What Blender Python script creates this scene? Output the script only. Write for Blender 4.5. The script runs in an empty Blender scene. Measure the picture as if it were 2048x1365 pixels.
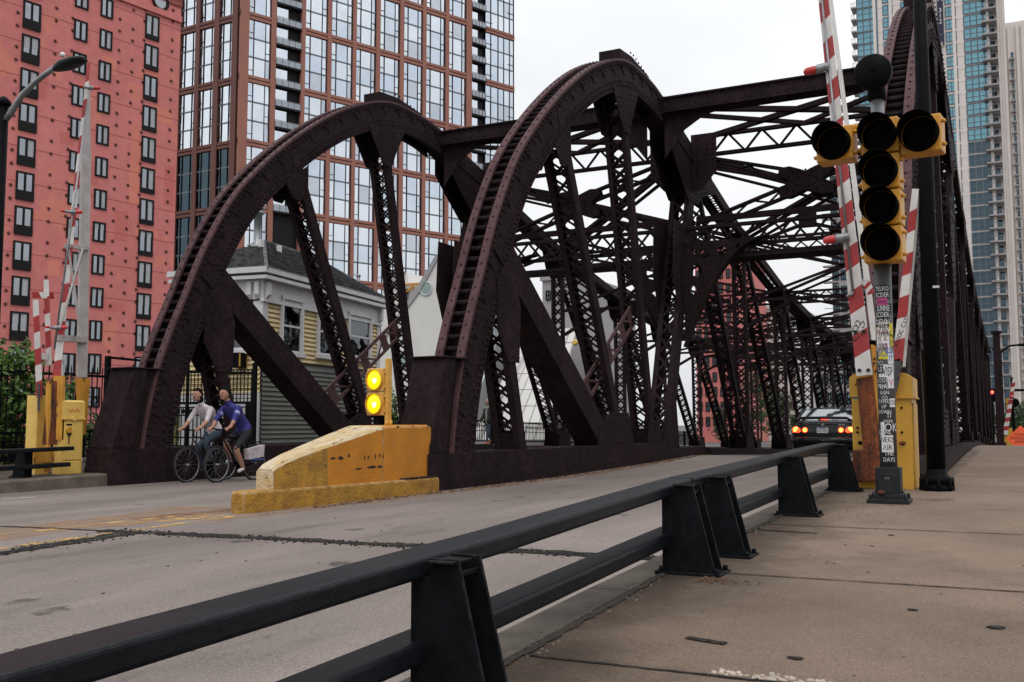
import bpy, math, random
from math import sin, cos, tan, atan, atan2, radians, pi, sqrt
from mathutils import Vector as V, Matrix
random.seed(7)
scene = bpy.context.scene
COL = scene.collection

# ------------------------------------------------------------------ camera
F_PX, CX, CY, HOR, TH = 1991.0, 1024.0, 682.5, 850.0, radians(26.8)
PITCH = atan((HOR - CY) / F_PX)
EYE = V((0, 0, 1.0))
cam = bpy.data.cameras.new('camera')
cam.sensor_width = 36.0
cam.lens = F_PX / 2048 * 36.0
cam.clip_start, cam.clip_end = 0.05, 3000
cam_ob = bpy.data.objects.new('camera', cam)
COL.objects.link(cam_ob)
cam_ob.location = EYE
cam_ob.rotation_euler = (pi / 2 + PITCH, 0, TH)
scene.camera = cam_ob
C_F = V((-sin(TH) * cos(PITCH), cos(TH) * cos(PITCH), sin(PITCH)))
C_R = V((cos(TH), sin(TH), 0))
C_U = C_R.cross(C_F)
def ray(px, py):
    return C_F + C_R * ((px - CX) / F_PX) - C_U * ((py - CY) / F_PX)
def hx(px, py, x):
    d = ray(px, py); return EYE + d * (x / d.x)
def hy(px, py, y):
    d = ray(px, py); return EYE + d * (y / d.y)
def hz(px, py, z):
    d = ray(px, py); return EYE + d * ((z - 1.0) / d.z)
def hp(px, py, P, n):
    d = ray(px, py); return EYE + d * ((P - EYE).dot(n) / d.dot(n))

# ------------------------------------------------------------------ world, sun, exposure
world = bpy.data.worlds.new('World'); scene.world = world
world.use_nodes = True
SUN_EL, SUN_AZ = radians(58), radians(150)      # azimuth clockwise from +Y
wn, wl = world.node_tree.nodes, world.node_tree.links
wn.clear()
w_out = wn.new('ShaderNodeOutputWorld'); w_bg = wn.new('ShaderNodeBackground')
sky = wn.new('ShaderNodeTexSky'); sky.sky_type = 'NISHITA'; sky.sun_disc = False
sky.sun_elevation = SUN_EL; sky.sun_rotation = SUN_AZ; sky.dust_density = 6; sky.air_density = 1.2
hsv = wn.new('ShaderNodeHueSaturation'); hsv.inputs['Saturation'].default_value = 0.25
wmix = wn.new('ShaderNodeMix'); wmix.data_type = 'RGBA'; wmix.inputs['Factor'].default_value = 0.9
wtc = wn.new('ShaderNodeTexCoord'); wno = wn.new('ShaderNodeTexNoise')
wno.inputs['Scale'].default_value = 2.2; wno.inputs['Detail'].default_value = 5
wmap = wn.new('ShaderNodeMapping'); wmap.inputs['Scale'].default_value = (1, 1, 2.5)
wrp = wn.new('ShaderNodeValToRGB')
wrp.color_ramp.elements[0].position = 0.3; wrp.color_ramp.elements[0].color = (7.6, 7.8, 8.15, 1)
wrp.color_ramp.elements[1].position = 0.72; wrp.color_ramp.elements[1].color = (9.9, 9.95, 10.0, 1)
wl.new(wtc.outputs['Generated'], wmap.inputs['Vector']); wl.new(wmap.outputs['Vector'], wno.inputs['Vector'])
wl.new(wno.outputs['Fac'], wrp.inputs['Fac'])
wl.new(sky.outputs['Color'], hsv.inputs['Color'])
wl.new(hsv.outputs['Color'], wmix.inputs['A']); wl.new(wrp.outputs['Color'], wmix.inputs['B'])
wsx = wn.new('ShaderNodeSeparateXYZ'); wl.new(wtc.outputs['Generated'], wsx.inputs['Vector'])
wmr = wn.new('ShaderNodeMapRange'); wmr.inputs['From Min'].default_value = 0; wmr.inputs['From Max'].default_value = 1      # overcast: zenith brighter than horizon
wmr.inputs['To Min'].default_value = 0.93; wmr.inputs['To Max'].default_value = 1.55; wl.new(wsx.outputs['Z'], wmr.inputs['Value'])
wmu = wn.new('ShaderNodeMix'); wmu.data_type = 'RGBA'; wmu.blend_type = 'MULTIPLY'; wmu.inputs['Factor'].default_value = 1
wl.new(wmix.outputs['Result'], wmu.inputs['A']); wl.new(wmr.outputs['Result'], wmu.inputs['B'])
wl.new(wmu.outputs['Result'], w_bg.inputs['Color']); wl.new(w_bg.outputs['Background'], w_out.inputs['Surface'])
w_bg.inputs['Strength'].default_value = 0.107
sun = bpy.data.lights.new('sun', 'SUN'); sun.energy = 0.75; sun.angle = radians(25); sun.color = (1.0, 0.95, 0.88)
sun_ob = bpy.data.objects.new('sun', sun); COL.objects.link(sun_ob)
sd = V((sin(SUN_AZ) * cos(SUN_EL), cos(SUN_AZ) * cos(SUN_EL), sin(SUN_EL)))
sun_ob.rotation_euler = sd.to_track_quat('Z', 'Y').to_euler(); sun_ob.location = (0, 0, 40)
scene.view_settings.view_transform = 'Standard'; scene.view_settings.look = 'None'
scene.view_settings.exposure = 0.0; scene.view_settings.gamma = 1.0
scene.cycles.max_bounces = 6; scene.cycles.use_denoising = True

# ------------------------------------------------------------------ materials
def mat(name, c1, c2=None, rough=0.6, scale=3.0, metal=0.0, bump=0.0, bscale=60.0, spots=None, sscale=8.0, sth=0.62, stretch=(1, 1, 1), spec=0.5, spw=0.06, grain=0.0, gscale=160.0):
    m = bpy.data.materials.new(name); m.use_nodes = True
    N, L = m.node_tree.nodes, m.node_tree.links
    b = N['Principled BSDF']
    b.inputs['Roughness'].default_value = rough; b.inputs['Metallic'].default_value = metal
    b.inputs['Specular IOR Level'].default_value = spec
    tc = N.new('ShaderNodeTexCoord'); mp = N.new('ShaderNodeMapping'); mp.inputs['Scale'].default_value = stretch
    L.new(tc.outputs['Object'], mp.inputs['Vector'])
    c2 = c2 or tuple(x * 0.7 for x in c1)
    n1 = N.new('ShaderNodeTexNoise'); n1.inputs['Scale'].default_value = scale; n1.inputs['Detail'].default_value = 9; n1.inputs['Roughness'].default_value = 0.62
    L.new(mp.outputs['Vector'], n1.inputs['Vector'])
    r1 = N.new('ShaderNodeValToRGB'); r1.color_ramp.elements[0].position = 0.33; r1.color_ramp.elements[1].position = 0.67
    r1.color_ramp.elements[0].color = (*c2, 1); r1.color_ramp.elements[1].color = (*c1, 1)
    L.new(n1.outputs['Fac'], r1.inputs['Fac'])
    out = r1.outputs['Color']
    if spots:
        n2 = N.new('ShaderNodeTexNoise'); n2.inputs['Scale'].default_value = sscale; n2.inputs['Detail'].default_value = 10; n2.inputs['Roughness'].default_value = 0.7
        L.new(mp.outputs['Vector'], n2.inputs['Vector'])
        r2 = N.new('ShaderNodeValToRGB'); r2.color_ramp.elements[0].position = sth; r2.color_ramp.elements[1].position = min(1, sth + spw)
        L.new(n2.outputs['Fac'], r2.inputs['Fac'])
        mx = N.new('ShaderNodeMix'); mx.data_type = 'RGBA'
        L.new(r2.outputs['Color'], mx.inputs['Factor']); L.new(out, mx.inputs['A']); mx.inputs['B'].default_value = (*spots, 1)
        out = mx.outputs['Result']
    if grain:
        n4 = N.new('ShaderNodeTexNoise'); n4.inputs['Scale'].default_value = gscale; n4.inputs['Detail'].default_value = 3
        L.new(tc.outputs['Object'], n4.inputs['Vector'])
        r4 = N.new('ShaderNodeValToRGB'); r4.color_ramp.elements[0].position = .3; r4.color_ramp.elements[1].position = .7
        r4.color_ramp.elements[0].color = (1 - grain,) * 3 + (1,); r4.color_ramp.elements[1].color = (1 + grain,) * 3 + (1,)
        m4 = N.new('ShaderNodeMix'); m4.data_type = 'RGBA'; m4.blend_type = 'MULTIPLY'; m4.inputs['Factor'].default_value = 1
        L.new(n4.outputs['Fac'], r4.inputs['Fac']); L.new(out, m4.inputs['A']); L.new(r4.outputs['Color'], m4.inputs['B']); out = m4.outputs['Result']
    L.new(out, b.inputs['Base Color'])
    if bump:
        n3 = N.new('ShaderNodeTexNoise'); n3.inputs['Scale'].default_value = bscale; n3.inputs['Detail'].default_value = 6
        L.new(tc.outputs['Object'], n3.inputs['Vector'])
        bp = N.new('ShaderNodeBump'); bp.inputs['Strength'].default_value = bump; bp.inputs['Distance'].default_value = 0.02
        L.new(n3.outputs['Fac'], bp.inputs['Height']); L.new(bp.outputs['Normal'], b.inputs['Normal'])
    return m
def emis(name, col, st, base=(0.3, 0.2, 0.05)):
    m = mat(name, base, rough=0.25); b = m.node_tree.nodes['Principled BSDF']
    b.inputs['Emission Color'].default_value = (*col, 1); b.inputs['Emission Strength'].default_value = st
    return m
def glass(name, tint, rough=0.03, metal=1.0, wav=0.02, wscale=0.5):
    m = mat(name, tint, tuple(x * 0.9 for x in tint), rough=rough, metal=metal, scale=0.3)
    N, L = m.node_tree.nodes, m.node_tree.links; b = N['Principled BSDF']
    tc = N.new('ShaderNodeTexCoord'); n3 = N.new('ShaderNodeTexNoise'); n3.inputs['Scale'].default_value = wscale; n3.inputs['Detail'].default_value = 2
    L.new(tc.outputs['Object'], n3.inputs['Vector'])
    bp = N.new('ShaderNodeBump'); bp.inputs['Strength'].default_value = wav; bp.inputs['Distance'].default_value = 1.0
    L.new(n3.outputs['Fac'], bp.inputs['Height']); L.new(bp.outputs['Normal'], b.inputs['Normal'])
    return m
M = {}
M['steel'] = mat('steel_paint', (.0295, .0188, .0210), (.0172, .0118, .0132), rough=.62, scale=2.0, bump=.35, bscale=25, spots=(.060, .027, .020), sscale=4, sth=.63, spw=.12, spec=.025, stretch=(1, 1, .55), grain=.25, gscale=9)
M['steellit'] = mat('lit_steel_paint', (.105, .056, .060), (.066, .036, .040), rough=.6, scale=3, bump=.25, bscale=25, spots=(.05, .024, .024), sscale=6, sth=.60, spw=.12, spec=.08, grain=.2, gscale=12)  # same steel in a lighter colour: light on exposed faces painted in
M['rail'] = mat('rail_paint', (.010, .0115, .0145), (.006, .007, .009), rough=.42, spec=.12, scale=6, bump=.12, bscale=90, spots=(.13, .125, .12), sscale=11, sth=.70, spw=.03, stretch=(1, .35, 1), grain=.25, gscale=30)
M['railpost'] = mat('post_paint', (.008, .009, .011), (.004, .005, .006), rough=.5, spec=.07, scale=6, bump=.1, bscale=90, spots=(.06, .055, .05), sscale=12, sth=.70, spw=.05, grain=.3, gscale=20)
M['road'] = mat('road_concrete', (.275, .231, .212), (.175, .147, .134), rough=.85, scale=.9, bump=.4, bscale=120, spots=(.10, .087, .082), sscale=2.2, sth=.55, spw=.25, stretch=(1, .22, 1), grain=.30, gscale=90, spec=.2)
M['walk'] = mat('walk_concrete', (.240, .178, .136), (.160, .118, .090), rough=.88, scale=1.0, bump=.4, bscale=130, spots=(.095, .071, .055), sscale=1.1, sth=.56, spw=.3, grain=.30, gscale=110, spec=.2)
M['gutter'] = mat('pale_gutter_concrete', (.365, .322, .295), (.30, .262, .24), rough=.9, scale=1.6, bump=.3, bscale=120, spots=(.2, .175, .155), sscale=4, sth=.64, spw=.1, grain=.2, gscale=110, spec=.2); 
M['kerb'] = mat('kerb_concrete', (.16, .132, .105), (.075, .062, .050), rough=.9, grain=.3, gscale=110, scale=2.5, bump=.4, bscale=90)
M['tar'] = mat('tar', (.055, .051, .048), (.016, .015, .014), rough=.9, scale=26, bump=.8, bscale=150, grain=.5, gscale=60, spec=.1)
M['dirt'] = mat('dirt', (.045, .035, .027), (.018, .014, .011), rough=.95, scale=30, bump=.5, bscale=200)
M['ochre'] = mat('ochre_dirt', (.30, .17, .075), (.17, .10, .05), rough=.95, scale=25)
M['earth'] = mat('ground_earth', (.12, .12, .11), (.09, .09, .085), rough=.95, scale=.1)
M['grating'] = mat('deck_grating', (.06, .055, .055), (.04, .037, .037), rough=.8, scale=8)
M['yellow'] = mat('yellow_concrete', (.55, .215, .010), (.40, .15, .009), rough=.7, scale=2.2, bump=.4, bscale=45, spots=(.07, .04, .02), sscale=6, sth=.66, spw=.05, grain=.12, gscale=60)
M['yellowold'] = mat('worn_yellow_concrete', (.46, .24, .025), (.24, .115, .020), rough=.85, scale=6, bump=.8, bscale=40, spots=(.055, .04, .03), sscale=8, sth=.58, spw=.10, grain=.2, gscale=70)
M['wornslope'] = mat('worn_slope', (.60, .52, .40), (.50, .34, .12), rough=.9, scale=9, bump=.9, bscale=50, spots=(.10, .08, .06), sscale=14, sth=.58, spw=.06, stretch=(1, .35, 1))
M['cab'] = mat('cabinet_yellow', (.60, .33, .03), (.50, .26, .025), rough=.5, scale=4, bump=.08, bscale=40, spots=(.12, .05, .02), sscale=7, sth=.68, spw=.06)
M['cablight'] = mat('pale_cabinet_yellow', (.74, .50, .13), (.64, .41, .09), rough=.5, scale=3, bump=.08, bscale=40, spots=(.20, .075, .025), sscale=6, sth=.69, spw=.06)
M['sigyel'] = mat('signal_yellow', (.62, .30, .02), (.48, .22, .02), rough=.45, scale=8, bump=.1, bscale=50, spots=(.10, .05, .02), sscale=14, sth=.66, spw=.06)
M['lightyel'] = mat('faded_signal_yellow', (.66, .38, .08), (.52, .28, .06), rough=.5, scale=9, spots=(.18, .08, .04), sscale=22, sth=.66)
M['rust'] = mat('rust', (.24, .055, .014), (.016, .008, .006), rough=.85, scale=6, bump=.6, bscale=60, spots=(.44, .15, .025), sscale=7, sth=.57, spw=.10, stretch=(1, 1, .32), grain=.3, gscale=40)
M['rustyel'] = mat('rusty_yellow', (.60, .30, .03), (.42, .17, .02), rough=.7, scale=5, spots=(.13, .035, .012), sscale=6, sth=.55, spw=.08, stretch=(1, 1, .5))
M['white'] = mat('white_paint', (.70, .68, .66), (.52, .50, .48), rough=.5, scale=5, spots=(.25, .2, .17), sscale=12, sth=.72)
M['greywhite'] = mat('greyed_white_paint', (.48, .45, .44), (.34, .31, .30), rough=.6, scale=4, spots=(.2, .16, .13), sscale=10, sth=.66)
M['red'] = mat('red_reflective', (.38, .028, .030), (.29, .024, .026), rough=.45, scale=7)
M['redlamp'] = mat('red_lamp_lens', (.52, .03, .03), (.42, .02, .02), rough=.2)
M['darkred'] = mat('dark_red', (.10, .015, .015), rough=.5)
M['zinc'] = mat('galvanised', (.30, .31, .33), (.20, .21, .22), rough=.45, metal=.6, scale=10)
M['postgrey'] = mat('post_grey', (.085, .088, .092), (.05, .052, .055), rough=.5, metal=.2, scale=9)
M['blackmetal'] = mat('black_metal', (.006, .006, .0075), (.004, .004, .005), rough=.5, scale=8, spec=.045)
M['blacklens'] = mat('dark_visor', (.003, .003, .003), (.002, .002, .002), rough=.8, spec=.04)
M['castiron'] = mat('cast_iron', (.020, .023, .024), (.012, .014, .015), rough=.45, scale=12, spec=.2, bump=.3, bscale=80, spots=(.09, .09, .09), sscale=20, sth=.72)
M['brick'] = mat('red_painted_brick', (.575, .185, .172), (.51, .155, .145), rough=.85, scale=.12, spots=(.58, .19, .145), sscale=.3, sth=.56, spw=.02, stretch=(1, 1, .7), grain=.07, gscale=1.5)
M['brickpatch'] = mat('patched_brick_paint', (.62, .205, .150), (.57, .175, .130), rough=.85, scale=.3)
M['brickpatch2'] = mat('darker_brick_paint', (.52, .145, .130), (.47, .125, .112), rough=.85, scale=.3)
M['brickdark'] = mat('dark_brick_line', (.34, .095, .082), rough=.9)  # darker brick tone for the course lines and relief
M['terracotta'] = mat('terracotta', (.32, .135, .098), (.265, .108, .080), rough=.7, scale=.2)
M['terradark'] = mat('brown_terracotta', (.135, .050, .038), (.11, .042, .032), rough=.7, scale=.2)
M['towerglass'] = glass('tower_glass', (.70, .75, .81), rough=.03, wav=.04, wscale=.35)
M['towerglassb'] = glass('tower_glass_blue', (.58, .65, .74), rough=.03, wav=.06, wscale=.35)
M['towerglassc'] = glass('tower_glass_tint', (.50, .54, .60), rough=.05, wav=.05, wscale=.6)
M['towerglass2'] = glass('tower_side_glass', (.72, .77, .83), rough=.03, wav=.05, wscale=.35)
M['mullion'] = mat('mullion', (.012, .012, .015), rough=.5, spec=.15)
M['greypanel'] = mat('grey_panel', (.16, .17, .19), rough=.5)
M['winframe'] = mat('window_frame', (.010, .009, .010), rough=.5, spec=.15)
M['winglass'] = glass('window_glass', (.30, .32, .35), rough=.05, wav=.05, wscale=.8)
M['winglassd'] = glass('dark_window_glass', (.10, .11, .12), rough=.05, wav=.05, wscale=.8)
M['curtain'] = mat('window_curtain', (.42, .43, .45), (.30, .31, .33), rough=.7, scale=3, stretch=(3, 3, .3))
M['clapyel'] = mat('cream_clapboard', (.62, .50, .27), (.55, .43, .23), rough=.7, scale=2)
M['clapgrey'] = mat('grey_clapboard', (.125, .128, .112), (.10, .102, .09), rough=.7, scale=2)
M['trim'] = mat('white_trim', (.60, .59, .60), (.50, .49, .50), rough=.6, scale=4)
M['slate'] = mat('slate_roof', (.15, .153, .158), (.085, .087, .092), rough=.85, scale=5, bump=.3, bscale=20, grain=.3, gscale=5, spec=.2)
M['bark'] = mat('bark', (.06, .045, .035), rough=.9, scale=10)
M['leaf'] = mat('leaf_green', (.105, .20, .028), (.040, .092, .015), rough=.6, scale=1.5)
M['leaf2'] = mat('leaf_mid_green', (.050, .090, .030), (.022, .042, .016), rough=.6, scale=1.0)
M['leafy'] = mat('leaf_yellow_green', (.16, .17, .04), (.06, .09, .02), rough=.6, scale=1.0)
M['whitewall'] = mat('white_wall', (.66, .65, .63), (.58, .57, .55), rough=.8, scale=.4)
M['greywall'] = mat('grey_wall', (.36, .35, .36), (.28, .27, .28), rough=.8, scale=.4)
M['greenglass'] = mat('atrium_glass', (.27, .37, .36), (.20, .29, .28), rough=.08, scale=.8)
M['beige'] = mat('beige_precast', (.70, .64, .61), (.62, .57, .54), rough=.85, scale=.12)
M['blueglass'] = glass('blue_glass', (.15, .30, .36), rough=.05, wav=.05, wscale=.4)
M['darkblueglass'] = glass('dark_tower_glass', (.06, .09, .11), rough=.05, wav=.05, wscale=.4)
M['bluemull'] = mat('blue_grey_mullion', (.10, .12, .15), rough=.5)
M['balcony'] = mat('balcony_slab', (.36, .34, .34), rough=.8)
M['banner'] = mat('navy_banner', (.018, .016, .055), rough=.7)
M['orange'] = emis('orange_sign', (1, .12, .05), .12, base=(.85, .13, .05))
M['ink'] = mat('black_ink', (.01, .01, .01), rough=.6)
M['paintwhite'] = mat('sticker_white', (.70, .70, .70), rough=.6, scale=20)
M['stickyel'] = mat('sticker_yellow', (.60, .48, .03), rough=.6)
M['stickblue'] = mat('sticker_blue', (.05, .13, .45), rough=.6)
M['stickpink'] = mat('sticker_pink', (.50, .05, .22), rough=.6)
M['purpleink'] = mat('purple_ink', (.20, .02, .14), rough=.6)
M['skin'] = mat('skin', (.42, .22, .15), (.37, .18, .12), rough=.55, scale=12)
M['blue'] = mat('blue_cloth', (.040, .040, .25), (.022, .022, .13), rough=.85, scale=5, bump=1.0, bscale=13)
M['bluestripe'] = mat('pale_stripe', (.30, .36, .62), rough=.8)
M['jeans'] = mat('jeans', (.055, .080, .115), (.028, .042, .064), rough=.9, scale=6, bump=1.0, bscale=14)
M['darkcloth'] = mat('dark_cloth', (.018, .017, .02), rough=.9)
M['olive'] = mat('olive_jacket', (.030, .030, .018), (.018, .018, .012), rough=.8, scale=10)
M['plaid'] = mat('grey_plaid', (.42, .41, .42), (.22, .22, .23), rough=.9, scale=28)
M['whitecloth'] = mat('white_cloth', (.62, .56, .58), (.42, .37, .39), rough=.9, scale=5, bump=1.0, bscale=13)
M['hairdark'] = mat('dark_hair', (.010, .008, .008), (.004, .003, .003), rough=.85, scale=30, bump=1.0, bscale=60, spec=.08)
M['hairgrey'] = mat('grey_hair', (.45, .43, .42), rough=.7)
M['shoeorange'] = mat('orange_shoe', (.60, .13, .04), rough=.6)
M['tyre'] = mat('tyre', (.012, .012, .012), rough=.8)
M['carpaint'] = mat('black_car_paint', (.006, .006, .007), (.005, .005, .006), rough=.15, spec=.28)
M['carglass'] = glass('car_glass', (.36, .38, .40), rough=.04, wav=.0)
M['tail'] = emis('tail_lamp', (1, .20, .03), 7.0)
M['tail2'] = emis('tail_lamp_red', (1, .035, .01), 3.0)
M['amber'] = emis('amber_lens', (1, .74, .0), 1.15, base=(.3, .2, .0))
M['amberhot'] = emis('amber_hot_spot', (1, .86, .5), 2.2)
M['redlight'] = emis('red_signal', (1, .05, .04), 6.0)
M['gravel'] = mat('gravel', (.20, .17, .14), (.05, .04, .035), rough=.95, scale=14)
M['pebble'] = mat('pale_pebble', (.50, .44, .36), (.34, .29, .23), rough=.85, scale=14)
M['litter'] = mat('leaf_litter', (.13, .07, .035), (.07, .04, .025), rough=.95, scale=20)
M['paintyel'] = mat('road_paint_yellow', (.56, .34, .10), (.42, .25, .09), rough=.85, scale=4)
# grime gathers along the kerb side of the pavement
def grime(m):
    N, L = m.node_tree.nodes, m.node_tree.links; b = N['Principled BSDF']; src = b.inputs['Base Color'].links[0].from_socket
    tc = N.new('ShaderNodeTexCoord'); sx = N.new('ShaderNodeSeparateXYZ'); L.new(tc.outputs['Object'], sx.inputs['Vector'])
    n = N.new('ShaderNodeTexNoise'); n.inputs['Scale'].default_value = 1.6; n.inputs['Detail'].default_value = 8; n.inputs['Roughness'].default_value = .65
    L.new(tc.outputs['Object'], n.inputs['Vector'])
    ad = N.new('ShaderNodeMath'); ad.operation = 'MULTIPLY_ADD'; ad.inputs[1].default_value = 1.5; L.new(n.outputs['Fac'], ad.inputs[0]); L.new(sx.outputs['X'], ad.inputs[2])
    mr = N.new('ShaderNodeMapRange'); mr.inputs['From Min'].default_value = -.95; mr.inputs['From Max'].default_value = -.15; mr.inputs['To Min'].default_value = .36; mr.inputs['To Max'].default_value = 1.0; mr.interpolation_type = 'SMOOTHSTEP'
    L.new(ad.outputs['Value'], mr.inputs['Value'])
    mx = N.new('ShaderNodeMix'); mx.data_type = 'RGBA'; mx.blend_type = 'MULTIPLY'; mx.inputs['Factor'].default_value = 1
    L.new(src, mx.inputs['A']); L.new(mr.outputs['Result'], mx.inputs['B']); L.new(mx.outputs['Result'], b.inputs['Base Color'])
grime(M['walk'])
def slabs(m):       # each pavement slab was cast with its own tone
    N, L = m.node_tree.nodes, m.node_tree.links; b = N['Principled BSDF']; src = b.inputs['Base Color'].links[0].from_socket
    tc = N.new('ShaderNodeTexCoord'); sx = N.new('ShaderNodeSeparateXYZ'); L.new(tc.outputs['Object'], sx.inputs['Vector'])
    mr = N.new('ShaderNodeMapRange'); mr.inputs['From Min'].default_value = 0; mr.inputs['From Max'].default_value = 20; L.new(sx.outputs['Y'], mr.inputs['Value'])
    rp = N.new('ShaderNodeValToRGB'); rp.color_ramp.interpolation = 'CONSTANT'; e = rp.color_ramp.elements
    e[0].position, e[0].color = 0, (.80, .78, .78, 1); e[1].position, e[1].color = 1.36 / 20, (.78, .77, .77, 1)
    for y, c in ((3.31, (.86, .85, .84)), (5.10, (.95, .94, .92)), (7.22, (1, 1, .97)), (9.6, (.94, .94, .95)), (12.4, (1, .97, .94)), (16, (.93, .93, .93))): q = e.new(y / 20); q.color = (*c, 1)
    mx = N.new('ShaderNodeMix'); mx.data_type = 'RGBA'; mx.blend_type = 'MULTIPLY'; mx.inputs['Factor'].default_value = 1
    L.new(mr.outputs['Result'], rp.inputs['Fac']); L.new(src, mx.inputs['A']); L.new(rp.outputs['Color'], mx.inputs['B']); L.new(mx.outputs['Result'], b.inputs['Base Color'])
slabs(M['walk'])
def edgewear(m, col, rad=.02, th=.03, nsc=9, nth=.45):     # paint rubbed off along the edges
    N, L = m.node_tree.nodes, m.node_tree.links; b = N['Principled BSDF']; src = b.inputs['Base Color'].links[0].from_socket
    bv = N.new('ShaderNodeBevel'); bv.samples = 4; bv.inputs['Radius'].default_value = rad; ge = N.new('ShaderNodeNewGeometry')
    dt = N.new('ShaderNodeVectorMath'); dt.operation = 'DOT_PRODUCT'; L.new(bv.outputs['Normal'], dt.inputs[0]); L.new(ge.outputs['True Normal'], dt.inputs[1])
    mr = N.new('ShaderNodeMapRange'); mr.inputs['From Min'].default_value = 1 - th; mr.inputs['From Max'].default_value = 1 - th * 3; L.new(dt.outputs['Value'], mr.inputs['Value'])
    tc = N.new('ShaderNodeTexCoord'); n = N.new('ShaderNodeTexNoise'); n.inputs['Scale'].default_value = nsc; n.inputs['Detail'].default_value = 10; n.inputs['Roughness'].default_value = .75; L.new(tc.outputs['Object'], n.inputs['Vector'])
    r = N.new('ShaderNodeMapRange'); r.inputs['From Min'].default_value = nth; r.inputs['From Max'].default_value = nth + .12; L.new(n.outputs['Fac'], r.inputs['Value'])
    mu = N.new('ShaderNodeMath'); mu.operation = 'MULTIPLY'; L.new(mr.outputs['Result'], mu.inputs[0]); L.new(r.outputs['Result'], mu.inputs[1])
    mx = N.new('ShaderNodeMix'); mx.data_type = 'RGBA'; L.new(mu.outputs['Value'], mx.inputs['Factor']); L.new(src, mx.inputs['A']); mx.inputs['B'].default_value = (*col, 1); L.new(mx.outputs['Result'], b.inputs['Base Color'])
edgewear(M['rail'], (.12, .118, .115), .009, .04, 13, .53); edgewear(M['railpost'], (.075, .075, .075), .008, .04, 9, .50)
edgewear(M['yellow'], (.48, .42, .34), .03, .03, 7, .47); edgewear(M['yellowold'], (.40, .35, .28), .04, .03, 6, .44); edgewear(M['cab'], (.10, .045, .02), .015, .03, 10, .5); edgewear(M['cablight'], (.16, .07, .03), .015, .03, 10, .52)
M['rustdust'] = mat('rust_stain', (.22, .095, .05), (.15, .07, .04), rough=.95, scale=6)
# wheel paths polished darker along each lane, paler concrete in the gutter
def lanes(m):
    N, L = m.node_tree.nodes, m.node_tree.links; b = N['Principled BSDF']; src = b.inputs['Base Color'].links[0].from_socket
    tc = N.new('ShaderNodeTexCoord'); sx = N.new('ShaderNodeSeparateXYZ'); L.new(tc.outputs['Object'], sx.inputs['Vector'])
    mp = N.new('ShaderNodeMapping'); mp.inputs['Scale'].default_value = (1, .3, 1); L.new(tc.outputs['Object'], mp.inputs['Vector'])
    n = N.new('ShaderNodeTexNoise'); n.inputs['Scale'].default_value = 1.3; n.inputs['Detail'].default_value = 7; L.new(mp.outputs['Vector'], n.inputs['Vector'])
    ad = N.new('ShaderNodeMath'); ad.operation = 'MULTIPLY_ADD'; ad.inputs[1].default_value = 1.3; L.new(n.outputs['Fac'], ad.inputs[0]); L.new(sx.outputs['X'], ad.inputs[2])
    mr = N.new('ShaderNodeMapRange'); mr.inputs['From Min'].default_value = -13.35; mr.inputs['From Max'].default_value = -1.25; L.new(ad.outputs['Value'], mr.inputs['Value'])
    rp = N.new('ShaderNodeValToRGB'); rp.color_ramp.interpolation = 'B_SPLINE'; e = rp.color_ramp.elements
    st = [(0, .62), (.1, .80), (.22, .92), (.32, .80), (.44, .97), (.55, .93), (.66, .80), (.76, .98), (.83, .84), (.90, 1.0), (.96, 1.16), (1, 1.14)]
    e[0].position, e[1].position = st[0][0], st[-1][0]; e[0].color = (st[0][1] * .5,) * 3 + (1,); e[1].color = (st[-1][1] * .5,) * 3 + (1,)
    for p, v in st[1:-1]: q = e.new(p); q.color = (v * .5,) * 3 + (1,)
    L.new(mr.outputs['Result'], rp.inputs['Fac'])
    sc = N.new('ShaderNodeMix'); sc.data_type = 'RGBA'; sc.blend_type = 'ADD'; sc.inputs['Factor'].default_value = 1; L.new(rp.outputs['Color'], sc.inputs['A']); L.new(rp.outputs['Color'], sc.inputs['B'])
    mx = N.new('ShaderNodeMix'); mx.data_type = 'RGBA'; mx.blend_type = 'MULTIPLY'; mx.inputs['Factor'].default_value = 1
    L.new(src, mx.inputs['A']); L.new(sc.outputs['Result'], mx.inputs['B']); L.new(mx.outputs['Result'], b.inputs['Base Color'])
lanes(M['road'])
# worn road paint: patches of bare concrete show through
def worn(m, th=.5, sc=6, wd=.08):
    N, L = m.node_tree.nodes, m.node_tree.links
    b = N['Principled BSDF']; o = N['Material Output']
    tc = N.new('ShaderNodeTexCoord'); n = N.new('ShaderNodeTexNoise'); n.inputs['Scale'].default_value = sc; n.inputs['Detail'].default_value = 10; n.inputs['Roughness'].default_value = .75
    r = N.new('ShaderNodeValToRGB'); r.color_ramp.elements[0].position = th; r.color_ramp.elements[1].position = th + wd
    t = N.new('ShaderNodeBsdfTransparent'); mx = N.new('ShaderNodeMixShader')
    L.new(tc.outputs['Object'], n.inputs['Vector']); L.new(n.outputs['Fac'], r.inputs['Fac']); L.new(r.outputs['Color'], mx.inputs['Fac'])
    L.new(t.outputs['BSDF'], mx.inputs[1]); L.new(b.outputs['BSDF'], mx.inputs[2]); L.new(mx.outputs['Shader'], o.inputs['Surface'])
worn(M['paintyel'], .44, 4, .16)
M['dust'] = mat('rusty_dust', (.34, .205, .115), (.27, .16, .09), rough=.95, scale=6); worn(M['dust'], .36, 2.2, .35); worn(M['rustdust'], .40, 3, .3)
M['stain'] = mat('dark_stain', (.085, .062, .047), (.06, .044, .034), rough=.95, scale=6, grain=.3, gscale=110); worn(M['stain'], .38, 1.6, .5)
M['tyretrack'] = mat('tyre_track', (.20, .172, .165), (.165, .142, .136), rough=.85, scale=2, stretch=(1, .2, 1), grain=.3, gscale=90); worn(M['tyretrack'], .34, 1.3, .45)
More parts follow.
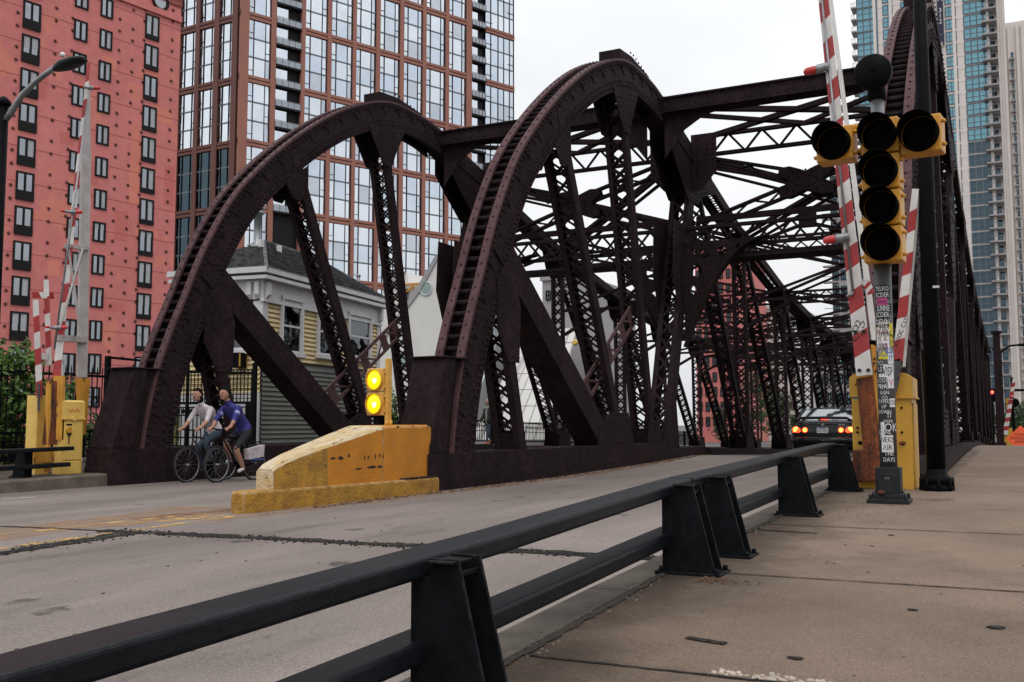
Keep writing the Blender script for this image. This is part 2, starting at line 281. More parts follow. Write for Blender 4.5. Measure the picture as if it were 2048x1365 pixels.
M['oil'] = mat('oil_stain', (.055, .048, .045), (.04, .035, .033), rough=.7, scale=6); worn(M['oil'], .40, 5, .35)

# ------------------------------------------------------------------ mesh builder
ROOT = {}
class MB:
    def __init__(s): s.v, s.f, s.sm, s.mi, s.cur, s.mats = [], [], [], [], 0, []
    def use(s, key):
        if key not in s.mats: s.mats.append(key)
        s.cur = s.mats.index(key); return s
    def face(s, idx, smooth=False): s.f.append(tuple(idx)); s.sm.append(smooth); s.mi.append(s.cur)
    def quad(s, a, b, c, d, smooth=False):
        n = len(s.v); s.v += [V(a), V(b), V(c), V(d)]; s.face((n, n + 1, n + 2, n + 3), smooth)
    def poly(s, pts):
        n = len(s.v); s.v += [V(p) for p in pts]; s.face(range(n, n + len(pts)))
    def ext(s, pts, vec, caps=True):
        n = len(s.v); k = len(pts); vec = V(vec)
        s.v += [V(p) for p in pts] + [V(p) + vec for p in pts]
        for i in range(k):
            j = (i + 1) % k; s.face((n + i, n + j, n + k + j, n + k + i))
        if caps: s.face(range(n + k - 1, n - 1, -1)); s.face(range(n + k, n + 2 * k))
    def box(s, c, d, ax=None):
        c = V(c); X, Y, Z = ax if ax else (V((1, 0, 0)), V((0, 1, 0)), V((0, 0, 1)))
        X, Y, Z = X * d[0] / 2, Y * d[1] / 2, Z * d[2] / 2
        s.ext([c - X - Y - Z, c + X - Y - Z, c + X + Y - Z, c - X + Y - Z], Z * 2)
    def bx(s, a, b):
        s.box([(a[i] + b[i]) / 2 for i in range(3)], [abs(b[i] - a[i]) for i in range(3)])
    def bar(s, p0, p1, w, h, up=(0, 0, 1)):
        p0, p1 = V(p0), V(p1); a = (p1 - p0)
        if a.length < 1e-6: return
        L = a.length; a /= L; up = V(up); sd = a.cross(up)
        if sd.length < 1e-4: sd = a.cross(V((1, 0, 0)))
        sd.normalize(); u = sd.cross(a)
        s.ext([p0 - sd * w / 2 - u * h / 2, p0 + sd * w / 2 - u * h / 2, p0 + sd * w / 2 + u * h / 2, p0 - sd * w / 2 + u * h / 2], a * L)
    def tube(s, pts, r, n=8, caps=True, smooth=True, sq=1.0):
        pts = [V(p) for p in pts]; k = len(pts); rs = r if isinstance(r, (list, tuple)) else [r] * k
        base = len(s.v); prev = None
        for i, p in enumerate(pts):
            t = (pts[min(i + 1, k - 1)] - pts[max(i - 1, 0)]).normalized()
            if prev is None:
                a = t.cross(V((0, 0, 1)))
                if a.length < 1e-3: a = t.cross(V((0, 1, 0)))
            else: a = prev - t * prev.dot(t)
            a.normalize(); b = t.cross(a); prev = a
            for j in range(n):
                th = 2 * pi * j / n; s.v.append(p + (a * cos(th) + b * sin(th) * sq) * rs[i])
        for i in range(k - 1):
            for j in range(n):
                q = (j + 1) % n; s.face((base + i * n + j, base + i * n + q, base + (i + 1) * n + q, base + (i + 1) * n + j), smooth)
        if caps:
            s.face(range(base + n - 1, base - 1, -1)); s.face(range(base + (k - 1) * n, base + k * n))
    def lathe(s, prof, c, axis=(0, 0, 1), n=20, caps=True, smooth=True):
        ax = V(axis).normalized(); a = ax.cross(V((0, 0, 1)))
        if a.length < 1e-3: a = V((1, 0, 0))
        a.normalize(); b = ax.cross(a); base = len(s.v); c = V(c); k = len(prof)
        for r, z in prof:
            for j in range(n):
                t = 2 * pi * j / n; s.v.append(c + ax * z + (a * cos(t) + b * sin(t)) * r)
        for i in range(k - 1):
            for j in range(n):
                q = (j + 1) % n; s.face((base + i * n + j, base + i * n + q, base + (i + 1) * n + q, base + (i + 1) * n + j), smooth)
        if caps:
            if prof[0][0] > 1e-4: s.face(range(base + n - 1, base - 1, -1))
            if prof[-1][0] > 1e-4: s.face(range(base + (k - 1) * n, base + k * n))
    def ball(s, c, r, n=10, m=6):
        r = (r, r, r) if not isinstance(r, (list, tuple)) else r; base = len(s.v)
        for i in range(m + 1):
            ph = pi * i / m - pi / 2
            for j in range(n):
                t = 2 * pi * j / n
                s.v.append(V((c[0] + r[0] * cos(ph) * cos(t), c[1] + r[1] * cos(ph) * sin(t), c[2] + r[2] * sin(ph))))
        for i in range(m):
            for j in range(n):
                q = (j + 1) % n; s.face((base + i * n + j, base + i * n + q, base + (i + 1) * n + q, base + (i + 1) * n + j), True)
    def rivet(s, p, nrm, r=.027, h=.020):
        p, nrm = V(p), V(nrm); a = nrm.cross(V((.3, .5, .8))).normalized(); b = nrm.cross(a); n = len(s.v)
        for j in range(6):
            t = pi * j / 3; s.v.append(p + (a * cos(t) + b * sin(t)) * r)
        for j in range(6):
            t = pi * j / 3; s.v.append(p + nrm * h + (a * cos(t) + b * sin(t)) * r * .55)
        for j in range(6):
            q = (j + 1) % 6; s.face((n + j, n + q, n + 6 + q, n + 6 + j), True)
        s.face(range(n + 6, n + 12), True)
    def text(s, body, org, right, up, size, align='LEFT', wrap=None, sx=1.0, off=0.0):
        cu = bpy.data.curves.new('t', 'FONT'); cu.body = body; cu.size = size; cu.align_x = align; cu.align_y = 'CENTER'; cu.resolution_u = 2; cu.offset = off
        ob = bpy.data.objects.new('t', cu); me = ob.to_mesh(); n = len(s.v)
        org, right, up = V(org), V(right), V(up)
        for vv in me.vertices:
            if wrap:
                cx, r = wrap; a = vv.co.x * sx / r
                s.v.append(org + up * vv.co.y + right * (sin(a) * r) + cx * (cos(a) * r))
            else: s.v.append(org + right * (vv.co.x * sx) + up * vv.co.y)
        for p in me.polygons: s.face([n + i for i in p.vertices])
        ob.to_mesh_clear(); bpy.data.objects.remove(ob); bpy.data.curves.remove(cu)
    def build(s, name, mats=None, parent=None, bevel=0.0, seg=2):
        keys = s.mats if s.mats else [mats]
        loc = V((0, 0, 0)); r = parent
        while r is not None:
            loc = loc + r.location; r = r.parent
        me = bpy.data.meshes.new(name)
        me.from_pydata([tuple(p - loc) for p in s.v], [], s.f); me.update()
        for k in keys: me.materials.append(M[k])
        me.polygons.foreach_set('use_smooth', s.sm); me.polygons.foreach_set('material_index', s.mi)
        o = bpy.data.objects.new(name, me); COL.objects.link(o)
        if parent is not None: o.parent = parent
        if bevel:
            b = o.modifiers.new('bevel', 'BEVEL'); b.width = bevel; b.segments = seg; b.limit_method = 'ANGLE'; b.angle_limit = radians(40)
        return o
def tag(o, label=None, cat=None, group=None, kind=None):
    if label: o['label'] = label
    if cat: o['category'] = cat
    if group: o['group'] = group
    if kind: o['kind'] = kind
    return o
def thing(name, loc, label, cat, group=None):
    o = bpy.data.objects.new(name, None); COL.objects.link(o); o.location = loc; o.empty_display_size = .2
    return tag(o, label, cat, group)
KIDS = {}
def kids(o): return [c for c in COL.objects if c.parent == o]
def dup(o, parent=None, loc=None, rotz=None, label=None):
    c = o.copy(); COL.objects.link(c)
    if parent is not None: c.parent = parent
    if loc is not None: c.location = loc
    if rotz is not None: c.rotation_euler = (0, 0, rotz)
    if label: c['label'] = label
    for ch in kids(o): dup(ch, c)
    return c
def lerp(tab, y):
    if y <= tab[0][0]: return tab[0][1]
    for (a, p), (b, q) in zip(tab[:-1], tab[1:]):
        if y <= b: return p + (q - p) * (y - a) / (b - a)
    return tab[-1][1]

# ------------------------------------------------------------------ ground, road, pavements
R_ = random.uniform
ROAD = [(-12, -.10), (1, -.03), (5, .05), (8, .075), (12, .09), (16, .10), (21, .18), (24, .25), (27, .19), (32, .06), (45, -.25), (60, -.55), (75, -.8), (300, -.85)]
WALK = [(-12, -.02), (1, .10), (3, .16), (5, .245), (8, .315), (10, .36), (14, .42), (18, .49), (22, .54), (24, .545), (26, .52), (32, .33), (45, 0), (60, -.35), (75, -.62), (300, -.7)]
LWALK = [(-12, -.05), (5, .08), (11, .20), (18, .29), (22, .34), (26, .36), (32, .30), (45, 0), (60, -.35), (75, -.62), (300, -.7)]
rz = lambda y: lerp(ROAD, y)
tilt = lambda x: -.085 * max(0.0, min(1.0, (-8.4 - x) / 4.6))
rx = lambda x, y: rz(y) + tilt(x)
wz = lambda y: lerp(WALK, y)
lz = lambda y: lerp(LWALK, y)
def strip(name, x0, x1, ys, zf, m, nx=1, thick=0.0):
    b = MB(); b.use(m)
    for i in range(len(ys) - 1):
        for k in range(nx):
            a, c = x0 + (x1 - x0) * k / nx, x0 + (x1 - x0) * (k + 1) / nx
            ta, tc = (tilt(a), tilt(c)) if zf is rz else (0, 0); b.quad((a, ys[i], zf(ys[i]) + ta), (c, ys[i], zf(ys[i]) + tc), (c, ys[i + 1], zf(ys[i + 1]) + tc), (a, ys[i + 1], zf(ys[i + 1]) + ta), True)
    if thick:
        for x in (x0, x1):
            for i in range(len(ys) - 1):
                b.quad((x, ys[i], zf(ys[i])), (x, ys[i + 1], zf(ys[i + 1])), (x, ys[i + 1], zf(ys[i + 1]) - thick), (x, ys[i], zf(ys[i]) - thick))
    return tag(b.build(name), kind='structure')
YS = [-12 + i for i in range(0, 87)]
g = MB(); g.use('earth'); g.quad((-1500, -400, -1.1), (1500, -400, -1.1), (1500, 2500, -1.1), (-1500, 2500, -1.1))
tag(g.build('ground'), kind='structure')
strip('road', -13.32, -1.9, [y for y in YS if y <= 25] , rz, 'road', 12)
strip('bridge_deck', -13.32, -1.4, [y for y in YS if 25 <= y], rz, 'grating', 12)
strip('pavement', -1.66, 7.0, YS, wz, 'walk', 4, .6)
strip('far_pavement', -17.6, -13.55, YS, lz, 'walk', 2, .6)
# kerbs: real steps with rounded nose
def kerb(name, xr, xw, ys, zf, m, label):
    b = MB(); b.use(m); s = 1 if xw > xr else -1
    for i in range(len(ys) - 1):
        y0, y1 = ys[i], ys[i + 1] - .006
        prof = lambda y: [(xr, y, rz(y) - .3), (xr + s * .015, y, zf(y) - .03), (xr + s * .045, y, zf(y) - .002), (xw, y, zf(y) + .003), (xw, y, zf(y) - .4)]
        p, q = prof(y0), prof(y1)
        for k in range(4): b.quad(p[k], p[k + 1], q[k + 1], q[k])
    return tag(b.build(name), kind='structure')
kerb('kerb', -1.9, -1.655, [-12 + 1.5 * i for i in range(17)], wz, 'kerb', '')
kerb('far_kerb', -13.3, -13.56, [-12 + 1.5 * i for i in range(17)], lz, 'kerb', '')
# seams, cracks, stains: thin sheets on the surfaces
def ragged(b, pts, w, zf, lift, n=24, jit=.3):
    """irregular strip following pts (x,y)"""
    P = [V((p[0], p[1], 0)) for p in pts]; L = []
    for a, c in zip(P[:-1], P[1:]):
        k = max(2, int((c - a).length / (w * .22 + .012)))
        for i in range(k): L.append(a + (c - a) * i / k)
    L.append(P[-1]); prev = None; st = [0.0, 0.0, 0.0]
    for i, p in enumerate(L):
        st = [s_ * .72 + random.uniform(-1, 1) * .62 for s_ in st]
        t = (L[min(i + 1, len(L) - 1)] - L[max(i - 1, 0)]).normalized(); nn = V((-t.y, t.x, 0))
        wl_ = w * max(.1, 1 + st[0] * jit) / 2; wr_ = w * max(.1, 1 + st[1] * jit) / 2; off = nn * st[2] * w * jit * .3
        a, c = p + off + nn * wl_, p + off - nn * wr_
        a.z = zf(a.y) + lift; c.z = zf(c.y) + lift
        if zf is rz: a.z += tilt(a.x); c.z += tilt(c.x)
        if prev: b.quad(prev[0], prev[1], c, a)
        prev = (a, c)
b = MB(); b.use('tar')
ragged(b, [(-7.3, 6.35), (-6.9, 6.4), (-5.8, 6.5), (-4.1, 6.65), (-3.0, 6.72), (-1.92, 6.78)], .19, rz, .005, jit=.4)
ragged(b, [(-6.9, 6.4), (-6.85, 5.8), (-6.75, 5.1), (-6.7, 3.6), (-6.7, 0)], .21, rz, .006, jit=.5)
ragged(b, [(-7.3, 6.35), (-8.5, 6.2), (-10.5, 6.0)], .05, rz, .005, jit=.6)
tag(b.build('road_joint'), kind='structure')
b = MB(); b.use('tar')
for y in (1.35, 3.3, 5.08, 7.2):
    ragged(b, [(-1.62, y - .01), (-1.0, y), (0, y + .03), (1.5, y + .05), (6, y + .07)], .017, wz, .004, jit=.4)
ragged(b, [(-1.6, 6.85), (-1.2, 6.82)], .03, wz, .004, jit=.6)
ragged(b, [(-1.15, 3.75), (-.99, 3.71)], .04, wz, .005, jit=.25)
def gum(x, y, r):
    pts = []
    for i in range(12): t = 2 * pi * i / 12; q = R_(.7, 1.1); pts.append((x + cos(t) * r * q * 1.25, y + sin(t) * r * q, wz(y) + .004))
    b.poly(pts)
for x, y, r in ((-.42, 4.55, .022), (-.72, 3.62, .024), (.02, 5.9, .02), (-.75, 6.9, .02), (-.8, 6.35, .014), (-.1, 4.35, .03), (.4, 5.2, .012), (-.9, 5.6, .010), (.7, 3.9, .02), (.2, 7.9, .018)): gum(x, y, r)
b.use('dirt'); ragged(b, [(-1.625, 1.5), (-1.63, 2.6), (-1.62, 3.6), (-1.625, 4.4), (-1.63, 5.3)], .038, wz, .006, jit=.5)
ragged(b, [(-1.63, 5.3), (-1.63, 8), (-1.62, 12)], .045, wz, .006, jit=.7)
tag(b.build('pavement_joint'), kind='structure')
b = MB(); b.use('stain')
for (x0, y0, x1, y1, w) in ((-1.0, 9.4, -.5, 9.5, .3), (-.75, 12, -.7, 21, .16)):
    ragged(b, [(x0, y0), (x1, y1)], w, wz, .002, jit=.35)
tag(b.build('pavement_stain'), kind='structure')
b = MB(); b.use('paintyel')
ragged(b, [(-7.62, 7.95), (-7.75, 6.6), (-7.9, 4.0), (-8.0, 0)], .13, rz, .004, jit=.15)
ragged(b, [(-7.12, 7.85), (-7.05, 6.6), (-6.98, 4.0), (-6.95, 0)], .12, rz, .004, jit=.15)
ragged(b, [(-7.35, 7.85), (-7.4, 6.9)], .28, rz, .0045, jit=.25)
for x, y in ((-12.1, 8.9), (-12.9, 8.3)): b.use('paintwhite'); ragged(b, [(x, y), (x + .1, y + .45)], .06, rz, .004, jit=.5)
tag(b.build('road_marking'), kind='structure')
b = MB(); b.use('dust')
ragged(b, [(-8.2, 8.6), (-7.9, 7.6), (-7.9, 6.0), (-8.0, 3.0)], .9, rz, .002, jit=.3)
ragged(b, [(-7.02, 7.4), (-6.98, 9.6), (-6.9, 12.5), (-6.95, 17), (-6.98, 23.5)], .30, rz, .002, jit=.45)
ragged(b, [(-13.15, 4), (-13.15, 11.5)], .22, rz, .002, jit=.5)
b.use('rustdust'); ragged(b, [(-7.62, 8.6), (-7.7, 7.9), (-7.75, 7.2)], .30, rz, .0025, jit=.4); ragged(b, [(-7.9, 9.5), (-8.1, 11.2)], .16, rz, .0025, jit=.4)
tag(b.build('road_dust'), kind='structure')
b = MB(); b.use('oil')
for k in range(46):
    xx, yy, r = R_(-6.6, -2.2) if k % 3 else R_(-12.6, -8.4), R_(1.5, 20), R_(.02, .10); pts = []
    for i in range(14): t = 2 * pi * i / 14; q = R_(.55, 1.15); y_ = yy + sin(t) * r * q * 1.5; x_ = xx + cos(t) * r * q; pts.append((x_, y_, rx(x_, y_) + .0045))
    b.poly(pts)
tag(b.build('road_stain'), kind='structure')

def pebbles(name, key, n, spot, size, label, cat):
    b = MB(); b.use(key)
    for _ in range(n):
        x, y, z = spot(); r = random.uniform(*size); a = random.uniform(0, 6.28)
        ax = (V((cos(a), sin(a), random.uniform(-.3, .3))).normalized(), V((-sin(a), cos(a), random.uniform(-.3, .3))).normalized(), V((0, 0, 1)))
        h = r * random.uniform(.35, .8)
        c = V((x, y, z + h * .3)); k = len(b.v); X, Y, Z = ax
        m_ = random.randint(4, 6); top = []
        for i in range(m_):
            t = 2 * pi * i / m_; q = random.uniform(.7, 1.1)
            b.v.append(c + (X * cos(t) + Y * sin(t)) * r * q - Z * h * .4); top.append((t, q))
        for t, q in top: b.v.append(c + (X * cos(t) + Y * sin(t)) * r * q * .6 + Z * h * .5)
        for i in range(m_): b.face((k + i, k + (i + 1) % m_, k + m_ + (i + 1) % m_, k + m_ + i))
        b.face(range(k + m_, k + 2 * m_))
    return tag(b.build(name), label, cat, kind='stuff')
R_ = random.uniform
def gs(c, s): return random.gauss(c, s)
def sp_walk():
    if random.random() < .6:
        y = R_(1.8, 12); x = -1.635 + gs(0, .035)
    elif random.random() < .7: x, y = gs(-1.2, .22), gs(9.5, .9)
    else: x, y = R_(-1.5, 2.2), R_(2.5, 10)
    return x, y, wz(y)
pebbles('pavement_grit', 'gravel', 1100, sp_walk, (.004, .012), 'dark grit and crumbs scattered over the tan pavement', 'grit')
def sp_road():
    q = random.random()
    if q < .35: y = R_(7.5, 24); x = -7.02 + abs(gs(0, .10))
    elif q < .6: x = gs(-6.9, .12); y = R_(3.5, 6.6)
    elif q < .75: x = R_(-7, -2); y = 6.4 + (x + 7) * .07 + gs(0, .1)
    elif q < .9: x = -1.95 - abs(gs(0, .12)); y = R_(2.5, 8)
    else: x, y = R_(-7, -2), R_(2.5, 12)
    return x, y, rz(y)
pebbles('road_grit', 'gravel', 900, sp_road, (.006, .018), 'loose dark grit along the road joint and the girder foot', 'grit')
def sp_jt():
    q = random.random()
    if q < .62: x = R_(-7.3, -1.95); y = 6.36 + (x + 7.3) * .078 + gs(0, .07)
    else: y = R_(1.5, 6.4); x = -6.72 - .18 * max(0, (y - 4.6) / 1.8) + gs(0, .10)
    return x, y, rz(y)
pebbles('joint_crumbs', 'tar', 1500, sp_jt, (.006, .02), 'black asphalt crumbs along the broken road joint', 'asphalt crumbs')
def sp_weed(): return -1.42 + abs(gs(0, .09)), 4.88 + gs(0, .05), wz(5)
pebbles('leaf_litter', 'litter', 90, sp_weed, (.004, .011), 'small brown leaf scraps caught at the foot of the double rail posts', 'litter')
def sp_lit(): y = R_(9, 25); return -7.03 + abs(gs(0, .07)), y, rz(y)
pebbles('leaf_litter', 'litter', 420, sp_lit, (.012, .04), 'brown leaf litter gathered along the foot of the bridge girder', 'litter')
def sp_pale(): x = R_(-.95, 1.9); return x, 3.34 + abs(gs(0, .030)) + (x > -.35) * .0, wz(3.36) - .003
pebbles('exposed_aggregate', 'pebble', 420, sp_pale, (.006, .019), 'pale stones showing in the broken edge of the pavement slab', 'stones')

# ------------------------------------------------------------------ the drawbridge
BR = thing('drawbridge', (-7.45, 12, .1), 'dark maroon riveted steel drawbridge with three arched trusses', 'drawbridge')
XC, XS = -7.45, 6.1
OUT = [(12.40, .58), (12.5, 1.2), (12.70, 1.95), (12.97, 2.62), (13.3, 3.3), (13.78, 4.3), (14.47, 5.36), (15.25, 6.16), (16.1, 6.88), (17.0, 7.53), (17.95, 8.1), (19.05, 8.60), (19.9, 8.83), (20.75, 8.87), (21.6, 8.83), (22.3, 8.72)]
def catmull(P, n=5):
    Q = [P[0]] + P + [P[-1]]; o = []
    for i in range(1, len(Q) - 2):
        for k in range(n):
            t = k / n; r = []
            for c in (0, 1):
                p0, p1, p2, p3 = Q[i - 1][c], Q[i][c], Q[i + 1][c], Q[i + 2][c]
                r.append(.5 * (2 * p1 + (p2 - p0) * t + (2 * p0 - 5 * p1 + 4 * p2 - p3) * t * t + (3 * p1 - p0 - 3 * p2 + p3) * t ** 3))
            o.append(tuple(r))
    o.append(P[-1]); return o
OC = catmull(OUT, 5)
def offs(C, d):
    o = []
    for i, p in enumerate(C):
        a, c = C[max(i - 1, 0)], C[min(i + 1, len(C) - 1)]
        tx, ty = c[0] - a[0], c[1] - a[1]; L = sqrt(tx * tx + ty * ty)
        o.append((p[0] + ty / L * d, p[1] - tx / L * d))
    return o
def ribbon_web(b, A, B_, x0, x1):
    """solid plate between curves A and B_ (lists of (y,z)) from x0 to x1"""
    n = len(b.v); k = len(A)
    for x in (x0, x1):
        b.v += [V((x, p[0], p[1])) for p in A]; b.v += [V((x, p[0], p[1])) for p in B_]
    for i in range(k - 1):
        for o_ in (0, 2 * k): b.face((n + o_ + i, n + o_ + i + 1, n + o_ + k + i + 1, n + o_ + k + i))
        b.face((n + i, n + i + 1, n + 2 * k + i + 1, n + 2 * k + i)); b.face((n + k + i, n + k + i + 1, n + 3 * k + i + 1, n + 3 * k + i))
    b.face((n, n + k, n + 3 * k, n + 2 * k)); b.face((n + k - 1, n + 2 * k - 1, n + 4 * k - 1, n + 3 * k - 1))
def arcpts(C, step):
    o = []; acc = 0
    for a, c in zip(C[:-1], C[1:]):
        d = sqrt((c[0] - a[0]) ** 2 + (c[1] - a[1]) ** 2); t = (step - acc) if acc else 0
        while t < d:
            o.append((a[0] + (c[0] - a[0]) * t / d, a[1] + (c[1] - a[1]) * t / d)); t += step
        acc = (d - (t - step))
    return o
def laced(b, p0, p1, wx, dp, x=0.0, pitch=.28, ch=.09, t=.03, cross=True, bw=.05, solid=(), ends=.35, xdir=None):
    """two channels wx apart (along xdir), joined by lacing bars on both open faces"""
    p0, p1 = V(p0), V(p1); a = p1 - p0; L = a.length; a /= L
    u = V(xdir) if xdir else V((1, 0, 0)); u = (u - a * u.dot(a)).normalized(); v = a.cross(u)
    for s in (-1, 1):
        c = u * s * (wx / 2 - t / 2)
        b.bar(p0 + c, p1 + c, t, dp, v)
        for q in (-1, 1):
            c2 = u * s * (wx / 2 - t - ch / 2) + v * q * (dp / 2 - t / 2)
            b.bar(p0 + c2, p1 + c2, ch, t, v)
    gw = wx / 2 - t - ch * .35
    for q in (-1, 1):
        off = v * q * (dp / 2 - t - .008)
        if q in solid:
            b.bar(p0 + v * q * (dp / 2 + .008), p1 + v * q * (dp / 2 + .008), wx + .06, .02, v); continue
        for e in (0, 1):
            c0 = p0 + a * (0 if e == 0 else L - ends) + off; b.bar(c0, c0 + a * ends, wx - 2 * t - .02, .015, v)
        n = max(1, int((L - 2 * ends) / pitch)); st = (L - 2 * ends) / n
        for i in range(n):
            z0 = p0 + a * (ends + i * st) + off; z1 = z0 + a * st; sg = 1 if i % 2 else -1
            b.bar(z0 + u * sg * gw, z1 - u * sg * gw, bw, .014, v)
            if cross: b.bar(z0 - u * sg * gw + v * .016, z1 + u * sg * gw + v * .016, bw, .014, v)
def lattice(b, p0, p1, up, h, pitch=.5, cw=.14, ct=.06, bw=.05, double=False):
    """strut of two chords h apart along up with zigzag bars"""
    p0, p1, up = V(p0), V(p1), V(up); L = (p1 - p0).length
    for q in (0, 1): b.bar(p0 + up * h * q, p1 + up * h * q, cw, ct, up)
    n = max(2, int(L / pitch)); d = (p1 - p0) / n; sd = d.normalized().cross(up)
    for i in range(n):
        a, c = p0 + d * i, p0 + d * (i + 1)
        if i % 2: b.bar(a, c + up * h, .03, bw, up)
        else: b.bar(a + up * h, c, .03, bw, up)
        if double:
            if i % 2: b.bar(a + up * h + sd * .035, c + sd * .035, .03, bw, up)
            else: b.bar(a + sd * .035, c + up * h + sd * .035, .03, bw, up)
def gusset(b, pts, x0, x1, riv=.16, faces=(1, -1)):
    """plate with outline pts (y,z), rivets on its faces"""
    b.ext([(x0, p[0], p[1]) for p in pts], (x1 - x0, 0, 0))
    cy, cz = sum(p[0] for p in pts) / len(pts), sum(p[1] for p in pts) / len(pts)
    for i in range(len(pts)):
        a, c = pts[i], pts[(i + 1) % len(pts)]
        for sc in (.86, .62):
            A = (cy + (a[0] - cy) * sc, cz + (a[1] - cz) * sc); C_ = (cy + (c[0] - cy) * sc, cz + (c[1] - cz) * sc)
            n = int(sqrt((A[0] - C_[0]) ** 2 + (A[1] - C_[1]) ** 2) / riv)
            for k in range(n):
                yy, zz = A[0] + (C_[0] - A[0]) * k / max(n, 1), A[1] + (C_[1] - A[1]) * k / max(n, 1)
                for s in faces: b.rivet((max(x0, x1) if s > 0 else min(x0, x1), yy, zz), (s, 0, 0), .024, .016)
HW = .25
CHORD = [(24.9, 8.08), (30.2, 6.88), (36, 5.95), (41, 5.48), (46.3, 5.22), (52, 5.1), (58, 5.06)]
def build_truss():
    X = XC
    b = MB(); b.use('steel')
    IN = offs(OC, .60)
    # rolling arch: two webs, outer flanges (the track), inner flange angles
    for s in (-1, 1):
        ribbon_web(b, OC, IN, X + s * .20, X + s * .225)
        b.use('steellit'); ribbon_web(b, offs(OC, -.035), offs(OC, .012), X + s * HW, X + s * (HW - .13)); b.use('steel')  # outer flanges coloured lighter, as if lit from above
        ribbon_web(b, offs(OC, .57), offs(OC, .615), X + s * HW, X + s * (HW - .10))
        ribbon_web(b, offs(OC, .0), offs(OC, .11), X + s * .225, X + s * .238)
        ribbon_web(b, offs(OC, .49), offs(OC, .60), X + s * .225, X + s * .238)
        for dd, st in ((.05, .13), (.09, .13), (.17, .26), (.43, .13), (.52, .105), (.565, .105)):
            for (y, z) in arcpts(offs(OC, dd), st):
                xx = X + s * (.238 if (dd < .12 or dd > .48) else .225); b.rivet((xx, y, z), (s, 0, 0))
        for (y, z) in arcpts(offs(OC, .25), .62): b.box((X + s * .232, y, z), (.03, .07, .07))
        for (y, z), (y2, z2) in zip(arcpts(offs(OC, .12), .62), arcpts(offs(OC, .21), .62)): b.bar((X + s * .229, y, z), (X + s * .229, y2, z2), .02, .035, (1, 0, 0))
        for (y, z) in arcpts(offs(OC, -.036), .22)[4:]: b.rivet((X + s * .18, y, z), V((0, -.8, .6)), .02, .012)
    # floor plate behind the rungs
    ribbon_web(b, offs(OC, .30), offs(OC, .32), X - .19, X + .19)
    # top chord: arch tail then polygonal chord
    tail = [(22.2, 8.75), (23.3, 8.42), CHORD[0]] + CHORD[1:]
    for (a, c) in zip(tail[:-1], tail[1:]):
        p0, p1 = V((X, a[0], a[1] - .18)), V((X, c[0], c[1] - .18))
        laced(b, p0, p1, .5, .46 if a[0] < 24.5 else .27, pitch=.24, solid=(1,) if a[0] < 24.5 else (), ends=.3, cross=False, ch=.10)
        d = (p1 - p0); n = int(d.length / .16); nrm = V((0, -d.z, d.y)).normalized()
        for i in range(n):
            for s in (-1, 1):
                for off in ((.19, -.19) if a[0] < 24.5 else (.10, -.10)): b.rivet(p0 + d * i / n + nrm * off + V((s * .25, 0, 0)), (s, 0, 0), .024)
    T = b.build('truss', parent=BR)
    def sub(name, fn, bev=0):
        bb = MB(); bb.use('steel'); fn(bb); return bb.build(name, parent=T, bevel=bev)
    # ladder-like track teeth between the flanges
    def rungs(bb):
        for (y, z) in arcpts(offs(OC, .05), .20):
            if z > 1.9: bb.tube([(X - .19, y, z), (X + .19, y, z)], .042, 8)
    sub('track_rungs', rungs)
    def casing(bb):
        bb.ext([(X - .27, 11.72, .60), (X - .27, 12.15, .60), (X - .27, 12.42, 1.95), (X - .27, 12.12, 1.95)], (.54, 0, 0))
        bb.ext([(X - .19, 12.1, .60), (X - .19, 13.0, .60), (X - .19, 12.95, 1.95), (X - .19, 12.35, 1.95)], (.38, 0, 0))
        bb.ext([(X - .30, 12.06, 1.95), (X - .30, 12.75, 1.95), (X - .30, 12.75, 1.975), (X - .30, 12.06, 1.975)], (.60, 0, 0))
        bb.ext([(X - .275, 11.715, .62), (X - .275, 12.05, .62), (X - .275, 12.10, 1.15), (X - .275, 11.86, 1.15)], (.55, 0, 0))
    sub('foot_casing', casing, .008)
    def stop(bb):
        bb.ext([(X - .24, 19.35, 8.74), (X - .24, 19.35, 8.96), (X - .24, 20.1, 9.03), (X - .24, 21.2, 8.94), (X - .24, 21.35, 8.84)], (.48, 0, 0))
        for i in range(7): bb.rivet((X + .24, 20.0 + i * .17, 9.08 - max(0, i - 1) * .03), (1, 0, 0), .03, .02)
    sub('stop_block', stop, .006)
    # diagonals and posts of the rolling segment
    def dia_a(bb): laced(bb, (X, 13.75, 4.0), (X, 18.5, .62), .46, .52, pitch=.3, solid=(1,))
    def dia_c(bb): laced(bb, (X, 16.2, 6.75), (X, 19.35, .55), .48, .25, pitch=.31, bw=.042, ch=.07)
    def dia_d(bb): laced(bb, (X, 19.5, 8.3), (X, 21.3, .55), .48, .25, pitch=.28, bw=.042, ch=.07)
    def dia_e(bb): laced(bb, (X, 24.85, 7.9), (X, 22.35, .50), .50, .44, pitch=.46, bw=.06)
    for f in (dia_a, dia_c, dia_d): sub('diagonal', f)
    sub('hinge_post', dia_e)
    sub('post', lambda bb: laced(bb, (X, 13.97, 3.1), (X, 14.72, .55), .48, .22, pitch=.26, bw=.04))
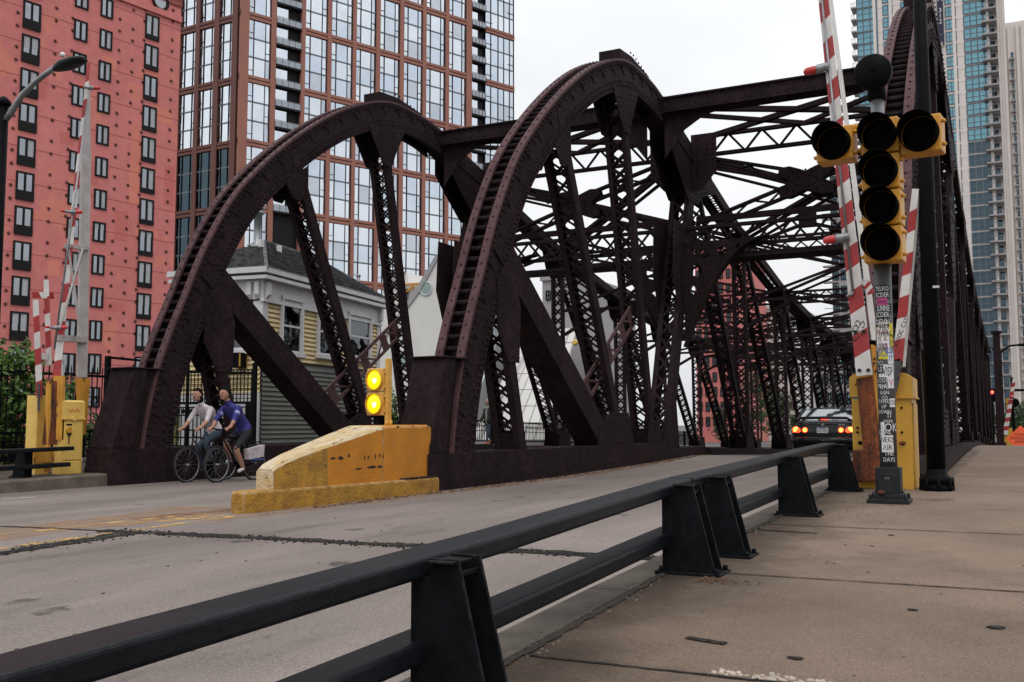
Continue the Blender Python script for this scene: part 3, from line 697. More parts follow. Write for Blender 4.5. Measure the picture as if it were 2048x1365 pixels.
    # gusset plates where members meet
    G = [[(13.75, 3.3), (14.25, 3.8), (14.55, 2.9), (14.5, 2.0), (14.1, 2.0), (13.75, 2.5)],
         [(15.95, 6.0), (16.65, 6.5), (16.68, 6.0), (16.45, 5.7), (16.2, 5.7)],
         [(18.85, 8.0), (20.45, 8.3), (20.0, 7.55), (19.85, 7.2), (19.5, 7.2)],
         [(17.9, .5), (20.0, .5), (19.6, 1.25), (18.6, 1.25), (18.0, .95)],
         [(20.8, .5), (21.8, .5), (21.6, 1.1), (21.0, 1.1)],
         [(22.7, 8.38), (26.3, 7.78), (26.7, 7.35), (25.4, 7.0), (24.95, 6.7), (24.1, 6.7), (23.4, 7.2), (22.7, 7.75)],
         [(22.9, 5.95), (24.7, 5.95), (24.4, 4.6), (23.9, 3.7), (23.2, 3.7), (22.8, 4.6)],
         [(21.9, .45), (23.1, .45), (22.9, 1.5), (22.2, 1.5)]]
    for g_ in G:
        for s in (-1, 1): sub('gusset_plate', lambda bb: gusset(bb, g_, X + s * .240, X + s * .262, faces=(s,)))
    # tilted lattice brace lying flat between the members
    def brace(bb):
        bb.use('steellit')  # lighter steel colour stands for light on the brace
        p0, p1 = V((X, 17.5, 1.35)), V((X, 20.6, 3.4)); d = p1 - p0; nn = V((0, -d.z, d.y)).normalized()
        for s in (-1, 1): bb.bar(p0 + nn * s * .20, p1 + nn * s * .20, .04, .07, nn)
        for k in (0.03, .16, .40, .55, .80, .96): q = p0 + d * k; bb.bar(q - nn * .21, q + nn * .21, .018, .26, d.normalized())
        for k in range(6):
            a, c = p0 + d * (k / 6), p0 + d * ((k + 1) / 6); s = .20 if k % 2 else -.20
            bb.bar(a + nn * s + V((.014, 0, 0)), c - nn * s + V((.014, 0, 0)), .045, .016, (1, 0, 0))
    sub('lattice_brace', brace)
    # leaf panels: posts and diagonals
    for i, (y, z) in enumerate(CHORD[1:], 1):
        py, pz = CHORD[i - 1]; bz = rz(y) + .2
        sub('post', lambda bb: laced(bb, (X, y, z - .4), (X, y + .15, bz), .42, .17, pitch=.3, bw=.04, ch=.06))
        sub('diagonal', lambda bb: laced(bb, (X, py + .15, pz - .5), (X, y - .15, bz), .42, .17, pitch=.32, bw=.04, ch=.06))
        for s in (-1, 1):
            sub('gusset_plate', lambda bb: gusset(bb, [(y - .7, z - .0), (y + .7, z - .1), (y + .55, z - .7), (y + .1, z - 1.0), (y - .3, z - .8)], X + s * .254, X + s * .27, faces=(s,)))
            sub('gusset_plate', lambda bb: gusset(bb, [(y - .6, bz - .1), (y + .5, bz - .1), (y + .3, bz + .5), (y - .4, bz + .5)], X + s * .254, X + s * .27, faces=(s,)))
    # kerb girder at the foot and low kerb along the leaf
    def curb(bb):
        bb.bx((X - .30, 11.68, -.2), (X + .30, 22.0, .60))
        bb.bx((X - .315, 11.67, -.2), (X + .315, 22.0, .30))
        for i in range(62): bb.rivet((X + .315, 12.0 + i * .16, .27), (1, 0, 0), .014, .008)
        bb.ext([(X - .31, 22.0, -.1), (X - .31, 22.0, .46), (X - .31, 25.0, .46), (X - .31, 25.3, .25), (X - .31, 25.3, -.1)], (.62, 0, 0))
        for y0 in range(25, 58, 3):
            bb.ext([(X - .42, y0 + .3, rz(y0 + .3) - .3), (X - .42, y0 + .3, rz(y0 + .3) + .18), (X - .42, y0 + 3.3, rz(y0 + 3.3) + .18), (X - .42, y0 + 3.3, rz(y0 + 3.3) - .3)], (.84, 0, 0))
    sub('kerb_girder', curb, .01)
    return T
TRUSS = build_truss()
for dx in (-XS, XS):
    t2 = dup(TRUSS, BR); t2.location = (dx, 0, 0)

def bpart(name, fn, off=0):
    bb = MB(); bb.use('steel'); fn(bb); o = bb.build(name, parent=BR); return o
def span(x0, x1):
    w = x1 - x0; xm = (x0 + x1) / 2; X0, X1 = x0 - .02, x1 + .02
    def girder(b):
        x0, x1 = X0, X1; b.bx((x0, 22.15, 8.70), (x1, 22.65, 8.74)); b.bx((x0, 22.2, 8.40), (x1, 22.24, 8.70)); b.bx((x0, 22.56, 8.40), (x1, 22.60, 8.70)); b.bx((x0, 22.15, 8.36), (x1, 22.65, 8.40))
        for i in range(int(w / .2)): b.rivet((x0 + .1 + i * .2, 22.2, 8.64), (0, -1, 0), .022); b.rivet((x0 + .1 + i * .2, 22.2, 8.45), (0, -1, 0), .022)
    bpart('portal_girder', girder)
    for s, xf in ((1, x0), (-1, x1)):       # haunch under the girder and stiff node plate beside the hinge post
        def haunch(b, s=s, xf=xf):
            pts = [(xf - s * .04, 8.38), (xf + s * 1.5, 8.38), (xf + s * .9, 8.22), (xf + s * .45, 7.95), (xf + s * .18, 7.6), (xf - s * .04, 7.3)]
            b.ext([(p[0], 22.38, p[1]) for p in pts], (0, .03, 0))
            for i in range(9): b.rivet((xf + s * (.06 + i * .15), 22.38, 8.30), (0, -1, 0), .026, .018)
        bpart('knee_bracket', haunch)
        def nodeplate(b, s=s, xf=xf):
            pts = [(xf - s * .04, 8.45), (xf + s * .62, 8.45), (xf + s * .62, 7.45), (xf + s * .25, 7.05), (xf - s * .04, 6.95)]
            b.ext([(p[0], 24.55, p[1]) for p in pts], (0, .03, 0))
            for i in range(8):
                for q in (.12, .38, .54): b.rivet((xf + s * q, 24.55, 7.4 + i * .13), (0, -1, 0), .026, .018)
        bpart('gusset_plate', nodeplate)
    def top(b):
        for yy in (24.85,): lattice(b, (x0, yy, 7.96), (x1, yy, 7.96), (0, 0, 1), .50, pitch=.42, cw=.16, ct=.08, bw=.06)
        # sloping lattice panels from girder to portal
        for s in (0, 1):
            a, c = (x0, x1) if s else (x1, x0)
            b.bar((a, 22.6, 8.60), (c, 25.0, 8.42), .13, .12); b.bar((a, 22.7, 8.5), (xm, 24.8, 8.45), .10, .10); b.bar((a, 25.0, 8.0), (c, 30.0, 6.8), .12, .10)
    bpart('portal_strut', top)
    def xbr(b):
        zc = 7.0
        for sx in (-1, 1):
            for zt in (7.85, 6.05):
                xa = xm + sx * w / 2
                for dz in (-.13, .13): b.bar((xa, 24.85, zt + dz), (xm + sx * .45, 24.85, zc + (.2 if zt > zc else -.2) + dz), .16, .07, (0, 0, 1))
                n = 6
                for i in range(n):
                    p = V((xa + (xm - xa) * i / n, 24.85, zt + (zc - zt) * i / n)); q = V((xa + (xm - xa) * (i + 1) / n, 24.85, zt + (zc - zt) * (i + 1) / n)); s = .13 if i % 2 else -.13
                    b.bar(p + V((0, 0, s)), q + V((0, 0, -s)), .03, .05)
        pts = []
        for k in range(24):
            t = 2 * pi * k / 24; r = .62 + .22 * abs(cos(2 * t)) ** 1.5 if False else .52 + .20 * cos(4 * (t - pi / 4))
            pts.append((xm + r * 1.25 * cos(t), 24.72, zc + r * .72 * sin(t)))
        b.ext(pts, (0, .03, 0)); b.ext([(p[0], p[1] + .24, p[2]) for p in pts], (0, .03, 0))
        for k in range(20):
            t = 2 * pi * k / 20; b.rivet((xm + .5 * cos(t), 24.72, zc + .26 * sin(t)), (0, -1, 0), .03, .02); b.rivet((xm + .28 * cos(t), 24.72, zc + .13 * sin(t)), (0, -1, 0), .03, .02)
        b.bar((x0, 24.85, 6.28), (x1, 24.85, 6.28), .14, .14); b.bx((xm - .2, 24.75, 5.85), (xm + .2, 24.95, 6.22))
        for s in (-1, 1): b.bar((xm + s * .2, 24.85, 5.9), (xm + s * w * .3, 24.85, 5.45), .08, .08)
    bpart('sway_brace', xbr)
    def low(b):
        for yy in (23.9,): lattice(b, (x0, yy, 5.38), (x1, yy, 5.38), (0, 0, 1), .50, pitch=.40, cw=.14, ct=.08, bw=.055, double=(yy < 24))
        b.bx((x0, 23.75, 5.05), (x1, 24.6, 5.11))
    bpart('portal_strut', low)
    # perforated knee brackets (cells dropped where the round holes are)
    for s, xf in ((1, x0), (-1, x1)):
        def knee(b, s=s, xf=xf):
            c = .035; holes = ((.32, 4.78, .15), (.52, 5.14, .10), (.95, 5.2, .12), (.22, 4.3, .09), (1.35, 5.3, .07), (.24, 5.25, .07))
            nx_, nz_ = int(2.1 / c), int(2.9 / c); occ = set()
            for i in range(nx_):
                for k in range(nz_):
                    u, z = (i + .5) * c, 2.62 + (k + .5) * c
                    lim = 5.5 - 2.6 * max(0, 1 - (u / 2.1)) ** 2.1
                    if z < lim - .0: continue
                    if any((u - hu) ** 2 + (z - hzz) ** 2 < hr * hr for hu, hzz, hr in holes): continue
                    occ.add((i, k))
            for (i, k) in occ:
                xa, xb = xf + s * i * c, xf + s * (i + 1) * c; za, zb = 2.62 + k * c, 2.62 + (k + 1) * c
                for y in (23.66, 23.70): b.quad((xa, y, za), (xb, y, za), (xb, y, zb), (xa, y, zb))
                if (i, k - 1) not in occ: b.quad((xa, 23.66, za), (xb, 23.66, za), (xb, 23.70, za), (xa, 23.70, za))
                if (i + 1, k) not in occ: b.quad((xb, 23.66, za), (xb, 23.66, zb), (xb, 23.70, zb), (xb, 23.70, za))
            pv = None
            for i in range(25):
                u = 2.1 * i / 24; z = 5.5 - 2.6 * max(0, 1 - u / 2.1) ** 2.1; p = V((xf + s * u, 23.7, z))
                if pv: b.bar(pv, p, .30, .035, (0, 0, 1) if u > .6 else (s, 0, 0))
                pv = p
            for i in range(16): b.rivet((xf + s * (.08 + i * .12), 23.66, 5.46), (0, -1, 0), .026, .016)
            for i in range(14): b.rivet((xf + s * .07, 23.66, 3.1 + i * .17), (0, -1, 0), .026, .016)
        bpart('knee_bracket', knee)
    # leaf: struts and braces
    for i, (y, z) in enumerate(CHORD[1:], 1):
        py, pz = CHORD[i - 1]
        def st(b, y=y, z=z):
            zl = z - .95 if z > 5.6 else z - .62
            zl = z - .62; lattice(b, (x0, y, zl), (x1, y, zl), (0, 0, 1), .40, pitch=.45, cw=.13, ct=.07, bw=.045, double=True)
        bpart('portal_strut', st)
        def lat(b, y=y, z=z, py=py, pz=pz):
            for s in (0, 1):
                a, c = (x0, x1) if s else (x1, x0)
                b.bar((a, py, pz - .2), (c, y, z - .2), .11, .07); b.bar((a, py, pz - .42), (c, y, z - .42), .10, .05)
            b.box((xm, (y + py) / 2, (z + pz) / 2 - .25), (.6, .7, .03))
        bpart('lateral_brace', lat)
        def sw(b, y=y, z=z):
            zl = max(z - 2.1, 4.2 + rz(y)) if z > 5.4 else z - 1.0
            for s in (0, 1):
                a, c = (x0, x1) if s else (x1, x0)
                b.bar((a, y, z - .3), (c, y, zl), .075, .075)
            for s in (-1, 1): b.bar((xm + s * w / 2, y, zl - .8), (xm + s * w * .22, y, zl + .05), .10, .10)
            b.bar((x0, y, zl), (x1, y, zl), .08, .09)
        bpart('sway_brace', sw)
for k in (0, 1): span(XC - XS + k * XS + .26, XC + k * XS - .26)
# outriggers on the pavement side of the right truss, and its fascia
def fascia(b):
    x = XC + XS + .26
    b.bx((x, 12.0, .2), (x + .30, 25, .30)); 
    for y0 in range(12, 25): b.ext([(x, y0, wz(y0) - .3), (x + .30, y0, wz(y0) - .3), (x + .30, y0, wz(y0) + .07), (x, y0, wz(y0) + .07)], (0, 1.0, wz(y0 + 1) - wz(y0)))
    for y0 in range(25, 58, 3): b.ext([(x, y0, wz(y0) - .3), (x + .24, y0, wz(y0) - .3), (x + .24, y0, wz(y0) + .12), (x, y0, wz(y0) + .12)], (0, 3.0, wz(y0 + 3) - wz(y0)))
bpart('pavement_fascia', fascia)

# ------------------------------------------------------------------ red brick building (left)
hd = lambda deg: V((sin(radians(deg)), cos(radians(deg)), 0))
UP = V((0, 0, 1))
def red_building():
    d = hd(9.7); n = V((d.y, -d.x, 0)); P = EYE + ray(302, 850) * 86
    S = lambda px, py: (hp(px, py, P, n) - P).dot(d)
    Z = lambda px, py: hp(px, py, P, n).z
    at = lambda s, z, o=0: P + d * s + n * o + UP * (z - P.z)
    s1 = S(357, 200); s0 = S(-330, 200); top = Z(300, -150)
    T = thing('brick_building', (P.x, P.y, -1.1), 'tall red painted brick building with dark windows and wall anchors', 'building')
    b = MB(); b.use('brick')
    A, B_ = at(s0, -1.1), at(s1, -1.1)
    b.ext([A, B_, B_ - n * 30, A - n * 30], UP * (top + 1.1))
    # string course, band and low relief above it
    zc = Z(300, 24)
    b.ext([at(S(215, 0), zc, 0), at(s1, zc, 0), at(s1, zc, .22), at(S(215, 0), zc, .22)], UP * .55)
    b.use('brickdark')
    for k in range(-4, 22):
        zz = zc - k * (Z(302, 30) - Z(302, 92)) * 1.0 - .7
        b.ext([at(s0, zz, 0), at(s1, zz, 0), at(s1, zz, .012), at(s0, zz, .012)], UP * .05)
    b.use('brickdark')
    for q in range(14):
        ss = S(240, 10) + (s1 - S(240, 10)) * q / 14; w = (s1 - S(240, 10)) / 14
        pv = None
        for k in range(9):
            t = k / 8; p = at(ss + w * t, zc + 2.2 + .8 * sin(t * 6.28), .03); p2 = at(ss + w * t, zc + 2.2 - .8 * sin(t * 6.28), .03)
            if pv: b.bar(pv[0], p, .10, .16, n); b.bar(pv[1], p2, .10, .16, n)
            pv = (p, p2)
    b.use('winframe')
    cols = [(43, 79, 90, 4, 626, 9, .66, 56, True), (145, 172, 130, 41, 708, 10, 1, 41, False), (197, 222, 130, 60, 709, 10, 1, 39, False), (288, 316, 120, 30, 652, 10, .82, 50, True)]
    # star shaped wall anchors
    dz = (Z(302, 30) - Z(302, 652)) / 10
    for (sx, yr) in ((24, 70), (102, 60), (136, 80), (231, 80), (258, 100), (281, 60), (338, 60)):
        sp_ = S(sx, 300)
        for k in range(-3, 14):
            for o in (.30, .68):
                zz = Z(sx, yr) - (k + o) * dz
                if zz < 1.5: continue
                for a in (.4, 1.45, 2.5):
                    e = d * cos(a) * .17 + UP * sin(a) * .17; c = at(sp_, zz, .03); b.bar(c - e, c + e, .03, .035, n)
    for (px, py, w, h, key) in ((205, 110, 28, 34, 'brickpatch'), (278, 130, 40, 26, 'brickpatch'), (300, 208, 46, 30, 'brickpatch'), (75, 150, 20, 46, 'brickpatch2'), (120, 262, 30, 24, 'brickpatch2'), (262, 250, 20, 160, 'brickpatch'), (180, 330, 18, 40, 'brickpatch2'), (270, 455, 46, 16, 'brickpatch'), (60, 420, 40, 22, 'brickpatch'), (230, 420, 26, 60, 'brickpatch2'), (95, 520, 26, 30, 'brickpatch'), (330, 330, 20, 80, 'brickpatch2'), (190, 600, 60, 20, 'brickpatch2'), (20, 560, 40, 14, 'brickpatch')):
        b.use(key); s_a, s_b, z_a, z_b = S(px, py), S(px + w, py), Z(px, py + h), Z(px, py)
        b.ext([at(s_a, z_a, 0), at(s_b, z_a, 0), at(s_b, z_a, .006), at(s_a, z_a, .006)], UP * (z_b - z_a))
    b.build('wall', parent=T)
    def window(s_a, s_b, zt, h, fr, panel):
        w = s_b - s_a
        b = MB(); b.use('winframe'); f = .14
        for (sa, sb, za, zb) in ((0, w, -f, 0), (0, w, -h, -h + f), (0, f, -h + f, -f), (w - f, w, -h + f, -f), (w * .5 - f / 2, w * .5 + f / 2, -h + f, -f)):
            b.ext([at(s_a + sa, zt + za, .0), at(s_a + sb, zt + za, .0), at(s_a + sb, zt + za, .10), at(s_a + sa, zt + za, .10)], UP * (zb - za))
        if panel:
            hb = h * (1 - fr)
            b.ext([at(s_a, zt - h, .10), at(s_b, zt - h, .10), at(s_b, zt - h, .14), at(s_a, zt - h, .14)], UP * hb)
        o = b.build('window', parent=T)
        b = MB(); b.use('winglass'); b.poly([at(s_a + f, zt - h + f, .03), at(s_a + w / 2, zt - h + f, .03), at(s_a + w / 2, zt - f, .03), at(s_a + f, zt - f, .03)])
        k = random.random()
        b.use('curtain' if k < .5 else 'winglass'); b.poly([at(s_a + w / 2, zt - h + f, .03), at(s_b - f, zt - h + f, .03), at(s_b - f, zt - f, .03), at(s_a + w / 2, zt - f, .03)])
        if .3 < k < .75 and random.random() < .6:
            b.use('curtain'); hb = (h - 2 * f) * random.uniform(.18, .5); b.poly([at(s_a + f, zt - f - hb, .037), at(s_b - f, zt - f - hb, .037), at(s_b - f, zt - f, .037), at(s_a + f, zt - f, .037)])
        b.build('pane', parent=o)
    for (xa, xb, yref, y0, y1, nr, fr, hpx, pan) in cols:
        xm = (xa + xb) / 2; za, zb = Z(xm, y0), Z(xm, y1); st = (za - zb) / nr
        hgt = Z(xm, yref) - Z(xm, yref + hpx); sa, sb = S(xa, yref), S(xb, yref)
        for k in range(-2, nr + 4):
            zt = za - k * st
            if zt - hgt < 0.3 or zt > zc + .02 and xb > 240: continue
            window(sa, sb, zt, hgt, fr, pan)
    # another pair of columns left of the frame and the round window high up
    for k in range(0, 11): window(S(-60, 200), S(-25, 200), Z(-40, 20) - k * dz, 2.0, 1, False)
    b = MB(); b.use('winframe'); c = at(S(320, 4), Z(320, 4), .06); b.lathe([(.85, 0), (.85, .1), (.62, .1), (.62, 0)], c, n, 20); b.use('winglass'); b.lathe([(0, .02), (.64, .02)], c, n, 20, caps=False)
    b.build('round_window', parent=T)
red_building()

# ------------------------------------------------------------------ glass and terracotta tower
def glass_tower():
    Cn = EYE + ray(475, 850) * 128; Cn.z = 0
    dR, dL = hd(23.2), hd(-87.8); nR = V((dR.y, -dR.x, 0)); nL = V((-.0384, -.9993, 0))
    T = thing('glass_tower', (Cn.x, Cn.y, -1.1), 'glass apartment tower framed by terracotta piers and bands', 'building')
    SR = lambda px, py=300: (hp(px, py, Cn, nR) - Cn).dot(dR)
    SL = lambda px, py=150: (hp(px, py, Cn, nL) - Cn).dot(dL)
    zb0, zb2 = hp(475, 24, Cn, nR).z, hp(475, 281, Cn, nR).z
    P3 = (zb0 - zb2) / 2; top = zb0 + 3 * P3
    LR, LL = SR(1028), SL(300)
    aR = lambda s, z, o=0: Cn + dR * s + nR * o + UP * z
    aL = lambda s, z, o=0: Cn + dL * s + nL * o + UP * z
    b = MB(); b.use('mullion')
    off = -(nR + nL).normalized() * .5
    c0, c1, c2 = Cn - nR * .35 - nL * .35, Cn + dR * LR - nR * .35, Cn + dL * LL - nL * .35
    b.ext([c0 + UP * -1.1, c1 + UP * -1.1, c1 - nR * 28 + UP * -1.1, c2 - nL * 28 + UP * -1.1, c2 + UP * -1.1], UP * (top + 1.1)); b.build('core', parent=T)
    rows = [zb0 + P3 * k for k in range(-6, 5)]
    piersR = [(475, 492), (537, 547), (598, 606), (651, 659), (702, 709), (749, 757), (797, 805), (843, 850), (889, 896), (931, 942)]
    bh = .95
    b = MB(); b.use('terracotta')
    for (xa, xb) in piersR:
        sa, sb = SR(xa), SR(xb); b.ext([aR(sa, -1.1, -.3), aR(sb, -1.1, -.3), aR(sb, -1.1, .22), aR(sa, -1.1, .22)], UP * (top + 1.1))
    for z in rows:
        for (sa, sb) in ((SR(475), SR(547.5)), (SR(598), SR(942)), (SR(970), LR)):
            for q in (-1, 1): b.ext([aR(sa, z + q * .27 - .19, -.3), aR(sb, z + q * .27 - .19, -.3), aR(sb, z + q * .27 - .19, .15), aR(sa, z + q * .27 - .19, .15)], UP * .40)
    b.use('mullion')
    for z in rows:
        for (sa, sb) in ((SR(475), SR(547.5)), (SR(598), SR(942)), (SR(970), LR)):
            b.ext([aR(sa, z - .08, -.3), aR(sb, z - .08, -.3), aR(sb, z - .08, .08), aR(sa, z - .08, .08)], UP * .16)
    b.build('terracotta_frame', parent=T)
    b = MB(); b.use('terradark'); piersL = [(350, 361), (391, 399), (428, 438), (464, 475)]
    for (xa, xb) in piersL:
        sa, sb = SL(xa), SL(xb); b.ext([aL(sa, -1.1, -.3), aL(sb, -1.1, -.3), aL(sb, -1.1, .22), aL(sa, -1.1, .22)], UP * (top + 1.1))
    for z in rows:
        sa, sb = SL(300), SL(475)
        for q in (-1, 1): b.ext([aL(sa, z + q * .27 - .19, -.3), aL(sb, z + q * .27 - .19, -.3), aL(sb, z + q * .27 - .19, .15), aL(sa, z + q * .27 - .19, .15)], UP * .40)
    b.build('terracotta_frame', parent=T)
    def bay(at, sa, sb, z, gl, wide=False):
        w = sb - sa; z0, z1 = z + .47, z + P3 - .47; h = z1 - z0; fl = h / 3
        fr = MB(); fr.use('mullion')
        fx = ((.25, .030, 1), (.78, .010, 0)) if not wide else ((.2, .022, 1), (.45, .022, 1), (.65, .010, 0), (.85, .010, 0))
        for (t, ww, deep) in fx:
            fr.ext([at(sa + w * t - ww, z0, -.15), at(sa + w * t + ww, z0, -.15), at(sa + w * t + ww, z0, .03), at(sa + w * t - ww, z0, .03)], UP * h)
        for e in (sa + .02, sb - .02): fr.ext([at(e - .02, z0, -.15), at(e + .02, z0, -.15), at(e + .02, z0, .04), at(e - .02, z0, .04)], UP * h)
        fr.use('greypanel')
        for k in (1, 2): fr.ext([at(sa, z0 + fl * k - .11, -.15), at(sb, z0 + fl * k - .11, -.15), at(sb, z0 + fl * k - .11, -.06), at(sa, z0 + fl * k - .11, -.06)], UP * .22)
        fr.use('mullion')
        for k in range(3):
            e0, e1 = (sa, sa + w * .25) if k % 2 == 0 else (sa + w * .78, sb)
            zz = z0 + fl * k + fl * (.30 if k % 2 == 0 else .35); fr.ext([at(e0, zz, -.15), at(e1, zz, -.15), at(e1, zz, .025), at(e0, zz, .025)], UP * .02)
        o = fr.build('window', parent=T)
        g = MB(); g.use(gl)
        cuts = [0] + [f[0] for f in fx] + [1]
        for k in range(3):
            for i in range(len(cuts) - 1):
                a_, c_ = sa + w * cuts[i], sa + w * cuts[i + 1]; j = random.uniform(-.012, .012), random.uniform(-.012, .012)
                q_ = random.random(); g.use(gl if q_ < .5 or gl != 'towerglass' else ('towerglassb' if q_ < .85 else 'towerglassc'))
                g.poly([at(a_, z0 + fl * k, -.1 + j[0]), at(c_, z0 + fl * k, -.1 - j[0]), at(c_, z0 + fl * (k + 1), -.1 + j[1]), at(a_, z0 + fl * (k + 1), -.1 - j[1])])
        g.build('pane', parent=o)
    gapsR = [(492, 537), (606, 651), (659, 702), (709, 749), (757, 797), (805, 843), (850, 889), (896, 931)]
    for z in rows[:-1]:
        if z < -2 or z > zb0 + P3 * 2.5: continue
        for (xa, xb) in gapsR:
            if z > zb0 + P3 * .5 and xa < 790: continue
            bay(aR, SR(xa), SR(xb), z, 'towerglass')
        bay(aR, SR(970), LR, z, 'towerglass', True)
        if z > zb0 + P3 * .5: continue
        for (xa, xb) in ((361, 391), (399, 428), (438, 464)): bay(aL, SL(xa), SL(xb), z, 'towerglass2' if z > zb2 - .5 * P3 - P3 * (xa < 380) * 0 else 'darkblueglass')  # lower rows get darker glass, a dark reflection painted in
    # recessed balconies
    fl = P3 / 3
    for (xa, xb) in ((547.5, 597.5), (942.5, 969.5)):
        sa, sb = SR(xa), SR(xb); w = sb - sa
        for k in range(-3, 16 if xa < 900 else 20):
            z = zb2 + fl * k - .3
            if z < 0 or z > zb0 + (4 if xa < 900 else 16): continue
            b = MB(); b.use('mullion'); b.ext([aR(sa, z, -.3), aR(sb, z, -.3), aR(sb, z, .35), aR(sa, z, .35)], UP * .28)
            b.use('greypanel'); b.ext([aR(sa, z + 1.15, .26), aR(sb, z + 1.15, .26), aR(sb, z + 1.15, .30), aR(sa, z + 1.15, .30)], UP * .06)
            for q in range(5): b.bar(aR(sa + w * q / 4, z + .28, .28), aR(sa + w * q / 4, z + 1.18, .28), .04, .04)
            o = b.build('balcony', parent=T)
            b = MB(); b.use('winglass'); b.poly([aR(sa, z + .28, .25), aR(sb, z + .28, .25), aR(sb, z + 1.1, .25), aR(sa, z + 1.1, .25)]); b.build('balustrade', parent=o)
            b = MB(); b.use('towerglass'); b.poly([aR(sa + w * .05, z + 1.15, -.2), aR(sa + w * .5, z + 1.15, -.2), aR(sa + w * .5, z + fl - .15, -.2), aR(sa + w * .05, z + fl - .15, -.2)]); b.build('pane', parent=o)
glass_tower()

# ------------------------------------------------------------------ beige balcony tower (right)
def window_mesh(name, parent, at, sa, sb, z0, z1, gl, mull, fx, hz_=(), fr='bluemull'):
    w = sb - sa; b = MB(); b.use(mull); t = (.07 if w > 2 else .05) * (1.6 if gl == 'blueglass' else 1)
    for f in fx: b.ext([at(sa + w * f - t, z0, 0), at(sa + w * f + t, z0, 0), at(sa + w * f + t, z0, .10), at(sa + w * f - t, z0, .10)], UP * (z1 - z0))
    for f in (0, 1):
        zz = z0 + (z1 - z0) * f; b.ext([at(sa, zz - t, 0), at(sb, zz - t, 0), at(sb, zz - t, .11), at(sa, zz - t, .11)], UP * 2 * t)
    for f in hz_:
        zz = z0 + (z1 - z0) * f; b.ext([at(sa, zz - t * .6, 0), at(sb, zz - t * .6, 0), at(sb, zz - t * .6, .09), at(sa, zz - t * .6, .09)], UP * 1.2 * t)
    o = b.build(name, parent=parent)
    g = MB(); g.use(gl); g.poly([at(sa, z0, .05), at(sb, z0, .05), at(sb, z1, .05), at(sa, z1, .05)]); g.build('pane', parent=o)
    return o
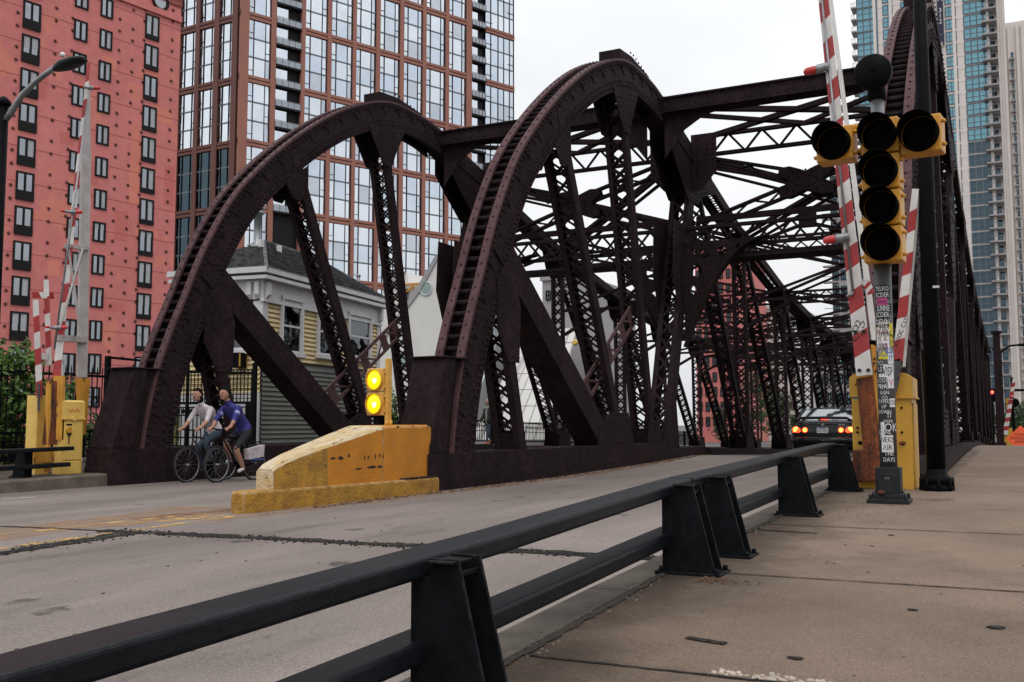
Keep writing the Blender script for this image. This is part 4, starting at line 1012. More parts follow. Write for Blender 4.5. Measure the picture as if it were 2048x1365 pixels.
def beige_tower():
    Y = 222.0; X = lambda px, py=300: hy(px, py, Y).x; Z = lambda px, py: hy(px, py, Y).z
    fl = (Z(1950, 30) - Z(1950, 285)) / 10; zr = Z(1950, 30); top = Z(1850, -200)
    x0, x1 = X(1713, 40), X(1986)
    T = thing('apartment_tower', (x0, Y, -1.1), 'beige apartment tower with blue windows, corner balconies and a navy banner', 'building')
    at = lambda x, z, o=0: V((x, Y - o, z))
    b = MB(); b.use('beige'); b.bx((x0, Y, -1.1), (x1, Y + 40, top))
    xe = X(2021); b.bx((x1, Y + 2.2, -1.1), (xe, Y + 40, top))
    for px in (2007, 2012, 2017): xx = X(px); b.bx((xx - .25, Y + 1.85, -1.1), (xx + .25, Y + 2.2, top))
    for k in range(-6, 40):                 # floor seams
        z = zr - k * fl - .35
        if z > 0: b.bx((x0 - .0, Y - .05, z), (x1, Y, z + .10))
    for px in (1757, 1790, 1822, 1886, 1917, 1985): x = X(px); b.bx((x - .30, Y - .35, -1.1), (x + .30, Y - .02, top))
    b.build('wall', parent=T)
    for k in range(-3, 32):
        z1 = zr - k * fl; z0 = z1 - fl * .80
        if z0 < 1: continue
        yy = 30 + 25.5 * k
        window_mesh('window', T, at, X(1928, 60), X(1980, 60), z0 - .1, z1 + .05, 'blueglass' if k < 10 else 'darkblueglass', 'bluemull' if k < 10 else 'greypanel', (0, .25, .5, .75, 1), (.45,))  # dark reflection on the lower rows put in as darker glass
        if k < 22: window_mesh('window', T, at, X(1892, 60), X(1912, 60), z0, z1 - .1, 'blueglass', 'bluemull', (0, .35, 1), (.5,))
        if k < 11: window_mesh('window', T, at, X(1714, 40), X(1754, 40), z0 - .2, z1 + .1, 'blueglass', 'bluemull', (0, .3, .65, 1), (.5,))
        if k < 9: window_mesh('window', T, at, X(1766, 40), X(1785, 40), z0, z1, 'blueglass', 'bluemull', (0, .5, 1), (.5,))
        if k < 4: window_mesh('window', T, at, X(1802, 40), X(1818, 40), z0, z1, 'blueglass', 'bluemull', (0, .5, 1), (.5,))
        xa, xb = X(1986), X(2003)
        b = MB(); b.use('balcony'); z = z0 - .3
        b.bx((xa - 1.2, Y - 1.6, z), (xb + .1, Y + 2.2, z + .32)); b.use('bluemull'); b.bx((xa - 1.2, Y - 1.6, z + 1.25), (xb + .1, Y - 1.54, z + 1.32))
        for q in range(7): xx = xa - 1.2 + (xb + .05 - xa + 1.2) * q / 6; b.bx((xx, Y - 1.6, z + .32), (xx + .06, Y - 1.55, z + 1.25))
        o = b.build('balcony', parent=T)
        b = MB(); b.use('darkblueglass'); b.bx((xa + .3, Y + 2.1, z + .4), (xb - .3, Y + 2.19, z + fl - .3)); b.build('balcony_door', parent=o)
        if k < 12:
            b = MB(); b.use('balcony'); xl = X(1703, 40); b.bx((xl, Y - 1.0, z), (x0, Y + 2.5, z + .3)); b.use('bluemull'); b.bx((xl, Y - 1.0, z + 1.2), (x0, Y - .95, z + 1.27))
            for q in range(4): xx = xl + (x0 - xl) * q / 4; b.bx((xx, Y - 1.0, z + .3), (xx + .06, Y - .95, z + 1.2))
            b.build('balcony', parent=T)
    b = MB()           # lower windows hidden behind the bridge: one piece
    for k in range(4, 32):
        z1 = zr - k * fl; z0 = z1 - fl * .80
        if z0 < 1: continue
        for (pa, pb, k0) in ((1714, 1754, 11), (1766, 1785, 9), (1802, 1818, 4), (1830, 1848, -3), (1858, 1876, -3), (1892, 1912, 22)):
            if k < k0: continue
            xa, xb_ = X(pa, 40), X(pb, 40)
            b.use('darkblueglass'); b.quad((xa, Y - .04, z0), (xb_, Y - .04, z0), (xb_, Y - .04, z1), (xa, Y - .04, z1)); b.use('bluemull')
            for f in (0, .5, 1): xx = xa + (xb_ - xa) * f; b.bx((xx - .05, Y - .1, z0), (xx + .05, Y - .002, z1))
            b.bx((xa, Y - .09, (z0 + z1) / 2 - .04), (xb_, Y - .003, (z0 + z1) / 2 + .04))
    tag(b.build('windows', parent=T), kind='stuff')
    xb = X(1880, 30); b = MB(); b.use('banner'); zt, z_ = Z(1880, -60), Z(1880, 95)
    b.bx((X(1875, 30), Y - .9, z_), (X(1887, 30), Y - .7, zt)); xm = (X(1875, 30) + X(1887, 30)) / 2
    b.use('paintwhite')
    for i, ch in enumerate('W 312 . 4'):
        if ch != ' ': b.text(ch, (xm, Y - .93, Z(1880, 2) - i * 1.22), (1, 0, 0), (0, 0, 1), 1.35, 'CENTER')
    b.build('banner', parent=T)
    Y2 = 262.0
    X2 = lambda px: hy(px, 300, Y2).x; Z2 = lambda py: hy(2030, py, Y2).z
    T2 = thing('apartment_tower', (X2(2024), Y2, -1.1), 'second beige tower partly hidden behind the banner tower', 'building')
    b = MB(); b.use('beige'); b.bx((X2(2016), Y2, -1.1), (X2(2100), Y2 + 30, Z2(44)))
    for px in (2024, 2041, 2052): b.bx((X2(px), Y2 - .5, -1.1), (X2(px) + .6, Y2, Z2(52)))
    b.build('wall', parent=T2); f2 = (Z2(120) - Z2(310)) / 9
    for k in range(0, 34):
        z = Z2(122) - k * f2
        if z < 1: break
        b = MB(); b.use('balcony'); b.bx((X2(2026), Y2 - 1.8, z), (X2(2036), Y2, z + .4)); b.use('bluemull'); b.bx((X2(2026), Y2 - 1.8, z + 1.2), (X2(2036), Y2 - 1.7, z + 1.3)); b.use('darkblueglass'); b.bx((X2(2027.5), Y2 - .06, z + .5), (X2(2035), Y2 - .03, z + 2.2)); b.build('balcony', parent=T2)
beige_tower()

def block_building(name, label, Y, xa, xb, ytop, ncol, nrow, wallk, glk, ww=.6, wh=.55, balc=False, depth=14, ybot=None):
    X = lambda px, py=700: hy(px, py, Y).x; x0, x1 = X(xa), X(xb); zt = hy((xa + xb) / 2, ytop, Y).z
    T = thing(name, (x0, Y, -1.1), label, 'building')
    b = MB(); b.use(wallk); b.bx((x0, Y, -1.1), (x1, Y + depth, zt)); b.bx((x0 - .15, Y - .2, zt), (x1 + .15, Y + depth + .2, zt + .4)); b.build('wall', parent=T)
    fh = (zt - .5) / nrow; cw = (x1 - x0) / ncol; at = lambda x, z, o=0: V((x, Y - o, z))
    first = None
    for r in range(nrow):
        for c in range(ncol):
            sa = x0 + cw * (c + .5 - ww / 2); z0 = zt - fh * (r + .5 + wh / 2)
            if z0 < .3: continue
            if first is None:
                first = window_mesh('window', T, at, sa, sa + cw * ww, z0, z0 + fh * wh, glk, 'winframe', (0, .5, 1), (.5,)); o0 = (sa, z0)
            else:
                w_ = dup(first, T); w_.location = (sa - o0[0], 0, z0 - o0[1])
            if balc and c == 0:
                b = MB(); b.use('balcony'); b.bx((x0 - 1.4, Y - 1.2, z0 - .6), (x0 + cw * .8, Y, z0 - .3)); b.use('bluemull'); b.bx((x0 - 1.4, Y - 1.2, z0 + .5), (x0 + cw * .8, Y - 1.1, z0 + .6)); b.build('balcony', parent=T)
    return T
block_building('apartment_block', 'grey apartment block with left balconies seen behind the tall barrier arm', 190, 1668, 1765, 342, 6, 16, 'greywall', 'darkblueglass', .7, .6, True)
block_building('brick_block', 'orange red brick block seen through the bridge members', 118, 1392, 1482, 505, 6, 12, 'brick', 'winglassd', .5, .6)
block_building('pale_block', 'pale concrete block seen low through the bridge beside the trees', 135, 1498, 1592, 618, 6, 8, 'whitewall', 'winglass', .6, .5)
block_building('office_block', 'low light grey office block behind the black car', 150, 1600, 1700, 700, 7, 4, 'greywall', 'blueglass', .7, .5)
block_building('grey_block', 'grey white walled block between the middle truss posts', 78, 1085, 1160, 560, 3, 5, 'greywall', 'winglass', .3, .3)

# ------------------------------------------------------------------ white building with round windows and glass pavilion
def white_building():
    Y = 46.0; at = lambda px, py, o=0: hy(px, py, Y) - V((0, o, 0))
    T = thing('white_building', (at(800, 850).x, Y, -1.1), 'white sail shaped building with round windows behind the bridge house', 'building')
    b = MB(); b.use('whitewall')
    b.ext([at(876, 517), at(889, 515), at(889, 905), at(742, 905), at(742, 712), at(800, 640), at(838, 580)], (0, 3, 0))
    b.ext([at(700, 905, -3.1), at(830, 905, -3.1), at(830, 556, -3.1), at(757, 556, -3.1), at(752, 530, -3.1), at(735, 532, -3.1), at(706, 566, -3.1), at(700, 600, -3.1)], (0, 8, 0))
    b.use('greywall'); b.ext([at(872, 512, .1), at(880, 512, .1), at(842, 582, .1), at(745, 712, .1), at(738, 712, .1), at(834, 578, .1)], (0, 3.4, 0))
    b.ext([at(704, 570, -3.0), at(736, 529, -3.0), at(752, 529, -3.0), at(722, 570, -3.0)], (0, .2, 0))
    b.use('rustyel'); b.bar(at(733, 559, -2.9), at(850, 549, -2.9), .12, .12); b.bar(at(738, 585, -2.9), at(772, 560, -2.9), .1, .1)
    b.build('wall', parent=T)
    for (px, py, r) in ((853, 578, .33), (806, 722, .42)):
        b = MB(); b.use('trim'); c = at(px, py, .02); b.lathe([(r + .06, 0), (r + .06, .05), (r, .05), (r, 0)], c, (0, -1, 0), 24, caps=False); b.use('greenglass'); b.lathe([(0, .03), (r, .03)], c, (0, -1, 0), 24, caps=False); b.build('round_window', parent=T)
    b = MB(); b.use('winglassd'); 
    for (a, c, d_, e) in ((738, 566, 757, 605), (760, 585, 775, 600)): p, q = at(a, c, -3.02), at(d_, e, -3.02); b.bx((p.x, p.y - .02, q.z), (q.x, p.y + .05, p.z))
    b.build('window', parent=T)
    b = MB(); b.use('zinc'); p = at(867, 520, -2); b.tube([p, p + UP * .35], .02, 6); b.ball(p + UP * .45, .11); b.build('roof_lamp', parent=T)
    b = MB(); b.use('zinc'); p = at(725, 575, .4); b.tube([p, p + UP * .55], .10, 10); b.lathe([(.12, 0), (.16, .06), (.06, .14)], p + UP * .55, UP, 12); b.build('vent_pipe', parent=T)
white_building()
def pavilion():
    Y = 40.0; at = lambda px, py, o=0: hy(px, py, Y) - V((0, o, 0))
    T = thing('glass_pavilion', (at(960, 850).x, Y, -1.1), 'sloping grey and green glass pavilion with white glazing bars', 'building')
    # sloping roof faces leaning away: eave near, ridge far
    def slope(pts, key, lean): return [at(p[0], p[1]) + V((0, lean * t, 0)) for p, t in pts]
    b = MB(); b.use('greywall'); b.ext([at(886, 600) + V((0, 6, 0)), at(905, 588) + V((0, 6, 0)), at(1090, 600) + V((0, 6, 0)), at(1095, 900) + V((0, 6, 0)), at(826, 900) + V((0, 6, 0)), at(838, 700) + V((0, 6, 0))], (0, 1, 0))
    b.build('wall', parent=T)
    g = MB(); g.use('greenglass'); A, B_, C_, D_ = at(832, 860), at(846, 690) + V((0, 3, 0)), at(930, 690) + V((0, 3, 0)), at(930, 860)
    g.ext([A, B_, C_, D_], (0, .08, 0)); g.use('trim')
    for k in range(6):
        t = k / 5; g.bar(A.lerp(D_, t) - V((0, .06, 0)), B_.lerp(C_, t) - V((0, .06, 0)), .05, .05); g.bar(A.lerp(B_, t) - V((0, .06, 0)), D_.lerp(C_, t) - V((0, .06, 0)), .04, .04)
    for k in range(5): g.bar(A.lerp(D_, k / 5) - V((0, .06, 0)), B_.lerp(C_, (k + 1) / 5) - V((0, .06, 0)), .06, .05)
    g.build('glazing', parent=T)
    g = MB(); g.use('greypanel'); A, B_, C_, D_ = at(862, 690, -3), at(900, 592, -5), at(935, 592, -5), at(930, 690, -3)
    g.ext([A, B_, C_, D_], (0, .08, 0)); g.use('trim'); g.bar(A - V((0, .1, 0)), B_ - V((0, .1, 0)), .09, .08); g.bar(at(888, 640, -3.8), at(930, 640, -3.8), .06, .05); g.build('roof_slope', parent=T)
    g = MB(); g.use('whitewall'); A, B_, C_, D_ = at(940, 880), at(985, 640) + V((0, 4, 0)), at(1085, 640) + V((0, 4, 0)), at(1090, 880)
    g.ext([A, B_, C_, D_], (0, .1, 0)); g.use('greywall')
    for k in range(8):
        t = k / 7; g.bar(A.lerp(D_, t) - V((0, .03, 0)), B_.lerp(C_, t) - V((0, .03, 0)), .03, .03); g.bar(A.lerp(B_, t) - V((0, .03, 0)), D_.lerp(C_, t) - V((0, .03, 0)), .02, .02)
    g.use('trim'); g.bar(at(958, 880, .3), at(1010, 640, -3.7), .10, .08); g.bar(at(1010, 885, .2), at(975, 690, -2.5), .05, .05)
    g.build('panel_slope', parent=T)
    g = MB(); g.use('cablight'); g.lathe([(.0, 0), (.13, .0), (.13, .1), (.08, .16)], at(1153, 686, .1), (0, -1, 0), 14); g.build('wall_lamp', parent=T)
pavilion()

# ------------------------------------------------------------------ bridge tender's house
def house():
    C = V((-18.98, 21.85, 0)); d1 = hd(-8.05); d2 = V((-d1.y, d1.x, 0)); n1 = V((d1.y, -d1.x, 0)); n2 = -d1
    P1 = hp(755, 700, C, n1); L1 = (P1 - C).dot(d1); L2 = 4.6
    zb, zs, ze = .35, 2.88, 5.10; L2 = (hp(366, 700, C, n2) - C).dot(d2)
    T = thing('bridge_house', (C.x, C.y, zb), 'cream and grey clapboard bridge house with slate hipped roof', 'house')
    a1 = lambda s, z, o=0: C + d1 * s + n1 * o + UP * z
    a2 = lambda s, z, o=0: C + d2 * s + n2 * o + UP * z
    b = MB(); b.use('clapgrey')
    e = .03; b.ext([C + d1 * e + d2 * e + UP * zb, C + d1 * L1 + d2 * e + UP * zb, C + d1 * L1 + d2 * L2 + UP * zb, C + d1 * e + d2 * L2 + UP * zb], UP * (ze - zb))
    b.build('wall_core', parent=T)
    def claps(at, L, z0, z1, key):
        b = MB(); b.use(key); p = .135; n = int((z1 - z0) / p)
        for i in range(n):
            z = z0 + i * p
            b.quad(at(0, z, .062), at(L, z, .062), at(L, z + p, .006), at(0, z + p, .006))
            b.quad(at(0, z, .0), at(L, z, .0), at(L, z, .062), at(0, z, .062))
        return b.build('clapboard', parent=T)
    claps(a1, L1, zb, zs, 'clapgrey'); claps(a1, L1, zs, ze - .5, 'clapyel')
    claps(a2, L2, 1.9, ze - .5, 'clapyel')
    b = MB(); b.use('trim'); b.ext([a2(0, zb, 0), a2(L2, zb, 0), a2(L2, zb, .05), a2(0, zb, .05)], UP * (1.9 - zb)); b.build('base_panel', parent=T)
    b = MB(); b.use('trim')
    # frieze, corner boards, brackets
    b.ext([a1(-.10, ze - .55, .0), a1(L1 + .1, ze - .55, .0), a1(L1 + .1, ze - .55, .09), a1(-.10, ze - .55, .09)], UP * .56)
    b.ext([a2(-.10, ze - .55, .0), a2(L2, ze - .55, .0), a2(L2, ze - .55, .09), a2(-.10, ze - .55, .09)], UP * .56)
    b.ext([a1(-.12, ze - .62, .0), a1(L1 + .1, ze - .62, .0), a1(L1 + .1, ze - .62, .13), a1(-.12, ze - .62, .13)], UP * .07)
    b.ext([C + d2 * .24 + n2 * .07 + UP * zs, C + n2 * .07 + n1 * .07 + UP * zs, C + d1 * .20 + n1 * .07 + UP * zs, C + UP * zs], UP * (ze - .6 - zs))
    b.ext([a1(L1 - .16, zs, .0), a1(L1 + .06, zs, .0), a1(L1 + .06, zs, .07), a1(L1 - .16, zs, .07)], UP * (ze - .6 - zs))
    for s in (.06, L1 - .08):
        b.ext([a1(s - .08, ze - .55, .10), a1(s - .08, ze - .42, .22), a1(s - .08, ze - .06, .22), a1(s - .08, ze - .06, .10)], d1 * .16)
    for s in (.0, .26): b.ext([a2(s, ze - .55, .10), a2(s, ze - .42, .20), a2(s, ze - .06, .20), a2(s, ze - .06, .10)], d2 * .14)
    b.build('trim_boards', parent=T)
    # eaves and roof
    o = .33
    E = [C - d1 * o - d2 * o + UP * ze, C + d1 * (L1 + o) - d2 * o + UP * ze, C + d1 * (L1 + o) + d2 * (L2 + o) + UP * ze, C - d1 * o + d2 * (L2 + o) + UP * ze]
    b = MB(); b.use('trim'); b.ext(E, UP * .10); b.ext([p - (p - (C + d1 * L1 / 2 + d2 * L2 / 2)) * -.012 + UP * .11 for p in E], UP * .16); b.build('eaves', parent=T)
    zr = 6.66; ctr = C + d2 * 1.35; r0, r1 = ctr + d1 * 2.1 + UP * zr, ctr + d1 * (L1 - 2.1) + UP * zr
    b = MB(); b.use('slate')
    EE = [p + UP * .28 for p in E]
    def slates(p0, p1, q1, q0, n=17):
        for i in range(n):
            t0, t1 = i / n, (i + 1) / n; nn = (p1 - p0).cross(q0 - p0).normalized()
            A, B_ = p0.lerp(q0, t0), p1.lerp(q1, t0); D_, C_ = p0.lerp(q0, t1), p1.lerp(q1, t1)
            b.quad(A + nn * .05, B_ + nn * .05, C_, D_); b.quad(A, B_, B_ + nn * .05, A + nn * .05)
            m = max(1, int((B_ - A).length / .42))
            for k in range(m):
                f = (k + (.5 if i % 2 else 0)) / m; 
                x0 = A.lerp(B_, f) + nn * .053; x1 = D_.lerp(C_, f) + nn * .006; b.bar(x0, x1, .012, .008, nn)
    slates(EE[0], EE[1], r1, r0); slates(EE[3], EE[0], r0, r0 + d2 * .001)
    slates(EE[1], EE[2], r1, r1 - d1 * .001); slates(EE[2], EE[3], r0, r1)
    b.bar(r0, r1, .14, .08); b.bar(EE[0], r0, .10, .07); b.bar(EE[1], r1, .10, .07)
    b.build('roof', parent=T)
    b = MB(); b.use('trim')
    for s in (2.3, 3.3): b = MB(); b.use('trim'); p = r0.lerp(EE[0].lerp(EE[1], .5), .28) + d1 * (s - 3.6); b.box(p + UP * .12, (.10, .14, .22)); b.build('roof_bracket', parent=T)
    b = MB(); b.use('zinc'); p = r0 - d1 * .35 - UP * .25
    b.lathe([(.22, -.3), (.19, .12), (.115, .18), (.115, .98), (.125, .98), (.125, 1.02), (.20, 1.04), (.20, 1.10), (.15, 1.12), (.15, 1.17), (.21, 1.19), (.21, 1.25), (.05, 1.30)], p, UP, 16); b.build('chimney_pipe', parent=T)
    # windows: sash with white casing
    def sash(at, sa, sb, z0, z1):
        w = sb - sa; b = MB(); b.use('trim'); c = .10
        for (u0, u1, v0, v1, dp) in ((-c, 0, -.05, z1 - z0 + c, .09), (w, w + c, -.05, z1 - z0 + c, .09), (-c, w + c, z1 - z0, z1 - z0 + c, .10), (-c - .05, w + c + .05, -.12, 0, .14), (0, w, (z1 - z0) * .5 - .03, (z1 - z0) * .5 + .03, .06), (0, .05, 0, z1 - z0, .06), (w - .05, w, 0, z1 - z0, .06), (0, w, 0, .06, .06)):
            dp += .05; b.ext([at(sa + u0, z0 + v0, .0), at(sa + u1, z0 + v0, .0), at(sa + u1, z0 + v0, dp), at(sa + u0, z0 + v0, dp)], UP * (v1 - v0))
        o = b.build('window', parent=T)
        b = MB(); b.use('winglassd'); b.poly([at(sa, z0, .075), at(sb, z0, .075), at(sb, z1, .075), at(sa, z1, .075)]); b.build('pane', parent=o)
    S1 = lambda px, py: (hp(px, py, C, n1) - C).dot(d1)
    Z1 = lambda px, py: hp(px, py, C, n1).z
    sash(a1, S1(560, 650), S1(597, 650), Z1(578, 706), Z1(578, 602)); sash(a1, S1(633, 660), S1(673, 660), Z1(653, 712), Z1(653, 620)); sash(a1, S1(694, 660), S1(735, 660), Z1(714, 716), Z1(714, 634))
    S2 = lambda px, py: (hp(px, py, C, n2) - C).dot(d2)
    sash(a2, S2(494, 650), S2(466, 650), Z1(527, 700), Z1(527, 595)); sash(a2, S2(455, 650), S2(415, 650), Z1(527, 700), Z1(527, 595))
    b = MB(); b.use('blackmetal'); p = a2(S2(487, 722), Z1(527, 722), .25); b.box(p, (.34, .3, .42), (d2, n2, UP)); b.use('cab'); b.box(p - d2 * .14 - n2 * .02, (.05, .34, .36), (d2, n2, UP)); b.build('loudspeaker', parent=T)
    return C, d1, d2
house()

# ------------------------------------------------------------------ trees and shrubs
def tree(name, base, h, clumps, nleaf, ls, key, label, cat='tree', trunk=True, r0=.12):
    base = V(base); T = thing(name, base, label, cat)
    if trunk:
        b = MB(); b.use('bark'); b.tube([base, base + V((.05, .03, h * .3)), base + V((0, 0, h * .6))], [r0, r0 * .75, r0 * .5], 8)
        for (c, r) in clumps: b.tube([base + V((0, 0, h * .35)), base + V((c[0] * .5, c[1] * .5, (h * .35 + c[2]) / 2 + .1)), base + V(c)], [r0 * .5, r0 * .3, r0 * .1], 6)
        b.build('trunk', parent=T)
    b = MB(); b.use(key); tot = sum(r[0] * r[1] * r[2] if isinstance(r, tuple) else r ** 3 for c, r in clumps)
    for (c, r) in clumps:
        r = r if isinstance(r, tuple) else (r, r, r)
        n = int(nleaf * max(.06, r[0] * r[1] * r[2] / tot)); tw = []
        for _ in range(max(6, n // 14)):
            d = V((gs(0, 1), gs(0, 1), gs(0, 1))).normalized() * (random.random() ** .45); tw.append(base + V(c) + V((d.x * r[0], d.y * r[1], d.z * r[2])))
        for _ in range(n):
            p = random.choice(tw) + V((gs(0, ls * 1.3), gs(0, ls * 1.3), gs(0, ls)))
            a = V((gs(0, 1), gs(0, 1), gs(-.25, .6))).normalized(); u = a.cross(V((gs(0, 1), gs(0, 1), gs(0, 1)))).normalized(); s = ls * random.uniform(.6, 1.25)
            m = a.cross(u).normalized() * s * .12
            b.quad(p - a * s, p + u * s * .38 + m, p + a * s, p - u * s * .38 + m)
    b.build('crown', parent=T); return T
tl = hx(30, 850, -18.3)
tree('tree', (tl.x - .2, tl.y, 0), 2.6, [((-.2, -.2, 1.75), (.95, .8, .75)), ((.55, .55, 1.35), (.7, .65, .6)), ((-.9, -.9, 1.3), (.8, .7, .7)), ((.9, .9, .7), (.45, .5, .6)), ((-.1, .0, .7), (.9, .8, .6)), ((.2, .1, 2.3), (.5, .45, .4)), ((-.5, -.3, 2.45), (.5, .45, .4))], 5200, .10, 'leaf', 'leafy green tree behind the railing at the left edge')
for (px, y, hh, lab) in ((215, 19, 1.3, 'dark shrub behind the tall picket fence beside the left gate'), (330, 27, 1.5, 'yellow green climbing shrub seen under the left arch')):
    p = hy(px, 850, y); tree('shrub', (p.x, p.y, 0), hh, [((0, 0, .5), (.9, .7, .55)), ((.5, .3, .9), (.5, .5, .45)), ((-.5, -.2, .8), (.5, .5, .5))], 1500, .07, 'leafy' if px > 300 else 'leaf2', lab, 'shrub', False)
p = hy(790, 850, 32); tree('tree', (p.x, p.y, 0), 3, [((0, 0, 1.2), (.8, .7, .9)), ((-.4, 0, 2.0), (.55, .5, .6)), ((.5, 0, .7), (.7, .6, .6)), ((-.6, .2, 1.0), (.5, .5, .6))], 1600, .09, 'leaf', 'bright green young tree right of the amber lights')
for (px, y, hh, lab, n) in ((1522, 105, 9, 'tall tree seen beyond the bridge left of the car', 2600), (1560, 92, 5, 'smaller tree behind the diagonal left of the car', 1200), (1440, 110, 3.6, 'low bright bush seen through the truss far behind', 900), (1600, 98, 3.2, 'round tree just above the car roof', 900)):
    p = hy(px, 850, y); tree('tree', (p.x, p.y, -.8), hh, [((0, 0, hh * .62), (hh * .2, hh * .2, hh * .26)), ((hh * .1, 0, hh * .8), (hh * .14, hh * .14, hh * .16)), ((-hh * .12, 0, hh * .7), (hh * .13, hh * .13, hh * .16)), ((0, 0, hh * .3), (hh * .22, hh * .2, hh * .2))], n, .20, 'leaf2', lab)
for (px, y, hh, lab) in ((2018, 82, 4.2, 'dark green tree behind the far barrier arm'), (2062, 84, 5.0, 'dark tree above the orange sign at the right edge')):
    p = hy(px, 850, y); tree('tree', (p.x, p.y, -.9), hh, [((0, 0, hh * .55), (1.5, 1.2, 1.2)), ((.7, 0, hh * .35), (1.2, 1, 1)), ((-.7, 0, hh * .4), (1.0, 1, 1.0))], 1800, .16, 'leaf2', lab)

# ------------------------------------------------------------------ guard rails
def guard_rail(y0, y1, posts, zf, x, sgn, label, group):
    """x = road-side face of posts, sgn=+1 when the pavement lies at +x"""
    T = thing('guard_rail', (x, (y0 + y1) / 2, zf((y0 + y1) / 2)), label, 'guard rail', group)
    for (za, zb, nm) in ((.390, .455, 'top_rail'), (.135, .205, 'lower_rail')):
        b = MB(); b.use('rail'); xa, xb = x - sgn * .105, x + sgn * .05
        if nm == 'lower_rail': xa, xb = x - sgn * .095, x + sgn * .04
        n = 4
        ys = [y0 + (y1 - y0) * i / n for i in range(n + 1)] if nm == 'top_rail' else [y0 + .1 + (y1 - y0 - .15) * i / n for i in range(n + 1)]
        for i in range(n):
            a, c = ys[i], ys[i + 1]
            for (pa, pb) in (((xa, za), (xb, za)), ((xb, za), (xb, zb)), ((xb, zb), (xa, zb)), ((xa, zb), (xa, za))):
                b.quad((pa[0], a, zf(a) + pa[1]), (pb[0], a, zf(a) + pb[1]), (pb[0], c, zf(c) + pb[1]), (pa[0], c, zf(c) + pa[1]))
        for yy in (ys[0], ys[-1]): b.quad((xa, yy, zf(yy) + za), (xb, yy, zf(yy) + za), (xb, yy, zf(yy) + zb), (xa, yy, zf(yy) + zb))
        o = b.build(nm, parent=T)
        import bmesh
        bm = bmesh.new(); bm.from_mesh(o.data); bmesh.ops.remove_doubles(bm, verts=bm.verts, dist=1e-4); bmesh.ops.recalc_face_normals(bm, faces=bm.faces); bm.to_mesh(o.data); bm.free()
        m = o.modifiers.new('bevel', 'BEVEL'); m.width = .014; m.segments = 3; m.limit_method = 'ANGLE'; m.angle_limit = radians(40)
    for yp in posts:
        z = zf(yp); b = MB(); b.use('railpost')
        P = [(0, .012), (.275, .012), (.165, .452), (.062, .452), (.062, .396), (0, .396)]
        for s in (-1, 1): b.ext([(x + sgn * p[0], yp + s * .065 - .006, z + p[1]) for p in P], (0, .012, 0))
        b.bx((x + sgn * .03, yp - .059, z + .012), (x + sgn * .042, yp + .059, z + .385))
        b.bx((x + sgn * .075, yp - .10, z + .44), (x + sgn * .16, yp + .02, z + .448))
        for s in (-1, 1): b.tube([(x + sgn * .10, yp - .035, z + .38 + s * .03), (x + sgn * .10, yp - .05, z + .38 + s * .03)], .016, 6)
        b.ext([(x + sgn * .15, yp - .059, z + .40), (x + sgn * .16, yp - .059, z + .40), (x + sgn * .16, yp + .059, z + .40), (x + sgn * .15, yp + .059, z + .40)], (0, 0, .015))
        o = b.build('post', parent=T, bevel=.002, seg=1)
        b = MB(); b.use('railpost'); b.bx((x - sgn * .03, yp - .11, z - .02), (x + sgn * .31, yp + .11, z + .012)); 
        for (u, w) in ((.285, -.085), (.285, .085), (.0, -.085)): b.tube([(x + sgn * u, yp + w, z + .01), (x + sgn * u, yp + w, z + .035)], .015, 6)
        b.build('base_plate', parent=o, bevel=.003, seg=1)
    return T
guard_rail(-3.6, 5.36, (-2.4, .1, 2.66, 5.05), wz, -1.65, 1, 'long dark steel guard rail running out of the bottom left corner', 'guard rails on the right kerb')
guard_rail(5.385, 10.35, (5.68, 7.85, 10.12), wz, -1.65, 1, 'short dark guard rail ending at the rusty barrier base', 'guard rails on the right kerb')
guard_rail(4.0, 11.15, (5.5, 8.0, 10.4), lz, -13.58, -1, 'dark guard rail on the far kerb beside the pale yellow cabinet', None)

# ------------------------------------------------------------------ yellow median block with amber signal
T = thing('median_block', (-7.5, 10, rz(10)), 'yellow painted concrete median block with a worn sloping nose', 'barrier')
zg = lambda y: rz(y) - .03
b = MB(); b.use('yellowold')
base = [(-7.22, 8.10), (-7.30, 8.06), (-7.40, 8.10), (-7.47, 8.3), (-7.93, 11.4), (-7.93, 11.84), (-7.10, 11.84), (-7.09, 11.5), (-7.19, 8.3)]
zt = lambda y: .30 + (y - 8) * -.004
k = len(base); n0 = len(b.v)
b.v += [V((p[0], p[1], zg(p[1]))) for p in base] + [V((p[0], p[1], zt(p[1]) - .025)) for p in base]
cx_, cy_ = -7.45, 10
b.v += [V((p[0] + (cx_ - p[0]) * .04, p[1] + (cy_ - p[1]) * .012, zt(p[1]))) for p in base]
for r in range(2):
    for i in range(k): b.face((n0 + r * k + i, n0 + r * k + (i + 1) % k, n0 + (r + 1) * k + (i + 1) % k, n0 + (r + 1) * k + i))
b.face(range(n0 + 2 * k, n0 + 3 * k)); b.use('tar'); b.bx((-7.9, 11.0, .295), (-7.1, 11.8, .305)); b.build('kerb_base', parent=T, bevel=.012)
b = MB(); b.use('yellow')
